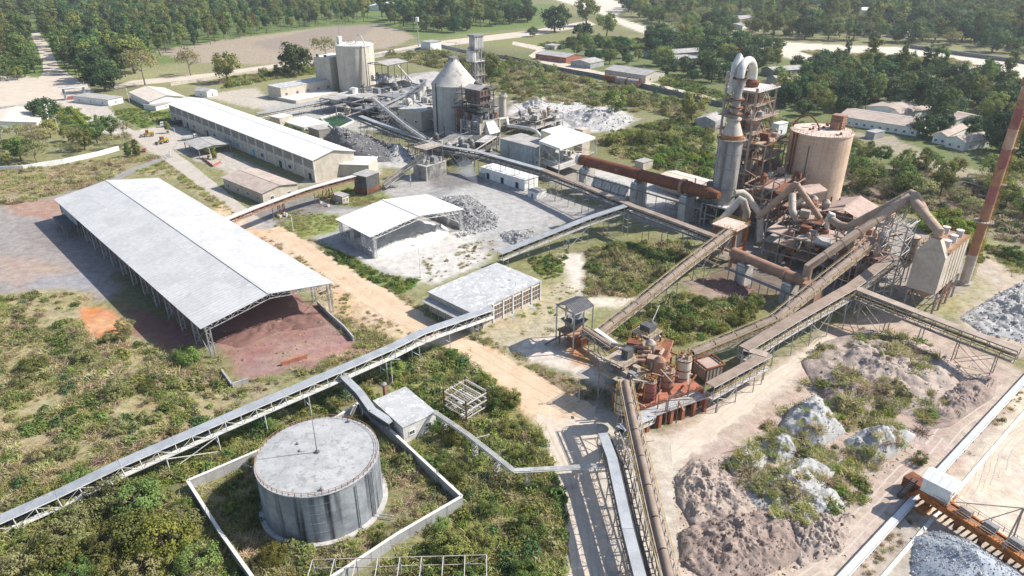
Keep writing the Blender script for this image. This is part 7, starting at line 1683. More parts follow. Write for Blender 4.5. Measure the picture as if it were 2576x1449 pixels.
for t in (.3, .48, .66, .85):
    p = b0.lerp(b1, t); MB().box(p + bx_ * .5, bd, bx_, 2.2, 1.1, p.z + .95, p.z + 2).build('drive', rng.choice(('steel_grey', 'paint_grey', 'steel_dust')), stk); MB().beam(p - bx_ * 1.6, p - bx_ * 1.6 - U3 * 2.2, .6, .6).build('stay', 'orange', stk)
rl = MB(); [railing(rl, [b0 + bx_ * s + U3 * 1, b1 + bx_ * s + U3 * 1], 1.1, 2.2, .09) for s in (-1.6, 1.6)]; rl.build('railing', 'steel_dust', stk)
tp = b0.lerp(b1, .62) + U3 * 9; m = MB()
for t in (.15, .4, .85, 1.1): m.beam(b0.lerp(b1, t) + U3 * .9, tp, .16)
for s in (-1.5, 1.5): m.beam(b0.lerp(b1, .62) + bx_ * s, tp, .2)
m.beam(tp, tp + Vector((12, 3, 1)), .16); m.build('mast_stay', 'steel_dust', stk)
for u, v in ((2322, 1285), (2290, 1250)):
    p = G(u, v, 0); MB().beam(up(p, .3), up(p.lerp(c, .5), 4.2), .8, .8).build('leg', 'orange', stk); MB().box(p, bd, bx_, 1.6, 2.6, -.1, .9).build('bogie', 'rust_orange', stk)
MB().box(G(2295, 1235), bd, bx_, 3.5, 3, .8, 3.2).build('counterweight', 'rust', stk)
m = MB(); a_ = G(2262, 1250, .2); b_ = G(2302, 1205, 4.5)
for s in (-.5, .5): m.beam(a_ + n_ * s, b_ + n_ * s, .12, .25)
for i in range(12): m.obox(a_.lerp(b_, i / 12), n_ * .5, d * .15, U3 * .03)
m.build('stair', 'steel_dark', stk)
# ---- heaps of the right stockyard
mat('gravel', (.38, .375, .365), (.30, .295, .285), .5, bump=.12, thr=(.3, .7)); mat('gravel_blue', (.34, .37, .41), (.28, .31, .35), 1.2, bump=.2, thr=(.3, .7)); mat('soil_brown', (.31, .24, .205), (.21, .16, .135), .3, bump=.35, thr=(.35, .65)); mat('soil_mauve', (.37, .30, .255), (.28, .225, .19), .35, bump=.3, thr=(.35, .65))
HP = [('gravel_heap','smooth blue-grey crushed stone heap at the foot of the stacker',[(2292,1349),(2350,1332),(2430,1352),(2576,1440),(2700,1560),(2576,1640),(2300,1600),(2288,1449)],6,'gravel_blue',.12,.9,.3),
('earth_mound','broad weedy mound under the pink-dusted conveyor',[(2010,910),(2070,860),(2180,825),(2330,865),(2430,930),(2420,1000),(2300,1050),(2160,1020),(2050,985)],4.5,'soil_mauve',.45,.7,.5),
('gravel_heap','clean pale gravel slope left of the dark striped mound',[(1950,1090),(1985,1030),(2050,995),(2090,1030),(2130,1090),(2070,1125),(1990,1125)],5.4,'gravel',.35,.7,.5),
('gravel_heap','round pale gravel heap below the clean slope',[(1910,1120),(1950,1085),(2000,1110),(2010,1150),(1950,1170)],3.4,'gravel',.3,.6,.5),
('gravel_heap','pair-crested pale gravel heap beside the track to the stacker',[(2120,1110),(2180,1075),(2250,1075),(2310,1095),(2260,1140),(2200,1170),(2140,1150)],4,'gravel',.4,.7,.5),
('gravel_heap','long low gravel bank with grass tufts in the middle of the yard',[(1850,1230),(1950,1180),(2050,1150),(2110,1180),(2060,1250),(1960,1290),(1890,1280)],3,'gravel',.5,.6,.6),
('gravel_heap','small white gravel heap above the brown spoil',[(1820,1160),(1890,1110),(1940,1145),(1910,1195),(1840,1200)],2.2,'gravel',.5,.6,.6),
('gravel_heap','white powdery bank running down to the dark spoil',[(1940,1300),(2030,1240),(2100,1225),(2130,1275),(2040,1335),(1970,1360)],2.2,'gravel',.5,.6,.6),
('spoil_heap','dark ridged brown spoil mound between gravel slopes',[(2055,985),(2110,950),(2180,965),(2220,1000),(2190,1050),(2120,1075),(2070,1040)],4.6,'soil_brown',.4,.7,.8),
('spoil_heap','large lumpy brown spoil heap beside the hooded conveyor',[(1695,1200),(1740,1150),(1810,1170),(1880,1230),(1910,1290),(1840,1340),(1740,1330),(1700,1260)],2.8,'soil_mauve',.5,.6,1.4),
('spoil_heap','dark brown broken spoil heap at the lower yard edge',[(1705,1340),(1790,1300),(1900,1290),(2000,1310),(2030,1400),(1930,1449),(1780,1465),(1710,1420)],2.8,'soil_brown',.5,.5,1.6),
('spoil_heap','reddish spoil lump on the right flank of the broken heap',[(1970,1320),(2060,1275),(2150,1300),(2120,1390),(2010,1430)],2.4,'soil_mauve',.6,.6,1.8),
('spoil_heap','brown mound along the dirt track near the conveyor end',[(2310,1020),(2420,955),(2520,940),(2500,1000),(2390,1075),(2320,1085)],2.2,'soil_brown',.6,.6,1.4),
('gravel_heap','white crushed stone field beyond the pink-dusted conveyor',[(2410,800),(2480,755),(2576,705),(2700,730),(2700,890),(2576,860),(2470,840)],2.8,'gravel',.6,.6,1.2)]
for i, (nm, lab, px, h, m_, ro, pw, fi) in enumerate(HP): outline_heap(nm, lab, 'mound' if 'mound' in nm else 'heap', px, h, M(m_), 50 + i, ro, pw, n=130, rings=40, fine=fi)
import bmesh
# ================= vegetation
def leafmat(name, c1, c2, rnd=.32, tr=.35, hue=.035):
    m = bpy.data.materials.new(name); m.use_nodes = True; n = m.node_tree.nodes; l = m.node_tree.links; b = n['Principled BSDF']
    b.inputs['Roughness'].default_value = .8; b.inputs['Specular IOR Level'].default_value = .12
    a = n.new('ShaderNodeAttribute'); a.attribute_name = 'tint'
    mx = n.new('ShaderNodeMix'); mx.data_type = 'RGBA'; mx.inputs[6].default_value = (*c1, 1); mx.inputs[7].default_value = (*c2, 1); l.new(a.outputs['Fac'], mx.inputs[0])
    oi = n.new('ShaderNodeObjectInfo'); h = n.new('ShaderNodeHueSaturation')
    def mr(s, o0, o1):
        r = n.new('ShaderNodeMapRange'); r.inputs[3].default_value = o0; r.inputs[4].default_value = o1; l.new(s, r.inputs[0]); return r.outputs[0]
    l.new(mr(oi.outputs['Random'], 1 - rnd, 1 + rnd), h.inputs['Value'])
    w_ = n.new('ShaderNodeTexWhiteNoise'); w_.noise_dimensions = '1D'; l.new(oi.outputs['Random'], w_.inputs['W'])
    l.new(mr(w_.outputs['Value'], .5 - hue, .5 + hue), h.inputs['Hue']); l.new(mx.outputs[2], h.inputs['Color'])
    t = n.new('ShaderNodeBsdfTranslucent'); s = n.new('ShaderNodeMixShader'); s.inputs[0].default_value = tr
    l.new(h.outputs[0], b.inputs['Base Color']); l.new(h.outputs[0], t.inputs['Color'])
    l.new(b.outputs[0], s.inputs[1]); l.new(t.outputs[0], s.inputs[2]); l.new(s.outputs[0], n['Material Output'].inputs[0]); MATS[name] = m; return m
leafmat('leaf_dark', (.045, .085, .034), (.10, .155, .055), .4, .2, .05); leafmat('leaf_mid', (.115, .155, .042), (.25, .28, .085), .38, .35, .05); leafmat('leaf_olive', (.20, .20, .085), (.36, .34, .15))
leafmat('leaf_bright', (.12, .20, .03), (.27, .34, .07)); leafmat('straw', (.36, .30, .17), (.54, .45, .27), .3, .3); leafmat('twig', (.17, .12, .09), (.30, .225, .17), .3, .15); leafmat('leaf_yellow', (.15, .165, .03), (.32, .31, .075)); leafmat('grass', (.25, .275, .085), (.47, .43, .19), .3, .35)
leafmat('flower', (.42, .26, .02), (.5, .34, .03))
def rquads(cen, size, rg, flat=.5, elong=1.0, out=None):
    """random leaf quads; cen (n,3), size (n,)"""
    n = len(cen); nrm = rg.normal(size=(n, 3)); nrm = nrm * .55 + out if out is not None else np.column_stack([nrm[:, :2], np.abs(nrm[:, 2]) + flat]); nrm /= np.linalg.norm(nrm, axis=1)[:, None]
    t = rg.normal(size=(n, 3)); t -= nrm * (t * nrm).sum(1)[:, None]; t /= np.linalg.norm(t, axis=1)[:, None]; b = np.cross(nrm, t)
    s = size[:, None] / 2
    return np.stack([cen - t * s * elong - b * s * .3, cen + t * s * .1 - b * s, cen + t * s * elong + b * s * .25, cen - t * s * .15 + b * s], 1)
def blades(base, L, rg, lean=.6, w_=.05):
    n = len(base); d = rg.normal(size=(n, 3)) * lean; d[:, 2] = 1; d /= np.linalg.norm(d, axis=1)[:, None]
    x = np.cross(d, rg.normal(size=(n, 3))); x /= np.linalg.norm(x, axis=1)[:, None]
    mid = base + d * L[:, None] * .6; tip = base + d * L[:, None]; tip[:, :2] += d[:, :2] * L[:, None] * .35; tip[:, 2] -= L * .12
    return np.stack([base - x * w_, base + x * w_, mid + x * w_, mid - x * w_], 1), np.stack([mid - x * w_, mid + x * w_, tip + x * .01, tip - x * .01], 1)
def qmesh(name, parts):
    """parts: list of (quads (n,4,3), material, tint (n,))"""
    me = bpy.data.meshes.new(name); Q = np.concatenate([p[0] for p in parts]); n = len(Q)
    me.vertices.add(n * 4); me.vertices.foreach_set('co', Q.reshape(-1).astype(np.float32)); me.loops.add(n * 4); me.polygons.add(n)
    me.loops.foreach_set('vertex_index', np.arange(n * 4, dtype=np.int32)); me.polygons.foreach_set('loop_start', np.arange(0, n * 4, 4, dtype=np.int32)); me.polygons.foreach_set('loop_total', np.full(n, 4, np.int32))
    mi = np.concatenate([np.full(len(p[0]), k, np.int32) for k, p in enumerate(parts)]); me.polygons.foreach_set('material_index', mi); me.update()
    at = me.attributes.new('tint', 'FLOAT', 'POINT'); at.data.foreach_set('value', np.repeat(np.concatenate([p[2] for p in parts]), 4).astype(np.float32))
    for p in parts: me.materials.append(MATS[p[1]])
    return me
def clumps(rg, nc, rad, hgt, z0, shape='round', per=70, cs=.33, ls=.5, gap=.0):
    """leaf quads in clumps through an ellipsoidal crown"""
    out = []; tint = []; nrm_ = []
    for k in range(nc):
        while True:
            p = rg.uniform(-1, 1, 3); rr = np.linalg.norm(p)
            if .6 < rr < 1 and (shape != 'umbrella' or p[2] > -.25): break
        if shape == 'cone': sc = 1 - .8 * (p[2] * .5 + .5); p[:2] *= max(.12, sc)
        if shape == 'tall': p[:2] *= .85 + .15 * math.sin(p[2] * 5 + k)
        c = np.array([p[0] * rad, p[1] * rad, z0 + hgt * (p[2] * .5 + .5)])
        r = rad * cs * rg.uniform(.6, 1.25); m = int(per * rg.uniform(.6, 1.2))
        v = rg.normal(size=(m, 3)); v /= np.linalg.norm(v, axis=1)[:, None]; v *= (rg.random(m) ** .45)[:, None] * r; v[:, 2] *= .75
        q_ = v / np.maximum(1e-6, np.linalg.norm(v, axis=1))[:, None]; cc_ = c - np.array([0, 0, z0 + hgt * .4]); cc_ = cc_ / np.linalg.norm(cc_); nrm_.append(q_ * .8 + cc_ * .7 + np.array([0, 0, .25]))
        out.append(c + v); tint.append(np.clip(rg.normal(.45, .2) + rg.normal(0, .18, m), 0, 1))
    return np.concatenate(out), np.concatenate(tint), np.concatenate(nrm_)
def trunkmesh(name, m, h, r0, limbs, rad, rg, lean=.1):
    b = MB(); top = Vector((rg.normal() * lean * h * .3, rg.normal() * lean * h * .3, h))
    mid = top * .5 + Vector((rg.normal() * .15, rg.normal() * .15, 0)); b.tube([Vector((0, 0, -.4)), mid, top], [r0, r0 * .75, r0 * .35], 7)
    for k in range(limbs):
        t = rg.uniform(.45, .95); s = Vector((0, 0, 0)).lerp(top, t); a = k * 2.4 + rg.uniform(0, 1); e = s + Vector((math.cos(a) * rad * rg.uniform(.5, .85), math.sin(a) * rad * rg.uniform(.5, .85), rg.uniform(.25, .6) * rad))
        b.tube([s, s.lerp(e, .5) + Vector((0, 0, .2)), e], [r0 * .42, r0 * .28, r0 * .1], 5)
    me = bpy.data.meshes.new(name); me.from_pydata(b.v, [], b.f); me.materials.append(MATS[m]); me.polygons.foreach_set('use_smooth', [True] * len(me.polygons)); return me
RG = np.random.default_rng(5); TREE = {}
def kind(key, nvar, leaf, bark, rad, hgt, z0, nc, shape, per, cs, ls, limbs, tr, flat=.9):
    L = []
    for v in range(nvar):
        c, t, ou = clumps(RG, nc, rad * RG.uniform(.9, 1.1), hgt * RG.uniform(.9, 1.1), z0, shape, per, cs)
        L.append((qmesh('crown', [(rquads(c, RG.uniform(.6, 1.3, len(c)) * ls, RG, flat, 1.0, ou), leaf, t)]), trunkmesh('trunk', bark, z0 + hgt * .6, tr, limbs, rad, RG)))
    TREE[key] = L
kind('mango', 4, 'leaf_dark', 'bark', 5.2, 8.0, 1.6, 42, 'round', 75, .36, .62, 6, .38)
kind('broad', 3, 'leaf_mid', 'bark', 4.8, 7.5, 2.6, 34, 'round', 70, .36, .6, 6, .34)
kind('tall', 4, 'leaf_mid', 'bark_pale', 3.3, 11, 6.0, 34, 'tall', 55, .42, .6, 5, .26)
kind('talldk', 3, 'leaf_dark', 'bark', 3.6, 11, 5.0, 36, 'tall', 58, .42, .62, 5, .28)
kind('airy', 4, 'leaf_olive', 'bark_pale', 4.6, 4.6, 3.4, 28, 'umbrella', 42, .34, .42, 9, .22)
kind('pole', 2, 'leaf_dark', 'bark', 1.5, 15, 4, 26, 'tall', 45, .55, .55, 0, .22)
kind('conifer', 2, 'leaf_mid', 'bark', 1.9, 6.5, .2, 40, 'cone', 50, .36, .36, 0, .15)
kind('thicket', 4, 'leaf_mid', 'bark', 3.4, 4.6, .5, 40, 'round', 95, .32, .30, 7, .16)
kind('thickol', 3, 'leaf_olive', 'bark', 3.2, 4.4, .7, 36, 'round', 90, .32, .28, 8, .16)
kind('yellow', 1, 'leaf_yellow', 'bark', 4.2, 5.0, .8, 48, 'round', 120, .30, .28, 7, .2)
kind('vine', 3, 'leaf_bright', 'bark', 3.4, 4.5, .1, 40, 'round', 80, .34, .5, 2, .2)
LAB = {'mango': ('mango_tree', 'dense dark round-crowned tree'), 'broad': ('broadleaf_tree', 'mid-green broad-crowned tree'), 'tall': ('tall_tree', 'tall slim pale-stemmed tree'), 'talldk': ('tall_tree', 'tall dark-crowned tree'), 'airy': ('acacia_tree', 'thin airy olive-crowned tree'), 'pole': ('pole_tree', 'very thin pole-like tree'), 'conifer': ('conifer', 'small clipped green conifer'), 'thicket': ('thicket_tree', 'low bushy green tree'), 'thickol': ('thicket_tree', 'low bushy olive tree'), 'yellow': ('yellow_tree', 'yellow-green bushy tree'), 'vine': ('vine_clump', 'vine-smothered bright green clump')}
NT = [0]
def tree(k, p, s, where, group, sz=None, rot=None):
    nm, lb = LAB[k]; v = rng.choice(TREE[k]); NT[0] += 1
    if group: lb = ('big ' if s > sc * 1.08 else 'small ' if s < sc * .9 else 'middle-sized ') + lb
    t = bpy.data.objects.new(nm, None); LINK(t); t.location = p; t.scale = (s, s, sz or s * rng.uniform(.9, 1.12)); t.rotation_euler = (0, 0, rng.uniform(0, 6.28) if rot is None else rot); t.empty_display_size = .5
    tag(t, lb + ' ' + where, 'tree', group and lb + ' ' + where)
    for part, me in (('crown', v[0]), ('trunk', v[1])):
        o = bpy.data.objects.new(part, me); LINK(o); o.parent = t
def inpoly(X, Y, poly):
    ins = np.zeros(X.shape, bool); n = len(poly)
    for k in range(n):
        x0, y0 = poly[k]; x1, y1 = poly[(k + 1) % n]; ins ^= ((y0 > Y) != (y1 > Y)) & (X < (x1 - x0) * (Y - y0) / (y1 - y0 + 1e-12) + x0)
    return ins
# footprints that plants keep clear of
KEEP = []
for o in S.objects:
    if o.parent is None and o.get('category') in ('building', 'house', 'hut', 'warehouse', 'shed', 'silo', 'tank', 'tower', 'chimney', 'dust filter', 'basin', 'cooling tower', 'stacker', 'stack', 'road', 'pond', 'slab', 'lorry', 'car', 'loader', 'deck', 'lean-to'):
        lo = np.array([1e9, 1e9]); hi = -lo; pts = []
        for ch in ([o] if o.type == 'MESH' else list(o.children)):
            if ch.type != 'MESH': continue
            if o.get('category') == 'road': pts = [(v.co.x + o.location.x, v.co.y + o.location.y) for v in ch.data.vertices]; break
            for v in ch.data.vertices: pts.append((v.co.x + o.location.x, v.co.y + o.location.y))
        if not pts: continue
        a = np.array(pts)
        if o.get('category') == 'road' or len(a) < 3: KEEP.append((a, .3)); continue
        c0 = a.mean(0); an_ = np.arctan2(a[:, 1] - c0[1], a[:, 0] - c0[0])   # coarse hull
        hull = []; 
        for k in range(24):
            dr_ = np.array([math.cos(k * math.pi / 12), math.sin(k * math.pi / 12)]); hull.append(a[(a @ dr_).argmax()])
        hh = [hull[0]]
        for x_ in hull[1:]:
            if np.abs(x_ - hh[-1]).max() > .05: hh.append(x_)
        if len(hh) > 2:
            KEEP.append((np.array(hh), .4))
            if o.get('category') == 'house': cl_ = np.array(hh); dv_ = -c0 / np.linalg.norm(c0); [KEEP.append((cl_ + dv_ * k_, .4)) for k_ in ((8, 16) if c0[1] < 900 else (14, 28, 42))]
KEEP.append((gp([(205,775),(280,782),(322,822),(305,850),(240,856),(205,830)]), 0))
def clear(X, Y, pad=0.0):
    ok = np.ones(X.shape, bool)
    for poly, pd in KEEP:
        lo = poly.min(0) - 3; hi = poly.max(0) + 3; m = ok & (X > lo[0]) & (X < hi[0]) & (Y > lo[1]) & (Y < hi[1])
        if m.any():
            if pad: ok[m] &= sdist(X[m], Y[m], poly) > pad + pd
            else: ok[m] &= ~inpoly(X[m], Y[m], poly)
    return ok
def scatter(px, dens, minpad=0.0, clump=0.0, seed=0, cscale=.08):
    g = gp(px); lo = g.min(0); hi = g.max(0); n = int((hi - lo).prod() * dens * (2.2 if clump else 1))
    r = np.random.default_rng(seed + 100); X = r.uniform(lo[0], hi[0], n); Y = r.uniform(lo[1], hi[1], n)
    m = inpoly(X, Y, g)
    if clump: m &= r.random(n) < np.clip(.5 + clump * fbm(X * cscale, Y * cscale, seed, 3) * 2.2, 0, 1) * .9
    X, Y = X[m], Y[m]; m = clear(X, Y, minpad); return X[m], Y[m]
def thin(X, Y, d):
    keep = []; cell = {}
    for i in range(len(X)):
        a, b = int(X[i] // d), int(Y[i] // d); ok = True
        for u in (-1, 0, 1):
            for v in (-1, 0, 1):
                for j in cell.get((a + u, b + v), ()):
                    if (X[i] - X[j]) ** 2 + (Y[i] - Y[j]) ** 2 < d * d: ok = False; break
        if ok: keep.append(i); cell.setdefault((a, b), []).append(i)
    return X[keep], Y[keep]
FAR = []                                             # the far-off wood: one mass
TZ = [ # polygon, spacing, kinds, scale, where, limit distance for single trees
 ([(-60,60),(66,50),(74,92),(100,185),(84,200),(-60,214)], 10.5, ('tall','talldk','tall','broad','airy'), 1.5, 'in the plantation left of the avenue', 480),
 ([(112,70),(330,60),(372,150),(316,196),(230,206),(186,208),(140,168),(112,110)], 10.5, ('talldk','tall','talldk','tall','broad'), 1.5, 'in the plantation right of the avenue', 520),
 ([(330,60),(600,42),(900,24),(938,58),(800,66),(630,92),(480,128),(372,150)], 12, ('tall','talldk','tall'), 1.35, 'in the roadside plantation row behind the field', 640),
 ([(945,40),(1330,18),(1330,56),(1210,72),(1120,86),(1010,70)], 14, ('mango','broad','talldk','tall'), 1.9, 'in the dark wood beyond the highway', 800),
 ([(1905,176),(2110,180),(2330,190),(2576,235),(2700,300),(2700,430),(2560,420),(2440,372),(2260,330),(2160,318),(2156,288),(2030,300),(1960,290),(1950,230)], 10.5, ('mango','mango','broad','mango','tall'), 1.45, 'in the colony beyond the tan silo', 700),
 ([(1630,100),(1760,112),(1900,128),(1960,150),(1910,180),(1830,220),(1700,200),(1650,180)], 13, ('mango','broad','mango'), 1.5, 'among the barracks above the boundary wall', 800),
 ([(1430,110),(1560,120),(1640,150),(1560,165),(1440,150)], 14, ('broad','mango'), 1.05, 'behind the gabled huts', 800),
 ([(1560,20),(1800,10),(2100,16),(2576,20),(2700,60),(2700,150),(2500,132),(2350,114),(2100,104),(1960,96),(1860,90),(1740,86),(1640,60),(1590,40)], 15, ('mango','broad','mango','tall','broad','airy'), 2.0, 'on the far bank of the dry river', 560),
 ([(2120,412),(2300,400),(2500,450),(2576,470),(2660,560),(2470,560),(2380,520),(2300,540),(2200,510),(2120,470)], 9.0, ('broad','airy','broad'), .95, 'in the scrub between silo and chimney', 700),
 ([(-40,360),(120,345),(320,345),(345,372),(280,385),(120,408),(-40,430)], 8.0, ('airy','airy','broad'), .95, 'in the scrubby left yard', 700),
 ([(-60,1400),(120,1365),(260,1250),(330,1240),(420,1300),(500,1350),(560,1449),(560,1560),(-60,1560)], 4.2, ('thicket','thickol','thicket'), 1.05, 'in the thicket under the conveyor tail', 300),
 ([(2240,520),(2330,560),(2440,540),(2450,640),(2380,600),(2290,560)], 5.5, ('vine',), 1.0, 'behind the dust filter', 500),
 ([(1600,395),(1700,375),(1790,400),(1790,445),(1700,425),(1620,410)], 5.5, ('vine','thicket'), .8, 'in the green bank beyond the kiln', 500),
 ([(330,0),(1330,0),(1330,16),(900,24),(330,60)], 14, ('tall','broad'), 1.6, '', 0), ([(-500,20),(330,0),(330,60),(-60,60),(-300,200)], 14, ('tall','talldk'), 1.6, '', 0),
 ([(1560,0),(2576,-20),(3000,40),(2700,60),(2576,20),(1800,10)], 14, ('mango','broad'), 1.7, '', 0),
]
for zi, (px, sp, ks, sc, where, lim) in enumerate(TZ):
    X, Y = scatter(px, 3.0 / (sp * sp), 2.0 if sp < 20 else 0, seed=zi * 7 + 3); X, Y = thin(X, Y, sp)
    for x, y in zip(X, Y):
        k = rng.choice(ks); s = sc * rng.choice((rng.uniform(.5, .9), rng.uniform(.8, 1.1), rng.uniform(1, 1.4)))
        if y < lim and NT[0] < 520 and abs(x) < y * .8 + 40: tree(k, (x, y, 0), s, where, True)
        else: FAR.append((x, y, k, s))
# single trees that can be picked out
for k, u, v, s, where in (('broad',575,208,2.2,'standing alone left of the packing wing'),('mango',752,190,2.7,'with a perfectly round crown beside the cement silo'),('airy',820,152,2.8,'behind the cement silo'),('airy',480,190,2.3,'on the highway verge'),('airy',365,214,2.8,'behind the gate garden house'),('mango',265,230,2.2,'shading the guard room'),('mango',240,205,2.8,'towering over the gate'),('broad',340,185,3.0,'at the corner of the avenue'),
  ('conifer',246,318,1.1,'tall beside the gate road'),('conifer',262,324,1.0,'shorter beside the gate road'),('conifer',325,395,1.3,'near the red car'),('conifer',345,392,1.4,'touching the red car'),('conifer',524,398,1.0,'inside the shrine fence, darker'),('conifer',540,400,1.0,'inside the shrine fence, lighter'),('conifer',424,335,1.1,'beside the dark tank lorry'),
  ('mango',118,308,1.6,'at the end of the office block'),('mango',1395,80,3.4,'huge beside the pink sheds'),('broad',1475,66,3.2,'at the highway bend'),('broad',1525,92,2.6,'on the river side of the highway'),('mango',1465,104,1.9,'in front of the pink sheds'),('mango',1340,92,1.1,'alone on the lawn by the highway'),
  ('airy',1330,205,2.4,'with bare white limbs below the boundary wall'),('broad',1230,205,2.0,'right of the elevator tower'),('broad',1545,292,1.7,'at the edge of the white dump'),('broad',1560,278,.9,'behind the white dump'),('broad',1740,305,1.8,'beside the vaulted bunker'),
  ('mango',2345,305,2.0,'big and dark between the terraces'),('mango',2325,345,1.5,'in front of the longest terrace'),('mango',2238,283,.7,'in the court between the terraces'),('pole',2122,175,1.6,'on the river bank with a yellow top'),('pole',2268,165,1.5,'doubled on the river bank'),('pole',2318,208,1.9,'leaning over the river flats'),('pole',2340,188,1.4,'bare on the river flats'),('pole',1938,130,1.4,'beside the preheater mast'),('tall',2530,205,1.7,'lone with a flat top near the chimney head'),
  ('broad',2275,500,1.25,'bright and leaning behind the twin ducts'),('yellow',690,1415,.6,'inside the bund'),('yellow',418,1400,1.25,'against the bund wall corner'),('thicket',2310,1165,.5,'alone among the gravel heaps')):
    p = G(u, v); tree(k, (p.x, p.y, 0), s, where, None)
# palm beside the gate
p = G(212, 222); pm = thing('palm_tree', 'single feathery palm beside the gate portal', 'tree', p); MB().tube([up(p, -.3), up(p, 5) + Vector((.4, 0, 0)), up(p, 10)], [.3, .22, .18], 8).build('trunk', 'bark_pale', pm, True)
for k in range(13):
    a = k * 2 * math.pi / 13; b = MB(); d = Vector((math.cos(a), math.sin(a), 0)); x = Vector((-d.y, d.x, 0)); o_ = up(p, 10)
    pts = [o_ + d * t * 4.5 + U3 * (1.6 * math.sin(t * 2.6) - 1.8 * t * t) for t in (0, .25, .5, .75, 1)]
    for i in range(4):
        w0, w1 = (.15, .75, .8, .55, .05)[i:i + 2]
        b.poly([pts[i] - x * w0 - U3 * .25 * w0, pts[i], pts[i + 1], pts[i + 1] - x * w1 - U3 * .25 * w1]); b.poly([pts[i], pts[i] + x * w0 - U3 * .25 * w0, pts[i + 1] + x * w1 - U3 * .25 * w1, pts[i + 1]])
    b.build('frond', 'leaf_yellow', pm)
# ---- scattered cover: plants of a kit set on points
def kit(name, meshes):
    c = bpy.data.collections.new(name)
    for i, me in enumerate(meshes): o = bpy.data.objects.new('%s_%02d' % (name, i), me); c.objects.link(o)
    return c
def cover(name, label, pts, idx, scl, coll, cat='undergrowth'):
    me = bpy.data.meshes.new(name); n = len(pts); me.vertices.add(n); me.vertices.foreach_set('co', np.asarray(pts, np.float32).ravel())
    a = me.attributes.new('idx', 'INT', 'POINT'); a.data.foreach_set('value', np.asarray(idx, np.int32)); a = me.attributes.new('scl', 'FLOAT_VECTOR', 'POINT'); a.data.foreach_set('vector', np.asarray(scl, np.float32).ravel())
    a = me.attributes.new('rot', 'FLOAT_VECTOR', 'POINT'); r = np.zeros((n, 3), np.float32); r[:, 2] = nrng.uniform(0, 6.28, n); a.data.foreach_set('vector', r.ravel())
    o = bpy.data.objects.new(name, me); LINK(o); tag(o, label, cat, kind='stuff')
    ng = bpy.data.node_groups.new(name, 'GeometryNodeTree'); ng.interface.new_socket('Geometry', in_out='INPUT', socket_type='NodeSocketGeometry'); ng.interface.new_socket('Geometry', in_out='OUTPUT', socket_type='NodeSocketGeometry')
    N = ng.nodes; L = ng.links; gi = N.new('NodeGroupInput'); go = N.new('NodeGroupOutput'); ip = N.new('GeometryNodeInstanceOnPoints'); ci = N.new('GeometryNodeCollectionInfo'); ci.inputs[0].default_value = coll; ci.inputs['Separate Children'].default_value = True; ci.inputs['Reset Children'].default_value = True
    def na(nm, ty): x = N.new('GeometryNodeInputNamedAttribute'); x.data_type = ty; x.inputs[0].default_value = nm; return x.outputs[0]
    L.new(gi.outputs[0], ip.inputs['Points']); L.new(ci.outputs[0], ip.inputs['Instance']); ip.inputs['Pick Instance'].default_value = True
    L.new(na('idx', 'INT'), ip.inputs['Instance Index']); L.new(na('rot', 'FLOAT_VECTOR'), ip.inputs['Rotation']); L.new(na('scl', 'FLOAT_VECTOR'), ip.inputs['Scale']); L.new(ip.outputs[0], go.inputs[0])
    o.modifiers.new('plants', 'NODES').node_group = ng; return o
keys = list(TREE); fm = []; fi = {}
for k in ('tall', 'talldk', 'mango', 'broad', 'vine', 'thicket', 'thickol', 'airy'):
    fi[k] = []
    for v in TREE[k][:3]:
        bm = bmesh.new(); bm.from_mesh(v[0]); nf_ = len(bm.faces); bm.from_mesh(v[1]); bm.faces.ensure_lookup_table()
        for f_ in bm.faces[nf_:]: f_.material_index = 1
        me = bpy.data.meshes.new('whole_tree'); bm.to_mesh(me); bm.free(); me.materials.append(v[0].materials[0]); me.materials.append(v[1].materials[0]); fi[k].append(len(fm)); fm.append(me)
if FAR: cover('far_wood', 'far-off woods closing the view as one mass', [(x, y, 0) for x, y, k, s in FAR], [rng.choice(fi[k]) for x, y, k, s in FAR], [(s, s, s) for x, y, k, s in FAR], kit('wood', fm), 'wood')
# undergrowth kit
def bush(leaf, n=190, r=1.0, h=.9, ls=.25, twig=0):
    v = RG.normal(size=(n, 3)); v /= np.linalg.norm(v, axis=1)[:, None]; v *= (RG.random(n) ** .4)[:, None]; lob = 1 + .25 * np.sin(np.arctan2(v[:, 1], v[:, 0]) * 3 + RG.uniform(0, 6))
    c = np.stack([v[:, 0] * r * lob, v[:, 1] * r * lob, np.abs(v[:, 2]) * h + .05], 1); P_ = [(rquads(c, RG.uniform(.6, 1.4, n) * ls, RG, 1.1, 1.0, v * .9 + np.array([0, 0, .7])), leaf, np.clip(RG.normal(.35, .2, n) + c[:, 2] * .2, 0, 1))]
    if twig: a, b = blades(np.concatenate([RG.normal(0, .3, (twig, 2)), np.zeros((twig, 1))], 1), RG.uniform(.7, 1.5, twig), RG, .7, .02); P_ += [(a, 'twig', RG.random(twig)), (b, 'twig', RG.random(twig))]
    return qmesh('bush', P_)
def tuft(leaf, n=70, L=1.1, lean=.55, w_=.035, spread=.35):
    a, b = blades(np.concatenate([RG.normal(0, spread, (n, 2)), np.zeros((n, 1))], 1), RG.uniform(.5, 1.2, n) * L, RG, lean, w_); return qmesh('tuft', [(a, leaf, RG.uniform(0, .6, n)), (b, leaf, RG.uniform(.3, 1, n))])
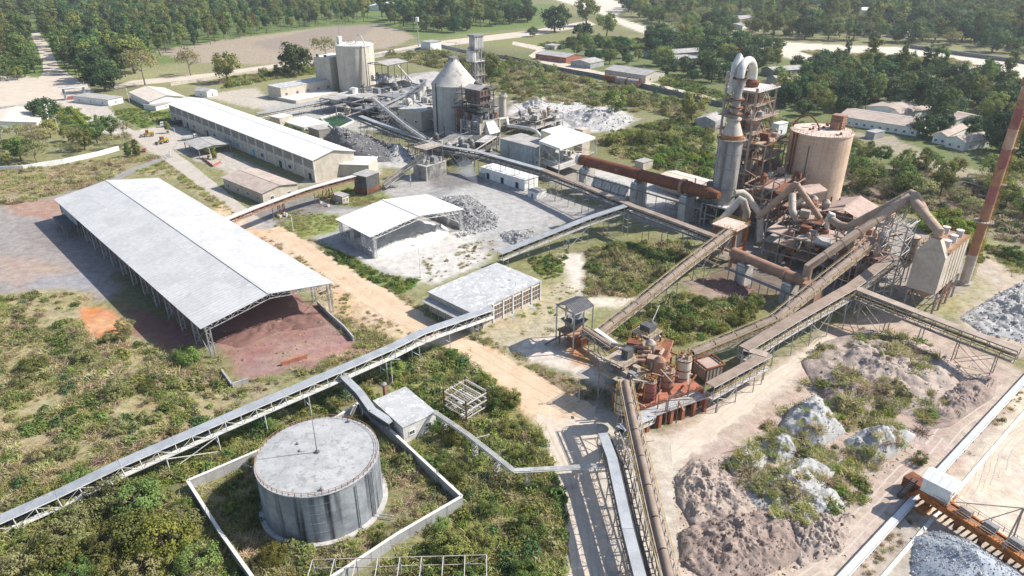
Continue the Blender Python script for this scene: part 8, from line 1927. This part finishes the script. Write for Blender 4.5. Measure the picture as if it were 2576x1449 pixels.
KIT = kit('undergrowth', [bush('leaf_mid'), bush('leaf_dark', 160, 1.1, 1.1), bush('leaf_olive', 130, 1, .8, .26, 20), bush('leaf_bright', 150, 1.1, .6), tuft('straw'), tuft('grass'), tuft('twig', 80, 1.0, .9, .03), tuft('grass', 90, .8, .8, .04, .6), bush('leaf_yellow', 120, 1.0, .6, .26), tuft('straw', 110, .7, .9, .03, .8), TREE['thicket'][0][0], TREE['thickol'][1][0], TREE['thicket'][2][0]])
MIX = {'field': ([0,1,2,4,5,6,7,9,3,10,11], [.07,.025,.11,.21,.19,.12,.10,.17,.03,.012,.018]), 'green': ([0,1,3,5,7,2,8,4,9,10,12], [.16,.06,.13,.2,.16,.08,.07,.08,.06,.022,.015]), 'dry': ([4,9,5,6,2,7], [.26,.22,.2,.08,.1,.14]), 'lawn': ([7,5,3,9], [.4,.25,.15,.2]), 'yard': ([5,4,7,9,2,3,0,6], [.26,.16,.18,.14,.08,.06,.06,.06]), 'lush': ([3,0,8,1,5], [.35,.25,.1,.15,.15]), 'brown': ([6,2,4,1,9], [.35,.25,.15,.1,.15])}
SZ = [ # label, polygon, density, mix, size, clump
 ('tangled dry scrub and bushes of the big left field', [(-120,752),(200,738),(300,800),(330,850),(420,890),(500,900),(570,985),(720,962),(560,1050),(280,1170),(-120,1320)], .62, 'field', 1.05, .5),
 ('dense green undergrowth below the conveyor tail', [(-120,1290),(290,1190),(470,1240),(640,1449),(700,1600),(-120,1600)], .8, 'green', 1.1, .3),
 ('weeds growing inside the tank bund', [(490,1235),(650,1165),(840,1085),(900,1045),(1150,1262),(860,1445),(700,1540),(600,1390)], .85, 'field', .95, .4),
 ('green tangle under the long conveyor above the bund', [(300,1200),(560,1075),(850,955),(1000,890),(900,1000),(660,1130),(480,1205),(330,1240)], .9, 'green', 1.0, .3),
 ('thick green scrub between the bund and the gravel track', [(870,960),(1010,880),(1135,875),(1290,1010),(1365,1110),(1392,1200),(1415,1300),(1420,1449),(1415,1600),(740,1600),(1175,1270),(1000,1085)], .8, 'green', 1.1, .35),
 ('bushes along the shed front and its retaining wall', [(470,890),(530,860),(570,930),(620,960),(750,930),(900,880),(830,800),(880,800),(1000,860),(860,925),(700,965),(570,985)], .7, 'dry', .9, .5),
 ('tall pale grass in the field beside the steep incline', [(1480,622),(1735,608),(1728,690),(1620,745),(1478,742)], 1.0, 'field', 1.15, .3),
 ('green scrub between the incline and the bins', [(1530,835),(1720,738),(1910,765),(1880,830),(1740,860),(1640,880)], .8, 'green', 1.15, .4),
 ('scrubby green patch by the mesh-glazed hall', [(1330,650),(1430,630),(1410,700),(1370,715)], .6, 'lush', .7, .6),
 ('grass verge at the corner of the white shed', [(800,612),(868,640),(960,690),(1052,706),(1012,742),(940,712),(860,668)], 1.1, 'lush', .7, .2),
 ('grass on the round island by the lamp', [(690,545),(760,527),(855,548),(848,578),(760,598),(722,580)], .8, 'lawn', .5, .5),
 ('rough grass under the white-roofed conveyor', [(790,490),(930,468),(985,500),(900,520),(840,516)], .7, 'lawn', .6, .5),
 ('dry weeds along the orange road edges', [(640,585),(800,700),(980,838),(1000,866),(930,860),(842,800),(806,740),(690,650)], .35, 'dry', .6, .8),
('ragged weeds along the right edge of the orange road', [(700,556),(870,655),(1010,738),(1110,800),(1280,876),(1400,945),(1385,955),(1260,890),(1090,812),(990,748),(860,672),(690,568)], .5, 'dry', .6, .6),
 ('ragged weeds along the left edge of the orange road', [(660,590),(790,672),(900,760),(1050,850),(1190,915),(1300,1008),(1360,1060),(1330,1040),(1170,915),(1020,850),(880,765),(760,670)], .5, 'dry', .6, .6),
 ('thin weeds on the bare ground below the hall', [(1120,810),(1350,750),(1420,710),(1490,745),(1400,845),(1260,868)], .22, 'lawn', .45, .8),
 ('weeds on the bank beside the brick-red deck', [(1300,915),(1420,942),(1540,995),(1500,1038),(1390,985)], .7, 'dry', .6, .4),
 ('weeds and bushes over the gravel stockyard', [(1800,1190),(1990,1010),(2050,885),(2150,822),(2340,862),(2425,960),(2330,1080),(2200,1180),(2150,1330),(2000,1340),(1900,1290)], .34, 'yard', 1.05, 1.1),
 ('grass strip beside the bright ground conveyor', [(2130,1449),(2300,1270),(2440,1110),(2540,990),(2576,970),(2576,1000),(2450,1150),(2300,1330),(2200,1449)], .35, 'dry', .5, .7),
 ('scrub around the chimney foot', [(2440,600),(2576,650),(2700,700),(2576,690),(2450,660)], .4, 'green', 1.2, .6),
 ('brown and green undergrowth between silo and chimney', [(2110,420),(2330,430),(2576,500),(2700,640),(2450,590),(2250,520),(2110,490)], .35, 'brown', 1.4, .6),
 ('mixed scrub between the old silos and the boundary wall', [(960,140),(1080,126),(1270,155),(1500,205),(1720,255),(1800,290),(1790,330),(1700,300),(1600,270),(1380,235),(1240,230),(1210,200),(1090,170)], .22, 'field', 1.7, .5),
 ('patchy green cover between bunker and colony track', [(1830,280),(1960,300),(2120,340),(2200,370),(2150,430),(1970,430),(1840,400)], .2, 'green', 1.5, .6),
 ('dense bushes beyond the kiln', [(1500,350),(1620,320),(1700,300),(1790,340),(1790,470),(1700,440),(1560,395)], .4, 'green', 1.7, .5),
 ('scrub behind the white dump', [(1260,215),(1500,222),(1640,262),(1600,285),(1400,262),(1280,260)], .14, 'field', 1.5, .7),
 ('lush green bank above the boundary wall', [(1600,200),(1700,195),(1830,245),(1830,262),(1700,238),(1620,218)], .35, 'lush', 2.0, .3),
 ('bright scrub slope between huts and river', [(1500,95),(1640,100),(1700,120),(1600,130),(1500,120),(1380,125),(1330,118)], .12, 'lush', 2.2, .5),
 ('dry grass strip along the left yard', [(-60,430),(120,420),(300,396),(410,394),(330,440),(250,465),(100,500),(-60,540)], .35, 'dry', 1.1, .6),
 ('weedy verge along the large shed', [(310,432),(410,405),(520,482),(640,560),(570,540),(450,452)], .4, 'lawn', .8, .5),
 ('garden shrubs and lawn before the gate house', [(285,272),(375,275),(465,262),(466,298),(360,322),(302,300)], .3, 'lush', 1.0, .5),
 ('bushes between road and packing wing', [(560,225),(690,200),(800,185),(800,160),(700,178),(560,200)], .14, 'green', 2.0, .5),
 ('rough verge along the office garden', [(130,270),(200,275),(230,310),(200,335),(120,340),(20,345),(20,335),(110,320),(140,300)], .3, 'lush', 1.2, .5),
 ('reed grass on the river flats', [(2010,128),(2200,137),(2390,148),(2460,166),(2380,172),(2200,166),(2100,160)], .08, 'dry', 2.0, .6),
 ('weeds around the pond and basin', [(690,300),(800,332),(830,330),(760,335),(700,312)], .5, 'lush', .8, .3),
 ('low weeds on the yard near the white shed', [(1060,640),(1240,600),(1250,640),(1120,690),(1080,715)], .35, 'dry', .5, .8)]
for i, (lab, px, dn_, mx, sz, cl) in enumerate(SZ):
    X, Y = scatter(px, dn_, 0, cl, seed=i * 31 + 9, cscale=.13); n = len(X)
    if not n: continue
    ids, pr = MIX[mx]; f = fbm(X * .15, Y * .15, i + 70, 3)
    idx = nrng.choice(ids, n, p=np.array(pr) / sum(pr)); sw = (f > .12) & np.isin(idx, (4, 6, 9)); idx[sw] = ids[0]
    s = np.minimum(sz * nrng.lognormal(-.1, .5, n), sz * 1.9); s3 = np.stack([s, s * nrng.uniform(.85, 1.15, n), s * nrng.uniform(.7, 1.2, n)], 1)
    s3[idx > 9] *= .42; Zz = np.maximum(0, heap_z(X, Y) - .05)
    cover('undergrowth', lab, np.stack([X, Y, Zz], 1), idx, s3, KIT)
# loose stones on heaps and dumps
def rock(n):
    b = MB(); b.lathe(Vector((0, 0, 0)), [(.25, -.3), (.5, -.1), (.42, .22), (.15, .38)], 6); q_ = []
    for f_ in b.f:
        p = [np.array(b.v[i]) for i in f_]
        for i in range(1, len(p) - 1, 2): q_.append([p[0], p[i], p[i + 1], p[min(i + 2, len(p) - 1)]])
    q_ = np.array(q_); o = np.random.default_rng(n); w = {}
    for a in q_:
        for p in a:
            k_ = tuple(np.round(p, 3)); w.setdefault(k_, o.normal(0, .09, 3)); p += w[k_]
    return q_
leafmat('stone_grey', (.30, .295, .29), (.42, .41, .40), .3, 0.0, .01); leafmat('stone_dark', (.10, .10, .10), (.22, .215, .21), .3, 0.0, .01); leafmat('stone_brown', (.17, .12, .095), (.29, .22, .18), .3, 0.0, .01)
RK = kit('stones', [qmesh('stone', [(q_, m_, RG.random(len(q_)))]) for m_ in ('stone_grey', 'stone_dark', 'stone_brown') for q_ in (rock(1), rock(2))])
for i, (lab, px, dn_, ids, sz) in enumerate([('loose clinker lumps on the heap behind the white shed', [(1100,495),(1180,490),(1255,545),(1250,575),(1150,600),(1110,560)], 4.5, [0,1,2,3], .42), ('loose clinker lumps on the low heap', [(1250,585),(1340,575),(1355,610),(1300,628)], 4, [0,1,2,3], .36), ('clods and stones on the brown spoil heaps', [(1690,1180),(1800,1150),(1920,1230),(2030,1290),(2150,1290),(2130,1400),(1930,1460),(1700,1460)], 2.0, [4,5,4,5], .26), ('scattered stones over the gravel stockyard', [(1820,1170),(2000,1000),(2200,830),(2430,900),(2500,950),(2330,1100),(2130,1280),(1950,1350)], .9, [0,1,4], .3), ('broken stone over the white crushed field', [(2410,800),(2576,705),(2700,740),(2700,900),(2470,840)], 1.2, [0,1], .45), ('fine crushed stone over the heap at the stacker foot', [(2292,1349),(2350,1332),(2430,1352),(2576,1440),(2700,1560),(2576,1640),(2300,1600),(2288,1449)], 6, [0,1], .2), ('rubble over the white dump behind the kiln', [(1290,250),(1420,240),(1600,300),(1560,335),(1330,325)], .3, [0,1,2], .6), ('coal lumps around the coal heap foot', [(797,366),(900,402),(1040,412),(1050,390),(950,350),(830,340)], .5, [2,3,0], .7), ('ore lumps on the floor before the large shed', [(520,860),(700,790),(830,800),(900,860),(640,950)], .5, [4,5], .3)]):
    X, Y = scatter(px, dn_, 0, 0, seed=i * 17 + 500)
    if len(X): s = sz * nrng.lognormal(-.2, .55, len(X)); cover('loose_stones', lab, np.stack([X, Y, heap_z(X, Y)], 1), nrng.choice(ids, len(X)), np.stack([s, s, s * .8], 1), RK, 'stones')
# clipped garden hedge
for px, lab in (([(178,275),(200,300),(222,322)],'clipped green hedge along the gate road'),([(158,330),(190,324),(222,322)],'clipped light hedge along the office garden')):
    pts = [G(u, v) for u, v in px]; c = []
    for a, b in zip(pts, pts[1:]):
        L = (b - a).length
        for k in range(int(L * 45)):
            t = rng.random(); q_ = a.lerp(b, t); c.append((q_.x + rng.uniform(-1, 1), q_.y + rng.uniform(-1, 1), rng.uniform(.1, 2.6)))
    c = np.array(c); me = qmesh('hedge', [(rquads(c, RG.uniform(.5, 1.1, len(c)) * .7, RG), 'leaf_bright', RG.random(len(c)))]); o = bpy.data.objects.new('hedge', me); LINK(o); tag(o, lab, 'hedge')
# ================= air: thin haze over the whole plant, smoke of the small rubbish fire
def volbox(name, label, lo, hi, dens, col, kind='stuff', noise_=None, mesh=None):
    if mesh is None:
        b = MB(); b.obox((Vector(lo) + Vector(hi)) / 2, Vector(((hi[0] - lo[0]) / 2, 0, 0)), Vector((0, (hi[1] - lo[1]) / 2, 0)), Vector((0, 0, (hi[2] - lo[2]) / 2)))
    else: b = mesh
    m = bpy.data.materials.new(name); m.use_nodes = True; n = m.node_tree.nodes; l = m.node_tree.links; n.remove(n['Principled BSDF']); v = n.new('ShaderNodeVolumePrincipled')
    v.inputs['Color'].default_value = (*col, 1); v.inputs['Density'].default_value = dens; v.inputs['Anisotropy'].default_value = .2
    l.new(v.outputs[0], n['Material Output'].inputs['Volume']); o = b.build(name, m, None); tag(o, label, name, kind=kind); return o, n, l, v
volbox('haze', 'thin pale daylight haze over the whole plant', (-13000, -120, -1), (13000, 9600, 116), .00008, (.86, .92, 1.0))

b = MB(); b.tube([G(1198, 462, .2), G(1194, 452, 3), G(1180, 436, 7), G(1166, 415, 13)], [.5, 1.6, 2.8, 4.2], 10)
o, n, l, v = volbox('smoke', 'thin blue-white smoke drifting from the small rubbish fire in the yard', None, None, .05, (.8, .85, .95), mesh=b)
